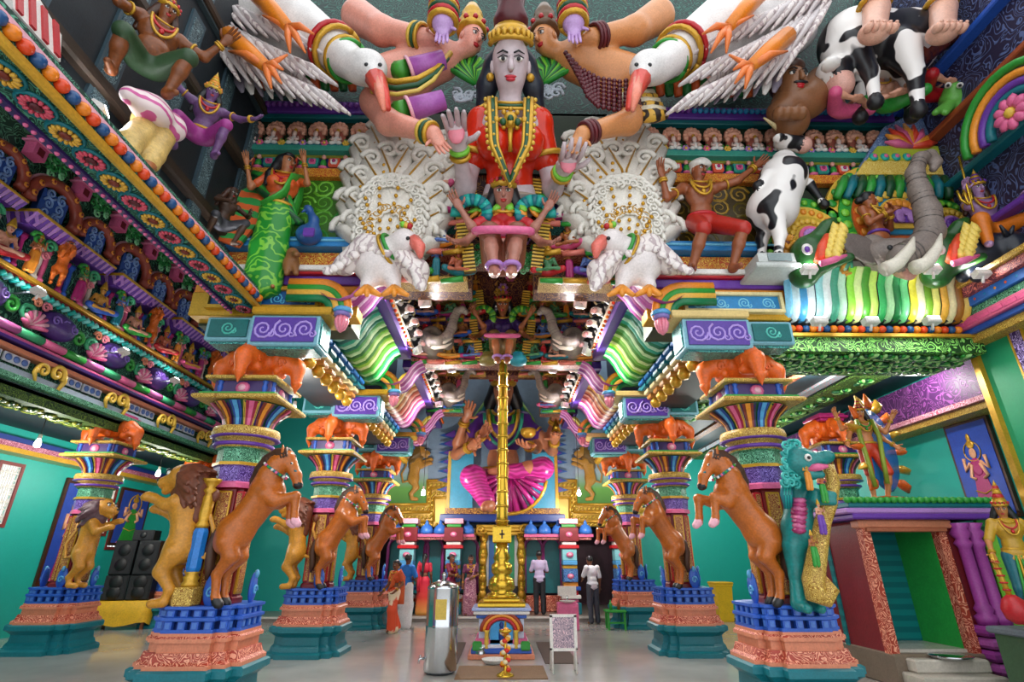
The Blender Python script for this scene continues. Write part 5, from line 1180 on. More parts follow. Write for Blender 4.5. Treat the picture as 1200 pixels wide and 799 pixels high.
# ---- great flanking gods, bodies leaning towards the goddess ----------------------------------------
def flank_god(left):
    q = (lambda x: x) if left else mir
    Y = 6.35; w = lambda x, y, dy=0: Wp(q(x), y, Y+dy)
    skin = paint('eea08c', .35) if left else paint('d89058', .35)
    p = [ell(w(468,95,.25), (.55,.4,.42)), seg(w(455,95,.25), w(515,70,.1), .42, .36), seg(w(515,70,.1), w(540,60,0), .2, .15)]
    hc = w(552,48,-.05); HG = frame((.25 if left else -.25,-.25,1), (.75 if left else -.75,-.75,-.3)); hs = 2.5
    p += [ellM(hc+HG@V3(0,.008,.02)*hs, np.array((.078,.093,.1))*hs, HG), ellM(hc+HG@V3(0,-.02,-.05)*hs, np.array((.056,.062,.062))*hs, HG)]
    up_arm = [w(420,20,.1), w(447,36,-.1), w(497,44,-.3)]
    lo_arm = [w(440,120,.1), w(455,143,-.2), w(508,157,-.5)]
    p += [seg(up_arm[0], up_arm[1], .3, .24), seg(up_arm[1], up_arm[2], .23, .15), seg(lo_arm[0], lo_arm[1], .26, .19), seg(lo_arm[1], lo_arm[2], .19, .12)]
    hb = MB(); hand(hb, p, up_arm[2], up_arm[1], (0,-.3,-1), 0, 2.3, .3, .2, 1 if left else -1)
    d = w(533,195,-.55)-lo_arm[2]; hand(hb, p, lo_arm[2]+nrm(d)*.02, lo_arm[2]-nrm(d), (.0,-1,0), 0, 2.5, .15, .15, -1 if left else 1)
    def ex(m):
        m.add(hb.v, hb.f, 0, True)
        face(m, hc, HG, hs)
    lab = 'huge pink-skinned god with gold armlets leaning towards the grey goddess' if left else 'huge tan ascetic god draped in dark red beads leaning towards the grey goddess'
    g = organic('god_statue', lab, 'statue', p, [skin, WHITE, BLACK, RED], w(500,130,.4), ex, .035, .09)
    bm_ = [GOLD, DGREEN, YEL] if left else [paint('5a1620'), paint('6a1c24'), paint('5a1620')]
    for a, r in ((up_arm, .2), (lo_arm, .15)):
        for k in range(3): sub(g, 'bangle', MB().tube(ring_pts(a[2]+(a[1]-a[2])*(.05+.075*k), a[1]-a[2], r, 16), .035, 6), [bm_[k]])
    # long strands across the body
    m = MB(); strands = 3 if left else 8
    for k in range(strands):
        o_ = k*(7 if left else 4.6)
        pts = [w(528-o_*.5,62+o_*.9,-.3), w(512-o_*.3,80+o_,-.34), w(490,92+o_,-.36), w(465,96+o_*1.05,-.34), w(435,92+o_*1.1,-.25)]
        if left: m.tube(pts, .05-.008*k, 7, k % 3)
        else:
            for a, b in zip(pts[:-1], pts[1:]):
                for u in np.linspace(0, 1, 5)[:-1]: m.ball(a+(b-a)*u, .045, 6, 0)
    o = sub(g, 'necklace', m, [GOLD, DGREEN, paint('e8c85a')] if left else [paint('5c1824', .3)])
    if not left: o['kind'] = 'stuff'
    # waist cloth, sleeves, head-dress
    m = MB()
    if left:
        for y_ in (78, 125):
            m.tube([w(466,y_+6,-.2), w(478,y_+4,-.3)], [.16,.16], 12, 0); m.tube([w(480,y_+4,-.3), w(520,y_-8,-.3)], [.18,.15], 12, 1)
            m.tube(ring_pts(w(480,y_+4,-.3), w(520,y_-8,-.3)-w(480,y_+4,-.3), .19, 14), .03, 6, 2)
        sub(g, 'sleeves', m, [paint('3f9a2c'), paint('b060b4'), LPINK])
    else:
        for k in range(7): a, b = w(470-k*5,112+k*4,-.2), w(430-k*3,105+k*5,-.05); m.tube([a, (a+b)/2+np.array((0,-.05,-.05)), b], [.1,.12,.08], 8, k % 2)
        sub(g, 'tiger_skin', m, [stripes('d8a83c', '2a1c14', 0, 30, .5, .3, .4), paint('e8dcc0')])
    m = MB(); c = hc+HG@V3(0,.02,.06)*hs; m.lathe([(.24,0),(.27,.06),(.22,.16),(.25,.22),(.17,.4),(.19,.46),(.1,.7)], 14, tuple(c), 0); 
    for k in range(10): a = k*math.pi/5; m.ball(c+np.array((.26*math.cos(a), .26*math.sin(a), .12)), .05, 6, 1)
    sub(g, 'crown', m, [GOLD if left else paint('6a4a2c'), RED])
    # hanging lilac hand with jewelled cuff over the face
    p = []; hb = MB(); wr, el = w(519,28,-.75), w(521,0,-.75); p += [seg(w(521,-6,-.75), wr, .2, .17)]; hand(hb, p, wr, el, (0,-1,0), 0, 2.6, .1, .1)
    m = MB(); sdf_add(m, p, h=.03, k=.05); m.add(hb.v, hb.f, 0, True); a = inst('lowered_hand', m.mesh('lowered_hand', [paint('c8a0d8', .4)], fix=False), g, tuple(-np.array(g['_b'])))
    m = MB()
    for k in range(5): m.tube(ring_pts(wr+(el-wr)*(.05+.17*k), el-wr, .2, 16), .05, 6, k % 3)
    sub(g, 'cuff', m, [GOLD, RED, DGREEN])
    return g
flank_god(True); flank_god(False)

# ---- white swans reaching down from above ------------------------------------------------------------
FEATH = stripes('e6dcd8', 'b8a6a8', 0, 55, .45, .55, .35)
def swan(left):
    q = (lambda x: x) if left else mir
    w = lambda x, y, Y=6.1: Wp(q(x), y, Y)
    p = [seg(w(235,-25,6.55), w(300,25,6.45), .5, .62), seg(w(300,25,6.45), w(350,45,6.25), .6, .5), ell(w(275,40,6.5), (.75,.3,.5), (0,.6 if left else -.6,0)), seg(w(345,30,6.3), w(385,55,6.1), .5, .36), seg(w(385,55,6.1), w(420,80,5.9), .34, .24), ell(w(433,80,5.85), (.27,.25,.26)), seg(w(430,78,5.85), w(440,92,5.75), .2, .15)]
    def ex(m):
        for s in (-1, 1): m.ball(w(437,78,5.62)+np.array((s*.1,0,.04)), (.035,.025,.035), 8, 1)
    lab = 'great white swan with a red beak reaching down over the pink god' if left else 'great white swan with a red beak reaching down over the bead-draped god'
    g = organic('swan_statue', lab, 'statue', p, [paint('eee9e6', .3), BLACK], w(345,60,6.3), ex, .035, .12)
    m = MB(); m.tube([w(440,92,5.72), w(448,110,5.66), w(455,128,5.62)], [.16,.11,.04], 10, 0); m.tube([w(444,96,5.66), w(446,112,5.6), w(450,130,5.58)], [.1,.08,.03], 8, 1); sub(g, 'beak', m, [paint('e84a3c', .3), paint('f08a70', .3)])
    m = MB()
    for k, (x, y, r, mi) in enumerate(((396,62,.39,0),(391,58,.40,1),(408,72,.31,2),(404,69,.32,0))): m.tube(ring_pts(w(x,y,6.05), w(420,80,5.9)-w(385,55,6.1), r, 20), .045, 6, mi)
    sub(g, 'neck_bands', m, [GOLD, RED, GREEN])
    # wings: overlapping feathers
    for nm, pts in (('wing', [(235,-10,250,120),(250,20,330,100)]),):
        for kk, (ax, ay, n_, dy) in enumerate(((205,-25,12,6.75),(222,12,12,6.7),(250,50,11,6.75))):
            m = MB(); dy -= .75
            for k in range(n_):
                a = w(ax+k*11, ay+k*6-6, dy); b = w(ax+30+k*13, ay+44+k*4, dy-.12); m.tube([a, (a+b)/2+np.array((0,-.06,0)), b], [.10,.13,.04], 7, k % 2, True, .5)
            o = sub(g, 'wing', m, [FEATH, paint('dcd2d2', .4)])
    m = MB(); sdf_add(m, [seg(w(215,-20,6.5), w(320,95,6.35), .1, .06), seg(w(240,0,6.5), w(370,108,6.35), .16, .08), ell(w(290,50,6.5), (.7,.15,.3), (0,.75 if left else -.75,0))], h=.04, k=.1); inst('wing_underside', m.mesh('wing_underside', [FEATH], fix=False), g, tuple(-np.array(g['_b'])))
    m = MB()
    for k in range(10): a = w(278+k*11, 84+k*3.4, 6.2); b = w(284+k*11.5, 108+k*2.2, 6.1); m.tube([a, (a+b)/2, b], [.07,.09,.03], 7, k % 2, True, .5)
    sub(g, 'tail_feathers', m, [paint('8a8090', .4), WHITE])
    for k, (a, b, toes) in enumerate((((300,-8), (338,32), ((368,40),(358,62),(340,62))), ((268,42), (312,78), ((332,82),(330,98),(318,104),(268,60)))) ):
        m = MB(); A0, B0 = w(*a, 5.6), w(*b, 5.5); m.tube([A0, (A0+B0)/2, B0], [.14,.13,.085], 10, 0)
        for tx, ty in toes: C0 = w(tx, ty, 5.48); m.tube([B0, (B0+C0)/2+np.array((0,-.06,.02)), C0], [.06,.055,.015], 8, 1)
        C0 = w(b[0]-30 if k == 0 else b[0]+25, b[1]-14, 5.48); m.tube([B0, C0], [.06,.015], 8, 1); sub(g, 'leg', m, [paint('f28a1c', .35), paint('f0803a', .35)])
    return g
swan(True); swan(False)

# ---- white peacocks with carved fans -----------------------------------------------------------------
def peacock(left):
    q = (lambda x: x) if left else mir
    w = lambda x, y, Y=6.75: Wp(q(x), y, Y)
    out = [(404,312),(398,270),(402,235),(408,200),(420,170),(440,152),(468,146),(498,150),(522,166),(534,192),(536,225),(528,255),(512,285),(490,305),(460,318)]
    poly = [w(x, y, 7.02) for x, y in out]
    base = w(445,340,6.7)
    p = [ell(w(442,308,6.65), (.36,.3,.34), (0,.3 if left else -.3,0)), seg(w(445,300,6.6), w(466,288,6.5), .24, .17), ell(w(474,283,6.45), (.19,.18,.19)), seg(w(440,320,6.65), w(430,335,6.6), .2, .1), seg(w(455,318,6.65), w(462,335,6.6), .2, .1)]
    def ex(m):
        m.ball(w(478,279,6.28), (.03,.025,.03), 8, 1)
    lab = 'white peacock with gold-trimmed fan on the side of the green sari woman' if left else 'white peacock with gold-trimmed fan beside the turbaned man'
    g = organic('peacock_statue', lab, 'statue', p, [paint('efe4e2', .32), BLACK], base, ex, .025, .07)
    m = MB(); n = len(poly); c = sum(poly)/n
    fr = [p_+np.array((0,-.0,0)) for p_ in poly]; bk = [p_+np.array((0,.16,0)) for p_ in poly]; cf = c+np.array((0,-.16,0))
    v = [cf]+fr+bk; m.add([tuple(x) for x in v], [(0,1+i,1+(i+1)%n) for i in range(n)]+[(1+i,1+n+i,1+n+(i+1)%n,1+(i+1)%n) for i in range(n)], 0, True)
    fan = sub(g, 'tail_fan', m, [paint('e8e2d6', .35)])
    # scrolling plumes in rows radiating from the bird, gold bead strings
    r_ = random.Random(9); root_ = w(455,318,6.95); gold = []
    def put(nm, mb_, mats): o = inst(nm, mb_.mesh(nm, mats), fan); return o
    PLM = paint('f0ebe0', .32); PLG = paint('c8962c', .3, .4); rr_ = [k_*.5 for k_ in range(2, 2*(n-2))]
    for lay, (f0, f1, wd, dy_) in enumerate(((.25,1.0,.23,-.02), (.1,.76,.2,-.12), (.02,.5,.16,-.2))):
        for j_, k_ in enumerate(rr_):
            if (j_+lay) % 2 and lay < 2: continue
            a_ = poly[int(k_)]; b_ = poly[(int(k_)+1) % n]; e = a_+(b_-a_)*(k_-int(k_)); d_ = e-root_; L_ = np.linalg.norm(d_); u_ = d_/L_; sd_ = np.cross(u_, (0,1,0)); c_ = 1 if (e-root_)[0] > 0 else -1
            P_ = lambda t_, o_: root_+d_*t_+sd_*o_*L_+np.array((0, 7.0-root_[1]+dy_-.1*math.sin(math.pi*t_), 0))
            m = MB(); pts_ = [P_(f0, 0), P_(f0+(f1-f0)*.4, .05*c_), P_(f0+(f1-f0)*.75, .03*c_), P_(f1, -.02*c_)]
            m.tube(pts_, [wd*.35, wd*.8, wd, wd*.6], 8, 0, True, .5); 
            if lay < 2: m.tube([p_+np.array((0,-wd*.5,0)) for p_ in pts_], [.012,.018,.02,.012], 5, 1)
            tip = pts_[-1]; m.spiral((tip[0]+sd_[0]*wd*.5*c_, tip[1]-.05, tip[2]+sd_[2]*wd*.5*c_), wd*.85, 1.5, wd*.26, 0, 'y', c_, math.atan2(u_[2], u_[0])-c_*1.2, 6, 16)
            inst('plume', m.mesh('plume', [PLM, PLG]), fan)
            if lay == 2:
                q0 = P_(f1*.62, 0)+np.array((0,-wd*.6,0)); inst('plume_scroll', MB().spiral((0,0,0), .1, 1.5, .026, 0, 'y', c_, j_, 6, 14).spiral((0,-.02,0), .1, .9, .01, 1, 'y', c_, j_, 5, 9).mesh('plume_scroll', [PLM, PLG]), fan, tuple(q0))
                q0 = P_(f1*.95, 0)+np.array((0,-wd*.6,0)); inst('plume_scroll', MB().spiral((0,0,0), .08, 1.3, .022, 0, 'y', -c_, j_, 6, 12).mesh('plume_scroll', [PLM]), fan, tuple(q0))
                if j_ % 3 == 0:
                    m = MB()
                    for q_ in range(7): m.ball(P_(.14+.05*q_, .02)+np.array((0,-wd*.75,0)), .033, 7)
                    o = inst('bead_string', m.mesh('bead_string', [paint('d8a020', .25, .5)]), fan); o['kind'] = 'stuff'
            if lay < 2 and j_ % 4 == lay % 4:
                m = MB()
                for q_ in range(6): m.ball(P_(f0+(f1-f0)*(.42+.08*q_), .05*c_+.055)+np.array((0,-.06,0)), .036, 7)
                o = inst('bead_string', m.mesh('bead_string', [paint('d8a020', .25, .5)]), fan); o['kind'] = 'stuff'
    for s_, (pts, rad) in enumerate((([(455,298),(430,290),(405,310),(388,318)], [.18,.2,.16,.06]), ([(470,300),(488,318),(494,335)], [.16,.19,.08]))):
        m = MB(); sdf_add(m, chain([w(x, y, 6.55) for x, y in pts], rad), h=.03, k=.03)
        for k in range(9):
            u = k/8*(len(pts)-1); i0 = min(int(u), len(pts)-2); a = w(*pts[i0], 6.48); b = w(*pts[i0+1], 6.48); c0 = a+(b-a)*(u-i0); m.ball(c0+np.array((0,-.12,-.06)), (.09,.04,.07), 7, 0)
        inst('wing', m.mesh('wing', [FEATH], fix=False), g, tuple(-np.array(g['_b'])))
    m = MB(); m.tube([w(484,282,6.4), w(492,290,6.36), w(493,302,6.36)], [.11,.09,.03], 8, 0); sub(g, 'beak', m, [paint('f0786a', .3)])
    m = MB(); [m.ball(w(472+4*k,263+k,6.45), .05, 7, k) for k in range(3)]; sub(g, 'crest', m, [LGREEN, YEL, RED])
    m = MB(); m.tube(ring_pts(w(460,292,6.55), w(474,283,6.45)-w(445,300,6.6), .24, 18), .03, 6, 0); m.tube(ring_pts(w(456,295,6.55), w(474,283,6.45)-w(445,300,6.6), .27, 18), .025, 6, 1); sub(g, 'collar', m, [GREEN, GOLD])
    m = MB()
    for x in (430, 462):
        b = w(x, 338, 6.55)
        for dx in (-14, 0, 16): m.tube([b, w(x+dx, 346, 6.45)], [.07,.03], 7)
    sub(g, 'feet', m, [ORNG2])
    return g
peacock(True); peacock(False)

# ---- right half: turbaned man, cow, elephant pavilion, crocodiles ------------------------------------
b = onY(838, 324, 6.85); s = 1.5
J = joints(pel=(0,.08,.70), wai=(0,.07,.84), che=(0,.05,1.03), nec=(0,.05,1.18), hea=(.02,.0,1.33), look=(.35,-1,.05), shL=(.17,.05,1.13), shR=(-.17,.05,1.13), elR=(-.40,-.05,.92), wrR=(-.44,-.12,1.14), palmR=(.2,-1,0), elL=(.42,0,1.2), wrL=(.66,.0,1.40), palmL=(0,-1,0),
           hiL=(.09,.06,.68), hiR=(-.09,.06,.68), knL=(.27,-.2,.44), knR=(-.14,-.22,.42), anL=(.17,-.04,.07), anR=(-.24,-.04,.07), toL=(.19,-.18,.03), toR=(-.27,-.18,.03))
human('man_statue', 'bare-chested man in red shorts and white turban reaching towards a rearing cow', 'statue', J, paint('9a5634', .35), b, 0, s, False, None, .014, [('shorts', paint('b8281c', .4)), ('belt', RED)], ('turban', paint('e8e4dc')), None, GOLD, moustache=True, t=1.05)
COWM = [spots('efeae6', '17171c', 2.2, .52), BLACK, paint('e8b0a0'), CREAM, paint('d8483c')]
def cow(label, hind, rump, chest, neck, head, muzzle, fore, Y, r, horns, base, h=.025):
    w = lambda p, dy=0: Wp(p[0], p[1], Y+dy); pr = [ell(w(rump), r*1.15), seg(w(rump), w(chest), r*1.05, r*1.1), seg(w(chest), w(neck), r*.85, r*.6), ell(w(head), (r*.55,)*3), seg(w(head), w(muzzle), r*.5, r*.36), ell(w(muzzle), r*.4, None, 2)]
    for k, (kn, ft) in enumerate(hind): dy = (-.55 if k else .55)*r; pr += [seg(w(rump, dy), w(kn, dy), r*.6, r*.28), seg(w(kn, dy), w(ft, dy), r*.26, r*.17), seg(w(ft, dy), w(ft, dy)-np.array((0,0,.04)), r*.22, r*.24, 1)]
    for k, (kn, ft) in enumerate(fore): dy = (-.5 if k else .5)*r; pr += [seg(w(chest, dy), w(kn, dy), r*.45, r*.25), seg(w(kn, dy), w(ft, dy), r*.23, r*.15), ell(w(ft, dy), r*.24, None, 1)]
    dm = nrm(w(muzzle)-w(head)); 
    def ex(m):
        for k in (-1, 1):
            m.ball(w(head, k*r*.45)+np.array((0,0,.05)), (.04,.03,.04), 8, 1)
            m.tube([w(head, k*.25*r)+np.array((0,0,r*.45)), w(horns, k*.5*r*1.4)], [.06,.015], 7, 3); e = w(head, k*r*.75)-dm*r*.35; m.ball(e, (r*.3,r*.3,r*.14), 8, 0)
    t = organic('cow_statue', label, 'statue', pr, COWM[:4], base, ex, h, .06); return t
cow('black and white cow rearing beside the turbaned man', [((893,280),(893,302)), ((914,275),(912,302))], (905,245), (918,208), (918,190), (921,164), (941,170), [((948,216),(966,240)), ((900,205),(888,218))], 6.75, .33, (895,138), Wp(903,304,6.75))
# cow's stone block
o = MB().box((0,0,.1), (.62,.5,.2), 0, bev=.03).box((0,-.25,.1), (.34,.04,.12), 1).box((0,0,-.03), (.74,.58,.08), 0, bev=.02).build('stone_block', [paint('c8ccc8'), paint('8a9a9a')], None, tuple(onY(905, 319, 6.7))); tag(o, 'pale stone block under the rearing cow', 'block')
# fan pavilion behind the elephant
def fan_disc(px, py, rad, cols, label, Y=7.0, full=False):
    c = onY(px, py, Y); t = empty('fan_medallion', c, 0, label, 'ornament', 'fan medallions of the pavilion'); n = len(cols)
    for i, (m1, m2) in enumerate(cols):
        r0 = rad*(1-i/n); m = MB(); k = 22
        m.plate([(r0*math.cos(a), r0*math.sin(a)*1.05) for a in [(-.15*math.pi+1.3*math.pi*j/k) for j in range(k+1)]], .08, 0, 'y', Matrix.Translation((0,-.035*i,0)))
        p_ = m.build('fan_ring', [m1], t)
        sm = MB().ball((0,0,0), (rad*.07,.03,rad*.07), 7).mesh('stud', [m2]); ns = int(8+10*(1-i/n)); rm = rad*(1-(i+.5)/n)
        for j in range(ns): a = -.1*math.pi+1.2*math.pi*j/(ns-1); inst('stud', sm, p_, (rm*math.cos(a), -.035*i-.01, rm*math.sin(a)*1.05))
    return t
fan_disc(1052, 262, 1.15, [(YEL, GREEN), (GREEN, LGREEN), (paint('e06a2c'), ORNG2), (paint('2a8ab0'), YEL), (YEL, ORNG2), (PURPLE, LILAC)], 'largest fan medallion, behind the praying brown figure')
fan_disc(948, 282, .8, [(GREEN, LGREEN), (YEL, ORNG2), (paint('c8a42c'), YEL), (PINK, LILAC)], 'fan medallion between the rearing cow and the elephant')
fan_disc(1112, 268, .7, [(YEL, ORNG2), (GREEN, LGREEN), (paint('c8a42c'), YEL), (LILAC, PURPLE)], 'fan medallion between the elephant trunk and the trident god')
t = empty('pavilion_crest', onY(1068, 225, 7.0), 0, 'tall pavilion crest with flame plaque, green pleats and blue border', 'ornament')
w = lambda x, y, Y=7.0: Wp(x, y, Y)-np.array(onY(1068,225,7.0))
def quadplate(pts, d, dy, mats, name):
    m = MB(); f = [w(*p)+np.array((0,dy,0)) for p in pts]; b_ = [p+np.array((0,d,0)) for p in f]; n = len(f); m.add([tuple(x) for x in f+b_], [tuple(range(n)), tuple(range(2*n-1,n-1,-1))]+[(i,n+i,n+(i+1)%n,(i+1)%n) for i in range(n)]); return m.build(name, mats, t)
quadplate([(985,232),(1035,150),(1070,133),(1098,150),(1112,232)], .1, -.02, [carved('5a78b0', 'a0b8dc', 9, .4, 0, .3)], 'border')
quadplate([(1000,208),(1010,192),(1098,192),(1102,208)], .1, -.08, [carved('d8b03c', 'f4e08a', 14, .4, 0, .3)], 'yellow_step'); quadplate([(1012,192),(1024,176),(1094,176),(1098,192)], .1, -.1, [paint('b8c83c')], 'green_step')
for k in range(6): c = w(1024+k*13, 184, 6.9); MB().ball((0,0,0), (.08,.04,.08), 8, 0).ball((0,-.03,0), (.04,.03,.04), 7, 1).build('boss', [TURQ, PINK], t, tuple(c))
for k in range(9):
    a = math.pi*(.05+.9*k/8); c = w(1068, 172, 6.9); m = MB(); m.tube([c, c+np.array((.28*math.cos(a),-.03,.25*math.sin(a))), c+np.array((.46*math.cos(a),-.02,.5*math.sin(a)))], [.05,.08,.02], 7, 0); m.build('flame', [(paint('e8452c'), ORNG2, PINK)[k % 3]], t)
for k in range(12):
    a = w(990+k*10.5, 208, 6.95); b_ = w(980+k*12, 232, 6.9); m = MB(); m.tube([a, (a+b_)/2+np.array((0,-.04,0)), b_], [.06,.08,.06], 7, 0); m.build('pleat', [(GREEN, TEAL, DGREEN)[k % 3]], t)
# praying figure, elephant, crocodiles
J = joints(elL=(.2,-.05,1.12), wrL=(.04,-.2,1.22), palmL=(-1,0,0), elR=(-.2,-.05,1.12), wrR=(-.04,-.2,1.22), palmR=(1,0,0), look=(.8,-.6,0)); J = shifted(J, (0,0,-.9))
human('figure_statue', 'brown praying half figure in front of the largest fan medallion', 'statue', J, paint('a05a34', .35), tuple(onY(1032, 283, 6.75)), R(20), 1.15, False, None, .016, [('belt', PURPLE)], ('bun', BLACK), None, GOLD, skip_legs=True)
tp = [(1058,302),(1078,292),(1090,272),(1087,248),(1078,225),(1072,203),(1078,186),(1090,182),(1097,190),(1094,198)]; tr = [.2,.19,.175,.16,.14,.115,.095,.08,.07,.055]
pr = [ell(Wp(1042,300,6.6), (.42,.3,.25)), ell(Wp(1058,300,6.5), (.24,.24,.24)), seg(Wp(1020,290,6.7), Wp(1000,300,6.8), .2, .12)]+chain([Wp(x,y,6.2) for x, y in tp], tr)+[seg(Wp(1058,315,6.35), Wp(1066,322,6.2), .14, .08, 1)]
def ex(m):
    for i in range(len(tp)-2):
        a, b_ = Wp(*tp[i],6.2), Wp(*tp[i+1],6.2)
        for u in (0,.25,.5,.75): m.tube(ring_pts(a+(b_-a)*u, b_-a, (tr[i]+(tr[i+1]-tr[i])*u)*1.0, 12), .013, 4, 2)
    m.ball(Wp(1043,290,6.16), (.04,.03,.04), 8, 3)
EL = organic('elephant_statue', 'grey elephant with trunk raised high over the ribbed cornice', 'statue', pr, [paint('8a7c74', .5, var=.25), paint('d89a8c'), paint('5c5450'), BLACK], Wp(1050,325,6.5), ex, .03, .07)
for a in ([(1037,316),(1052,308),(1066,292),(1071,278)], [(1072,314),(1086,308),(1098,292),(1103,274)]):
    m = MB(); m.tube([Wp(x,y,6.0) for x, y in a], [.1,.09,.07,.015], 10); sub(EL, 'tusk', m, [paint('efe6d4', .3)])
for a in ([(1000,282),(1020,276),(1028,296),(1010,308)],):
    m = MB(); sdf_add(m, [ell(Wp(1012,292,6.5), (.42,.06,.25), (0,.15,.3))], h=.03, k=.02); inst('ear', m.mesh('ear', [paint('7a6e68', .5, var=.25)], fix=False), EL, tuple(-np.array(EL['_b'])))
def croc(px, s, label):
    w = lambda x, y, Y=6.5: Wp(px+s*x, y, Y); pr = [ell(w(0,298), (.28,.25,.3)), seg(w(5,312), w(46,301,6.3), .15, .06), seg(w(2,290), w(20,266,6.35), .17, .11), seg(w(20,266,6.35), w(27,258,6.3), .1, .05), seg(w(0,305), w(-8,322,6.6), .25, .2)]
    def ex(m): m.ball(w(-4,292,6.22), (.08,.05,.09), 10, 1); m.ball(w(-4,292,6.18), (.04,.03,.05), 8, 2)
    g = organic('crocodile_statue', label, 'statue', pr, [paint('1f5a20', .35, var=.5), WHITE, PURPLE], w(0,325,6.5), ex, .025, .06, 'crocodile heads beside the elephant')
    m = MB(); m.tube([w(10,306,6.25), w(14,290,6.25), w(20,276,6.25)], [.07,.08,.05], 8); sub(g, 'mouth', m, [paint('e8502c')])
    for k in range(12): m = MB(); c = w(22+(k % 6)*1.6+(k//6)*9, 303-(k % 6)*6, 6.2-.06*(k//6)); m.lathe([(.06,0),(.06,.05),(.05,.12),(.0,.2)], 8, tuple(c), 0, True, None); sub(g, 'tooth', m, [paint('f0d060')])
    m = MB(); m.tube([w(12,309,6.15), w(28,304,6.12), w(42,299,6.12)], [.05,.05,.02], 8); sub(g, 'tongue', m, [PINK])
croc(950, 1, 'green crocodile head with yellow teeth between cow and elephant'); croc(1105, 1, 'green crocodile head with yellow teeth beside the black bull')
for px, lab in ((925, 'small gold lion sitting at the foot of the rearing cow'), (990, 'small gold lion sitting between crocodile and elephant')):
    b = onY(px, 322, 6.7); t = empty('lion_statue', b, R(-60), lab, 'statue', 'small gold lions on the front ledge', None, .42)
    for n_, me in PB['lion7a3f26']: inst(n_, me, t, (0,0,0), (0,0,0))
# trident god on a dark bull at the right end
pr = [ell(Wp(1150,300,6.6), (.5,.35,.32)), seg(Wp(1150,298,6.6), Wp(1178,290,6.4), .3, .22), ell(Wp(1185,288,6.3), (.2,.2,.2)), seg(Wp(1185,290,6.3), Wp(1196,300,6.2), .15, .11)]+[seg(Wp(x,305,6.6), Wp(x,325,6.5), .12, .08) for x in (1128,1145,1165,1180)]
organic('bull_statue', 'black bull carrying the god with a golden trident', 'statue', pr, [paint('1c2230', .35)], Wp(1150,326,6.6), lambda m: [m.tube([Wp(1182,278,6.2), Wp(1180+k*8,264,6.1)], [.05,.015], 7) for k in (-1,1)], .03, .08)
J = joints(**SIT_HANG); J.update(elR=(-.25,-.1,.4), wrR=(-.3,-.25,.55), elL=(.28,-.05,.36), wrL=(.2,-.3,.3), knL=(.3,-.3,.05), knR=(-.3,-.3,.08), anL=(.32,-.34,-.3), anR=(-.32,-.3,-.28), toL=(.36,-.44,-.34), toR=(-.36,-.4,-.32))
g = human('god_statue', 'lilac god in orange trousers holding a golden trident', 'statue', J, paint('b08ab8', .36), tuple(onY(1168, 275, 6.45)), R(-15), 1.15, False, None, .016, [('lap', paint('e07a1c', .4), 'trousers', .9), ('belt', GOLD)], ('long', DBROWN), (GOLD, PURPLE, .15), [GOLD, RED])
m = MB(); m.tube([(-.34,-.3,.2),(-.28,-.34,1.05)], .015, 6); [m.tube([(-.36,-.3,.32),(-.36+.06*k,-.3,.40),(-.36+.07*k,-.31,.54)], .016, 6) for k in (-1,0,1)]; m.build('trident', [BRASS], g)

# ---- left half: woman in green sari, peacock, monkey ---------------------------------------------------
J = joints(elL=(.26,-.12,1.28), wrL=(.2,-.18,1.5), palmL=(0,-1,0), elR=(-.3,0,1.2), wrR=(-.36,-.08,1.42), palmR=(0,-1,0), look=(.7,-.7,.1))
g = human('woman_statue', 'woman statue in a green sari with orange blouse, arms raised beside a peacock', 'statue', J, paint('b8744a', .36), tuple(onY(305, 343, 6.85)), R(15), 1.5, True, None, .014, [('blouse', paint('e8642c', .4)), ('skirt', stripes('1f8a2c', '7ac03c', 2, 45, .35, .5, .9), 'sari'), ('pallu', paint('3fa83c', .4), 'sari_end'), ('belt', GOLD)], ('long', BLACK), None, [GOLD, RED], t=.72)
pr = [ell(Wp(362,275,6.9), (.2,.16,.17)), seg(Wp(367,272,6.85), Wp(368,258,6.85), .1, .07), seg(Wp(368,258,6.85), Wp(363,247,6.85), .07, .05), ell(Wp(361,245,6.85), .07)]
g = organic('peacock_statue', 'small blue peacock with a long green tail beside the green sari woman', 'statue', pr, [paint('2a5a9a', .35)], Wp(360,285,6.9), lambda m: m.tube([Wp(358,246,6.8), Wp(353,249,6.78)], [.03,.008], 6), .02, .05)
for k in range(5): m = MB(); m.tube([Wp(355-k*2,262,6.88), Wp(335,247-k*4,6.85), Wp(310,228-k*5,6.85), Wp(296,218-k*4,6.85)], [.07,.09,.09,.05], 7, 0, True, .6); sub(g, 'tail_feather', m, [(DGREEN, GREEN, paint('1f6a3c'))[k % 3]])
m = MB(); m.box(Wp(362,272,6.7), (.16,.04,.16), 0, bev=.03); sub(g, 'saddle_cloth', m, [PURPLE])
pr = [ell(Wp(341,310,6.85), (.12,.12,.17)), ell(Wp(343,297,6.8), (.09,.09,.09)), seg(Wp(338,312,6.8), Wp(336,320,6.75), .06, .04), seg(Wp(345,312,6.8), Wp(347,320,6.75), .06, .04), seg(Wp(343,304,6.8), Wp(350,298,6.72), .04, .03), seg(Wp(346,297,6.72), Wp(347,298,6.68), .045, .04)]
organic('monkey_statue', 'small brown monkey sitting below the peacock', 'statue', pr, [paint('8a5a30', .5)], Wp(341,321,6.85), lambda m: [m.ball(Wp(344+k*2,295,6.7), .015, 5) for k in (-1,1)], .016, .04)
o = MB().plate([(-.22,-.55),(.12,-.6),(.25,-.1),(.2,.5),(-.05,.62),(-.25,.4)], .06, 0, 'y').build('patchwork_cloth', [stripes('e0642c', '2f9a4a', 2, 28, .5, 0, .1)], None, tuple(onY(288, 250, 6.9)), (0, R(12), 0)); tag(o, 'orange and green patchwork cloth hanging behind the green sari woman', 'cloth')

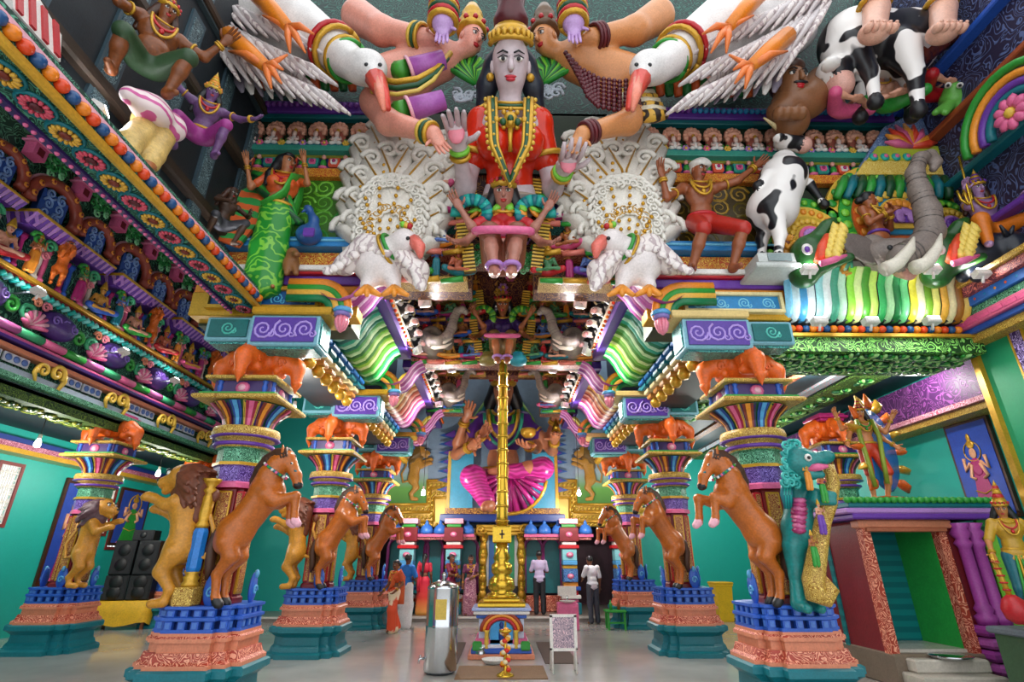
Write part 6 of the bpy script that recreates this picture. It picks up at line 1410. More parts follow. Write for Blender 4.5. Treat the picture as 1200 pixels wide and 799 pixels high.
# ---- figures on the dark wall at the left --------------------------------------------------------------
def Wx(px, py, X=-3.95): return np.array(onX(px, py, X))
CR = dict(pel=(0,.05,.42), wai=(0,.03,.55), che=(0,-.02,.74), nec=(0,-.03,.88), hea=(0,-.06,1.03), shL=(.17,-.02,.84), shR=(-.17,-.02,.84), hiL=(.09,.03,.4), hiR=(-.09,.03,.4), knL=(.24,-.28,.46), anL=(.2,-.1,.08), toL=(.24,-.24,.04), knR=(-.26,-.22,.36), anR=(-.22,.0,.08), toR=(-.28,-.14,.04), look=(.1,-1,-.3))
J = joints(**CR); J.update(elL=(.4,-.1,.76), wrL=(.48,-.25,.92), elR=(-.36,-.12,.74), wrR=(-.5,-.2,.9), palmL=(0,-1,0), palmR=(0,-1,0))
human('figure_statue', 'brown crouching giant with a jewelled head-dress on the dark wall', 'statue', J, paint('8a4c24', .38, var=.3), tuple(onX(160, 108, -3.85)), R(50), 1.12, False, 'figures on the dark side wall', .014, [('shorts', paint('2c4a2a', .5), 'loincloth'), ('belt', GOLD)], ('long', DBROWN), (GOLD, RED, .12), [GOLD, RED], fat=1.15, t=1.15)
J = joints(**CR); J.update(elL=(.38,-.15,.74), wrL=(.5,-.35,.66), elR=(-.36,-.08,.9), wrR=(-.46,-.2,1.06), palmL=(0,-1,0), palmR=(0,-1,0))
human('figure_statue', 'purple-skinned figure with a golden crown on the dark wall', 'statue', J, paint('7a5288', .38, var=.3), tuple(onX(226, 186, -3.85)), R(35), 1.0, False, 'figures on the dark side wall', .014, [('shorts', paint('a83a90', .5), 'loincloth'), ('belt', GOLD)], ('long', BLACK), (YEL, ORNG2, .2), [GOLD, RED])
J = joints(**CR); J.update(elL=(.3,-.2,.66), wrL=(.2,-.4,.6), elR=(-.3,-.2,.66), wrR=(-.2,-.4,.6))
human('figure_statue', 'dark brown figure squatting on the ledge above the bead beam near the green sari woman', 'statue', J, paint('4a3020', .45, var=.3), tuple(onX(255, 285, -3.95)), R(60), .8, False, 'figures on the dark side wall', .016, [('shorts', paint('3a3a40', .5), 'loincloth')], ('long', DBROWN))
# bundle: striped cloth over a bent figure
w = Wx
g = organic('bent_figure_statue', 'bent figure under a white and pink striped cloth on the dark wall', 'statue', [ell(w(180,150,-3.85), (.2,.24,.2)), seg(w(168,152,-3.8), w(152,166,-3.7), .13, .115), seg(w(152,166,-3.7), w(150,176,-3.65), .11, .1), seg(w(188,160,-3.8), w(178,180,-3.7), .14, .125), seg(w(178,180,-3.7), w(174,190,-3.65), .12, .11), seg(w(174,190,-3.65), w(170,203,-3.6), .07, .05, 1), seg(w(150,176,-3.65), w(146,188,-3.6), .065, .045, 1)], [paint('e8c070', .45, var=.3), SKIN], w(165,204,-3.75), None, .02, .04)
m = MB(); sdf_add(m, [ell(w(178,130,-3.75), (.2,.25,.15), (.35,.2,.3)), ell(w(200,148,-3.72), (.15,.18,.15)), seg(w(152,112,-3.8), w(178,126,-3.75), .09, .14)], h=.018, k=.05); inst('striped_cloth', m.mesh('striped_cloth', [stripes('f0dcdc', 'd05a9a', 2, 60, .45, .45, .12)], fix=False), g, tuple(-np.array(g['_b'])))
m = MB(); m.plate([(-.3,0),(.3,0),(.34,.5),(0,.7),(-.34,.5)], .08, 0, 'x')
for k in range(4): m.box((.09,-.24+.16*k,.3), (.03,.07,.55), 1)
o = m.build('striped_shield', [WHITE, RED], None, tuple(Wx(35,45,-3.95)), (0,R(-20),0), .8); tag(o, 'red and white striped shield on the dark wall over the bead beam', 'shield')

# ---- figures of the top tier, right side -----------------------------------------------------------------
cow('large black and white cow with head lowered, below the giant bare feet', [((1062,95),(1068,135)), ((1072,85),(1076,128))], (1055,55), (1000,50), (985,62), (978,85), (985,100), [((1006,95),(1008,138)), ((1020,85),(1026,120))], 6.2, .5, (968,70), Wp(1030,140,6.2), .04)
for k, (x, y, lab) in enumerate(((1027,20,'giant bare foot with gold anklet over the large cow, nearer the swan'), (1105,18,'giant bare foot with gold anklet over the large cow, nearer the floodlight'))):
    a, b_ = Wp(x-4,-25,5.7), Wp(x,12,5.6); c = Wp(x-2+k*2,38,5.45); pr = [seg(a, b_, .2, .17), seg(b_, c, .19, .16), ell(c, (.24,.2,.13))]
    hb = MB()
    for i in range(5): e = c+np.array((-.19+.095*i,-.12,-.06)); hb.ball(e, (.06 if i not in ((0,) if k else (4,)) else .075,.1,.07), 8, 0); hb.ball(e+np.array((0,-.09,.02)), (.03,.02,.025), 6, 1)
    g = organic('foot_statue', lab, 'statue', pr, [paint('f0b8a0', .36), LPINK], c+np.array((0,0,-.15)), lambda m: m.add(hb.v, hb.f, 0, True), .025, .06)
    m = MB(); m.tube(ring_pts(b_+np.array((0,0,.12)), (0,0,1), .22, 16), .045, 7); sub(g, 'anklet', m, [GOLD])
def mask_head(px, py, Y, s, skin, label, look, hairm, m_=True):
    c = Wp(px, py, Y); HFm = frame((look[0]*.2,-.2,1), look); g = empty('head_statue', tuple(c-np.array((0,0,.15*s))), 0, label, 'statue'); g['_b'] = tuple(float(v) for v in c-np.array((0,0,.15*s)))
    m = MB(); sdf_add(m, [ellM(c, np.array((.078,.093,.1))*s, HFm), ellM(c+HFm@V3(0,-.02,-.05)*s, np.array((.06,.065,.065))*s, HFm), seg(c-HFm[:,2]*.05*s, c-HFm[:,2]*.2*s+np.array((0,.05,0)), .06*s, .09*s)], h=.02*s/2, k=.03*s); face(m, c, HFm, s)
    if m_: m.ball(c+HFm@V3(0,-.088,-.047)*s, (.04*s,.012*s,.009*s), 8, 2)
    inst('head', m.mesh('head', [skin, WHITE, BLACK, RED], fix=False), g, tuple(-np.array(g['_b'])))
    m = MB(); sdf_add(m, [ellM(c+HFm@V3(0,.028,.035)*s, np.array((.086,.085,.095))*s, HFm), ellM(c+HFm@V3(0,-.035,.085)*s, np.array((.066,.05,.035))*s, HFm)], h=.02*s/2, k=.02*s); inst('hair', m.mesh('hair', [hairm], fix=False), g, tuple(-np.array(g['_b'])))
mask_head(925, 100, 6.4, 3.2, paint('8a5a38', .4), 'huge brown moustached head behind the right swan', (.1,-1,-.3), DBROWN)
pr = [ell(Wp(935,122,6.5), (.45,.3,.28)), ell(Wp(920,130,6.5), (.3,.25,.2)), seg(Wp(950,115,6.5), Wp(962,95,6.6), .3, .25)]
organic('fist_statue', 'brown muscular arm and fist resting on the bead ledge above the rearing cow', 'statue', pr+[ell(Wp(912+k*9,133,6.2), (.09,.12,.1)) for k in range(4)], [paint('8a5a38', .4)], Wp(930,140,6.5), None, .03, .05)
# pink reclining figures and flowers along the ledge, right
for k, (x, y, rz) in enumerate(((985,118,.4), (1045,112,-.3), (1090,98,.5))):
    attendant(0, 1, (6, 2, 0)[k], tuple(Wp(x, y+18, 6.5)), rz, 1.0, ['pink seated figure under the large cow, by the huge brown head', 'pink seated figure between the legs of the large cow', 'pink seated figure beside the braided hair coil'][k], 'pink figures of the upper ledge')
o = MB(); 
for k in range(9): o.tube([Wp(1060+k*7,85-k*5,6.0), Wp(1066+k*7,75-k*5,5.95), Wp(1072+k*7,78-k*5,6.0)], [.1,.14,.1], 8, 0)
o = o.build('braid', [paint('6a2c1c', .4)]); tag(o, 'thick braided coil of dark brown hair beside the large cow', 'braid'); 
pr = [ell(Wp(1118,118,6.4), (.22,.2,.2)), ell(Wp(1118,106,6.3), (.16,.14,.13))]+[seg(Wp(1118,118,6.4), Wp(1118+dx,132,6.3), .09, .05) for dx in (-22,-10,12,24)]
organic('frog_statue', 'green crouching frog at the end of the blue bead ledge', 'statue', pr, [paint('6ab84a', .4), WHITE, BLACK], Wp(1118,134,6.4), lambda m: [(m.ball(Wp(1118+dx,100,6.15), .05, 8, 1), m.ball(Wp(1118+dx,100,6.11), .025, 6, 2)) for dx in (-7,7)], .02, .05)
J = joints(); attendant(1, 4, 3, tuple(Wp(1150, 128, 6.6)), -.3, 1.0, 'blue-grey standing figure beside the green frog', 'figures of the upper ledge')
# scalloped arch on the right wall
t = empty('scalloped_arch', tuple(onX(1188, 140, 6.9)), 0, 'green and orange scalloped arch with lotus on the right wall', 'ornament')
for k, (r_, m_) in enumerate(((.75,GREEN),(.62,ORNG2),(.5,PURPLE),(.4,TEAL))):
    m = MB(); m.tube([(0, r_*math.cos(a), r_*math.sin(a)) for a in [math.pi*q/14 for q in range(15)]], .06, 8); m.build('arch_band', [m_], t, (.02*k,0,0))
for k in range(9): a = k*2*math.pi/9; MB().ball((0,.16*math.cos(a),.16*math.sin(a)), (.05,.1,.07), 7, 0, (a,0,0)).build('petal', [PINK], t, (0,0,.12))
MB().ball((0,0,.12), (.07,.08,.08), 8).build('lotus_centre', [YEL], t)

# striped cloths behind the swans' tails, on the ledge over the bead row
for x0, x1, nm in ((-4.3, -2.4, 'behind the swan over the green sari woman'), (2.5, 4.6, 'behind the swan over the turbaned man')):
    m = MB(); n_ = int((x1-x0)/.16)
    for k in range(n_): m.tube([(x0+k*.16, 7.0, 9.75), (x0+k*.16-.03, 6.85, 9.5), (x0+k*.16, 6.95, 9.3)], [.09,.1,.07], 8, k % 2)
    o = m.build('striped_cloth', [paint('e0642c'), paint('1f7a3a')]); tag(o, 'orange and green pleated cloth '+nm, 'cloth')

# ================================================================== FAR END OF THE NAVE
YE = 18.0
we = lambda x, y, dy=0: np.array(onY(x, y, YE+dy))
mb = MB(); z0 = we(588,617)[2]
mb.box((0, YE+.15, (z0+8.5)/2), (9, .3, 8.5-z0), 0)
for sx in (-1, 1): mb.box((sx*6.2, YE+.15, 4.3), (4.0, .3, 8.6), 1)
wb = S('wall_end', mb, [paint('8fa8c0', .6), WALLP])
def flat(pts, d, dy, mats, name, parent, Yp=YE, f=we):
    m = MB(); a = [f(*p)+np.array((0,dy,0)) for p in pts]; b_ = [p+np.array((0,d,0)) for p in a]; n = len(a); m.add([tuple(x) for x in a+b_], [tuple(range(n)), tuple(range(2*n-1,n-1,-1))]+[(i,n+i,n+(i+1)%n,(i+1)%n) for i in range(n)]); return m.build(name, mats, parent)
for left in (True, False):
    q = (lambda x: x) if left else (lambda x: 1176-x)
    nm = 'left' if left else 'right'
    t = empty('wall_painting', tuple(we(q(470), 590, -.06)), 0, ('lion painting with sky and grass behind the orange sari woman' if left else 'lion painting with sky and grass over the dark doorway'), 'painting'); t['_b'] = tuple(float(v) for v in we(q(470), 590, -.06))
    def fp(pts, d, dy, mats, name):
        o = flat([(q(x), y) for x, y in pts], d, dy, mats, name, t); o.location = tuple(-np.array(t['_b'])); return o
    fp([(430,592),(430,515),(502,515),(502,592)], .06, -.06, [gradient(['3f7a2c','6aa84a','a8bcc8','7f92ac','9fb0c4'], 2, we(470,592)[2], we(470,515)[2], .6)], 'painted_board')
    lm = MB(); 
    l = empty('lion_relief', tuple(we(q(482), 586, -.2)), 0 if left else math.pi, 'golden rearing lion relief on the painting '+('behind the orange sari woman' if left else 'over the dark doorway'), 'relief', 'golden lion reliefs', None, 1.12)
    for n_, me in PB['lion7a3f26']:
        me2 = me.copy(); me2.materials[0] = paint('c08a30', .45, var=.2)
        if n_ == 'mane': me2.materials[0] = paint('7a5a20', .5, var=.3)
        inst(n_, me2, l, (0,0,0), (0,0,0), (1,.35,1))
    fr = [(420,590),(500,590),(500,562),(533,562),(533,617),(420,617)]
    g = empty('gold_frame', tuple(we(q(480), 617, -.1)), 0, 'stepped gold rope-moulded frame '+('on the lion post side' if left else 'on the teal beast side')+' of the seated goddess', 'frame'); g['_b'] = tuple(float(v) for v in we(q(480), 617, -.1))
    o = flat([(q(x), y) for x, y in fr], .12, -.1, [paint('b8902c', .35, .3)], 'frame_board', g); o.location = tuple(-np.array(g['_b']))
    for k, off in enumerate((0, 5, 9, 15, 20, 24)):
        m = MB(); path = [(420,591+off),(501+off*.35,591+off),(501+off*.35,563+off),(533,563+off)] if off < 22 else [(420,591+off),(533,591+off)]
        pts = [we(q(x), y, -.12) for x, y in path]
        if k % 2 == 0:
            for a, b_ in zip(pts[:-1], pts[1:]): m.tube([a, b_], .045, 6, 0)
            sub(g, 'moulding', m, [GOLD])
        else:
            L = 0
            for a, b_ in zip(pts[:-1], pts[1:]):
                n = max(2, int(np.linalg.norm(b_-a)/.13))
                for u in range(n): c = a+(b_-a)*(u+.5)/n; m.ball(c, (.05,.06,.075), 6, 0, (0,.6,0))
            o = sub(g, 'rope_moulding', m, [paint('e0bc4a', .3, .4)]); o['kind'] = 'stuff'
# ---- the great seated goddess ------------------------------------------------------------------
sG = 4.55; bG = onY(589, 600, 17.2)
J = joints(pel=(0,.05,.22), wai=(0,.05,.36), che=(0,.03,.56), nec=(0,.03,.71), hea=(0,.0,.865), shL=(.15,.04,.66), shR=(-.15,.04,.66), look=(0,-1,-.12), elL=(.24,.0,.44), wrL=(.17,-.18,.42), elR=(-.22,.0,.45), wrR=(-.14,-.2,.5), palmR=(0,-1,0), palmL=(0,-.6,.8),
           hiL=(.09,.0,.2), hiR=(-.09,.0,.2), knL=(.27,-.2,.27), knR=(-.2,-.24,.2), anL=(.02,-.24,.24), toL=(-.08,-.24,.24), anR=(-.09,-.26,.02), toR=(-.12,-.34,.0))
J['arms'] = [((.15,.05,.64), (.33,.02,.50), (.37,-.12,.63), (0,-1,0)), ((-.15,.05,.64), (-.33,.02,.48), (-.27,-.12,.62), (0,-1,0)), ((.14,.06,.62), (.36,.04,.43), (.36,-.12,.47), (0,-1,0)), ((-.14,.06,.62), (-.34,.04,.40), (-.22,-.16,.42), (0,-1,0))]
GG = human('goddess_statue', 'great seated goddess in a magenta sari with many arms, behind the brass pole', 'statue', J, paint('c8805a', .36), bG, 0, sG, True, None, .011, [('blouse', paint('5a2a8a', .4)), ('belt', GOLD)], ('long', BLACK), (GOLD, RED, .16), [GOLD, GREEN], t=.9)
body('sari', [ell((0,.05,.2), (.17,.13,.12)), seg((.09,0,.2),(.27,-.2,.27),.09,.075), seg((-.09,0,.2),(-.2,-.24,.2),.09,.075), seg((-.2,-.24,.2),(-.11,-.25,.06),.075,.06), seg((.26,-.2,.26),(.05,-.23,.24),.06,.05)], [stripes('a01a6c', 'c83a94', 2, 260, .3, 0, .12)], GG, h=.012, k=.04)  # fold shade put into the colour as dark and light magenta stripes
for k in range(13):
    a = math.pi*(1.05+.9*k/12); m = MB(); m.tube([(.04,-.2,.24), (.04+.13*math.cos(a),-.23,.22+.12*math.sin(a)), (.04+.24*math.cos(a),-.22,.22+.24*math.sin(a))], [.012,.025,.035], 6, 0, True, .6); m.build('pleat', [paint('c02a86', .3) if k % 2 else paint('8a1860', .3)], GG)
m = MB(); m.tube([(.04+.25*math.cos(a),-.235,.22+.25*math.sin(a)) for a in [math.pi*(1.05+.9*k/16) for k in range(17)]], .012, 6); m.build('gold_hem', [GOLD], GG)
m = MB()
for k, r in ((0,.1),(1,.14),(2,.18)): m.tube([(r*.75*math.cos(a),-.1-.02*k,.66-r*1.3*max(0,math.sin(a))) for a in [math.pi*q_/12 for q_ in range(13)]], .012, 6, k)
m.build('garland', [GREEN, paint('e8b43c'), paint('2fa88a')], GG)
o = MB().lathe([(.03,0),(.05,.02),(.055,.05),(.045,.06)], 12).build('golden_bowl', [GOLD], GG, (.17,-.27,.46))
o = MB().lathe([(.0,.1),(.012,.08),(.02,.05),(.035,0)], 10).build('bell', [BRASS], GG, (.37,-.17,.52))
# blue cape panels beside the face and the throne
for s in (-1, 1):
    for k, m_ in enumerate((paint('2a86a8'), paint('3fa88a'), paint('8ac83c'))):
        m = MB(); m.tube([(s*(.09+.02*k),.06,.84-.02*k), (s*(.15+.03*k),.05,.72-.03*k), (s*(.19+.04*k),.04,.56-.03*k)], [.03,.04,.03], 7, 0, True, .6); m.build('cape_fold', [m_], GG)
t = empty('throne', (bG.x, 17.55, bG.z-.28), 0, 'blue and gold throne of the great goddess with zigzag flames', 'throne')
MB().box((0,0,.1), (3.9,.9,.24), 0, bev=.03).box((0,0,.3), (3.6,.8,.2), 1).build('seat', [DBLUE, carved('6a3a1c', 'd8a03c', 6, .4, 0, .3)], t)
for s in (-1, 1):
    MB().box((s*1.35,.1,1.3), (.75,.12,1.9), 0, bev=.04).build('side_panel', [paint('4ab8e0', .35)], t); MB().box((s*1.76,.1,1.2), (.1,.2,2.1), 0, bev=.02).build('side_post', [YEL if s < 0 else GOLD], t)
    for k in range(7):
        for j, m_ in ((0, paint('1a5aa8')), (1, PURPLE)):
            m = MB(); m.plate([(0,0),(.55-.2*j,.12),(0,.3)], .06, 0, 'y', Matrix.Scale(s, 4, (1,0,0))); m.build('zigzag_flame', [m_], t, (s*(1.62+.02*j), .2-.04*j, .9+k*.3))
# ---- sanctum front below ----------------------------------------------------------------------------
mb = MB(); mb.box((0, 20.4, 1.5), (10, .2, 3.2), 0); S('wall_sanctum', mb, [paint('4a1a30', .5, var=.3)])
mb = MB(); mb.box((0, 19.2, 3.0), (10, 2.4, .1)); S('ceiling_sanctum', mb, paint('2a1420', .6))
for s, x0, lab in ((-1, 566, 'gilded figure column of the sanctum gate beside the purple sari woman'), (1, 611, 'gilded figure column of the sanctum gate beside the man in dark trousers')):
    b = onZ(x0, 706, .13); b.y = 17.4; b.x = onY(x0, 660, 17.4).x
    t = empty('gate_column', (b.x, 17.4, .13), 0, lab, 'column')
    MB().box((0,0,.12), (.42,.36,.24), bev=.03).build('base', [FIL_YEL], t); MB().lathe([(.12,.24),(.16,.4),(.1,.6),(.13,.8),(.1,1.3),(.15,1.6),(.1,1.9),(.17,2.2)], 14).build('shaft', [BRASS], t)
    for k in range(4): o = MB().ball((0,-.12,0), (.11,.1,.13), 8).ball((0,-.16,.16), (.07,.07,.08), 8).build('gilded_figure', [GOLD], t, (0,0,.5+k*.45))
    MB().spiral((s*.1,-.1,0), .18, 1.4, .05, 0, 'y', s, 0, 7, 14).build('scroll', [GOLD], t, (0,0,2.3))
t = empty('sanctum_gate', (onY(588,640,17.5).x, 17.5, .13), 0, 'gilded sanctum gateway with hanging striped curtain behind the brass pole', 'gate')
for k, (w_, z_) in enumerate(((2.3,2.2),(2.0,2.31),(1.6,2.41))): MB().box((0,0,z_), (w_,.4-.05*k,.1), bev=.02).build('lintel', [GOLD], t)
for k in range(9): MB().box((-.64+k*.16,.25,1.55), (.155,.04,1.7)).build('curtain_stripe', [(paint('2fa86a'), paint('e8ecf4'), paint('3a78c8'))[k % 3]], t)
MB().box((0,.3,.35), (1.3,.06,.7), 0).build('backing', [paint('1a1420')], t)
o = MB().lathe([(.0,0),(.22,0),(.26,.15),(.18,.4),(.13,.6),(.1,.75),(.0,.9)], 14).build('dark_idol', [BLACK], t, (0,.1,.15))
MB().tube([(.2*math.cos(a),-.08,.62+.3*math.sin(a)) for a in [math.pi*(1+k/10) for k in range(11)]], .05, 6).build('flower_garland', [WHITE], t, (0,.1,.2))
SHC = ((477, 17.0), (531, 17.0), (667, 17.0), (728, 17.0))
labs = ['striped shrine column behind the blue-shirted man', 'striped shrine column behind the steel water filter', 'striped shrine column behind the white easel', 'striped shrine column behind the green stool']
bands = [(.0,.3,TEAL),(.3,.4,PINK),(.4,.5,WHITE),(.5,.62,RED),(.62,.72,BLUE),(.72,.84,ORNG2),(.84,1.2,FIL_BLUE),(1.2,1.3,GOLD),(1.3,1.42,LBLUE),(1.42,1.75,paint('8ad0d8')),(1.75,1.85,RED),(1.85,1.95,WHITE),(1.95,2.35,DRED),(2.35,2.45,GREEN),(2.45,2.6,LPINK)]
BMS = [MB().box((0,0,(a+b_)/2), (.42+.14*(k % 2 == 0)*(a < .8 or a > 1.7), .42+.1*(k % 2 == 0), b_-a), 0, bev=.015).mesh('band', [m_]) for k, (a, b_, m_) in enumerate(bands)]
for (x0, Yc), lb in zip(SHC, labs):
    t = empty('shrine_column', (onY(x0, 660, Yc).x, Yc, .13), 0, lb, 'column', 'striped columns before the sanctum')
    for me in BMS: inst('band', me, t)
    for z in (1.0, 1.58, 2.15): inst('oval_boss', PB['oval'], t, (0,-.25,z), (0,0,0), .9)
DOME = MB().lathe([(.18,0),(.21,.05),(.2,.14),(.14,.24),(.05,.3),(.06,.33),(.01,.42)], 12).box((0,0,-.04), (.42,.3,.08), 1)
DOMEM = DOME.mesh('dome', [paint('3a78d0'), PINK])
for s, xs in ((-1, [468,484,500,516,532,548]), (1, [622,638,654,670,686])):
    t = empty('canopy', (onY(sum(xs)/len(xs), 625, 17.1).x, 17.1, onY(588, 626, 17.1).z), 0, 'row of small blue roof domes '+('over the women' if s < 0 else 'over the men')+' before the sanctum', 'canopy')
    MB().box((0,.1,-.1), (2.6 if s < 0 else 2.0,.5,.12)).build('canopy_beam', [carved('8a1c2c', 'e8b0a0', 10, .4, 0, .3)], t)
    for x in xs: inst('dome', DOMEM, t, (onY(x, 625, 17.1).x-t.location.x, -.05, 0), (0,0,0), 1.0)
AR3 = MB(); AR3.box((0,.1,.8), (.5,.06,1.6), 1); AR3.tube([(-.28,0,0),(-.28,0,1.3)]+[(.28*math.cos(a),0,1.3+.28*math.sin(a)) for a in [math.pi*(1-k/8) for k in range(9)]]+[(.28,0,0)], .05, 6, 0); AR3 = AR3.mesh('niche_arch', [paint('a8408c'), paint('1a7a80')])
for i, x0 in enumerate((462, 488, 506, 548, 626, 648)):
    t = empty('shrine_niche', (onY(x0, 690, 17.7).x, 17.7, .13), 0, ['turquoise niche behind the orange sari woman', 'turquoise niche behind the blue-shirted man', 'turquoise niche behind the red sari woman', 'turquoise niche behind the purple sari woman', 'turquoise niche behind the man in dark trousers', 'turquoise niche beside the striped column behind the easel'][i], 'niche', 'arched niches of the sanctum front')
    inst('niche_arch', AR3, t, (0,0,.5)); MB().box((0,0,.22), (.7,.3,.44), 0, bev=.02).build('niche_base', [FIL_SALM], t)

# ================================================================== BRASS POLE AND THINGS AROUND IT
px0, py0 = .02, 10.95
t = empty('flagpole_pedestal', (px0, py0, 0), 0, 'small painted pedestal shrine with blue niche carrying the brass pole', 'pedestal')
for k, (w_, z0_, z1_, m_) in enumerate(((1.15,0,.08,SALMON),(1.05,.08,.16,BLUE),(1.0,.16,.22,paint('e8e4f0')),(.92,.22,.3,PINK),(.8,.3,.62,paint('cfd8f0')),(.9,.62,.68,BLUE),(1.0,.68,.74,WHITE),(1.06,.74,.79,paint('a8b8e8')))): MB().box((0,0,(z0_+z1_)/2), (w_,w_,z1_-z0_), bev=.012).build('tier', [m_], t)
MB().plate([(-.2,.16),(.2,.16),(.2,.42)]+[(.2*math.cos(a),.42+.16*math.sin(a)) for a in [math.pi*k/8 for k in range(1,8)]]+[(-.2,.42)], .04, 0, 'y').build('niche', [paint('3aa0e0')], t, (0,-.46,0))
for k, (r, m_) in enumerate(((.25,RED),(.31,ORNG2),(.36,paint('a83c1c')))): MB().tube([(r*math.cos(a),0,.42+r*.8*math.sin(a)) for a in [math.pi*q_/12 for q_ in range(13)]], .032, 6).build('arch_band', [m_], t, (0,-.47,0))
for s in (-1, 1): MB().lathe([(.05,.14),(.04,.2),(.035,.4),(.055,.44)], 10).build('colonnette', [YEL], t, (s*.26,-.47,0)); MB().box((s*.42,-.5,.2), (.16,.12,.14), bev=.02).build('lotus_block', [GREEN], t)
MB().ball((0,-.47,.36), (.05,.04,.14), 8).ball((0,-.48,.52), (.04,.035,.05), 8).build('painted_deity', [DBLUE], t)
t = empty('flagpole', (px0, py0, .79), 0, 'tall brass ceremonial pole with rings standing on the painted pedestal', 'pole')
MB().box((0,0,.04), (.86,.86,.08), bev=.02).box((0,0,.11), (.66,.66,.07), bev=.02).build('base_plate', [BRASS], t)
MB().lathe([(.3,.14),(.28,.2),(.2,.24),(.26,.3),(.24,.44),(.15,.52),(.2,.58),(.2,.7),(.13,.76),(.17,.82),(.12,.95),(.11,1.1)], 20).build('bell_base', [BRASS], t)
MB().box((0,0,1.25), (.36,.3,.32), bev=.02).box((0,-.16,1.25), (.3,.02,.26), 0, bev=.01).box((0,-.175,1.25), (.03,.02,.16), 1).box((0,-.175,1.25), (.1,.02,.03), 1).build('square_plaque', [BRASS, DBROWN], t)
MB().lathe([(.12,1.4),(.115,1.6),(.105,3.0),(.09,5.0),(.07,5.08),(.0,5.1)], 20).build('shaft', [BRASS], t)
RNGM = MB().lathe([(.10,-.03),(.135,-.02),(.14,.01),(.1,.03)], 20).mesh('ring', [BRASS])
for k in range(13): z = 1.5+k*.28; inst('ring', RNGM, t, (0,0,z), (0,0,0), (1-.012*k,1-.012*k,1))
b = onZ(513, 793, 0); b.y += .27
t = empty('water_filter', b, 0, 'tall stainless steel water filter standing left bare on the floor before the brass pole'.replace('left bare ', ''), 'water filter')
MB().lathe([(.24,.03),(.25,.05),(.25,.62),(.255,.64),(.25,.66),(.25,1.16),(.255,1.18),(.22,1.23),(.1,1.27),(.08,1.28)], 28).build('cylinder', [STEEL], t)
MB().lathe([(.035,1.27),(.03,1.34),(.05,1.36),(.02,1.4)], 12).build('lid_knob', [STEEL], t)
MB().box((0,-.248,.88), (.17,.02,.28), 0).build('label_plate', [paint('d8b84a', .4)], t)
MB().tube([(-.24,-.05,.2),(-.31,-.07,.2),(-.32,-.07,.14)], .018, 8).tube([(-.3,-.07,.2),(-.3,-.07,.25)], .012, 6).build('tap', [STEEL], t); MB().lathe([(.2,0),(.24,.03)], 24).build('foot_ring', [DGREY], t)
b = onZ(662, 790, 0)
t = empty('easel_stand', b, 0, 'white metal easel holding a framed picture of flowers beside the pole', 'easel')
for s in (-1, 1):
    MB().tube([(s*.18,0,0),(s*.17,.04,.78)], .016, 6).build('leg', [WHITE], t); MB().tube([(s*.17,.04,.7),(s*.19,.32,0)], .014, 6).build('leg', [WHITE], t)
MB().box((0,.02,.78), (.42,.03,.04)).box((0,.02,.32), (.42,.03,.04)).box((-.19,.02,.55), (.04,.03,.48)).box((.19,.02,.55), (.04,.03,.48)).build('frame', [WHITE], t)
MB().box((0,.03,.55), (.36,.02,.44)).build('picture', [carved('8a7a8c', 'e8c8d0', 9, .3, 0, .35, 3)], t)
b = onZ(592, 793, 0); t = empty('standing_lamp', b, 0, 'small brass oil lamp wound with a red and yellow flower garland', 'lamp')
MB().lathe([(.0,0),(.14,.0),(.12,.04),(.03,.08),(.025,.3),(.04,.32),(.02,.34),(.02,.55),(.09,.58),(.1,.61),(.02,.62),(.015,.72)], 14).build('lamp_body', [BRASS], t)
FB = [MB().ball((0,0,0), (.045,.045,.035), 7).mesh('blossom', [m_]) for m_ in (paint('d82a1c'), paint('f0a020'), paint('f4e0b0'))]
for k in range(26): a = k*.95; inst('blossom', FB[k % 3], t, (.045*math.cos(a), .045*math.sin(a), .09+k*.021))
o = MB().box((0,0,.006), (1.35,1.0,.012)).build('floor_mat', [paint('7a5a3c', .8, bump=.4, bscale=200)], None, (px0, 9.3, 0)); tag(o, 'plain brown mat on the floor before the pedestal', 'mat')
for s, lb in ((-1, 'dark brown mat beside the pedestal, behind the steel filter'), (1, 'dark brown mat beside the pedestal, behind the easel')):
    o = MB().box((0,0,.005), (.55,2.4,.01)).build('floor_mat', [paint('4a3428', .8)], None, (px0+s*1.0, 11.2, 0)); tag(o, lb, 'mat')
b = onZ(563, 772, 0); o = MB().lathe([(.07,0),(.1,.03),(.11,.1),(.08,.16),(.1,.18)], 14).build('steel_pot', [STEEL], None, b); tag(o, 'small steel pot on the floor at the pedestal foot', 'pot')
b = onZ(579, 777, 0); o = MB().lathe([(.15,0),(.2,.05),(.21,.06),(.19,.06),(.14,.015)], 20).build('white_basin', [WHITE], None, (b.x,b.y-.05,0.012)); tag(o, 'white basin on the brown mat before the pedestal', 'basin')
t = empty('notice_stand', onZ(666, 738, 0), 0, 'white donation stand with a round dish before the striped column', 'stand')
MB().box((0,0,.3), (.5,.35,.6), bev=.02).build('pedestal_block', [PINK], t); MB().box((0,-.02,.86), (.46,.03,.22)).build('notice_board', [WHITE], t); MB().tube([(0,0,.6),(0,0,.78)], .02, 6).build('post', [STEEL], t); MB().lathe([(.1,0),(.2,.04),(.21,.05)], 16).build('dish', [WHITE], t, (0,-.1,.6))

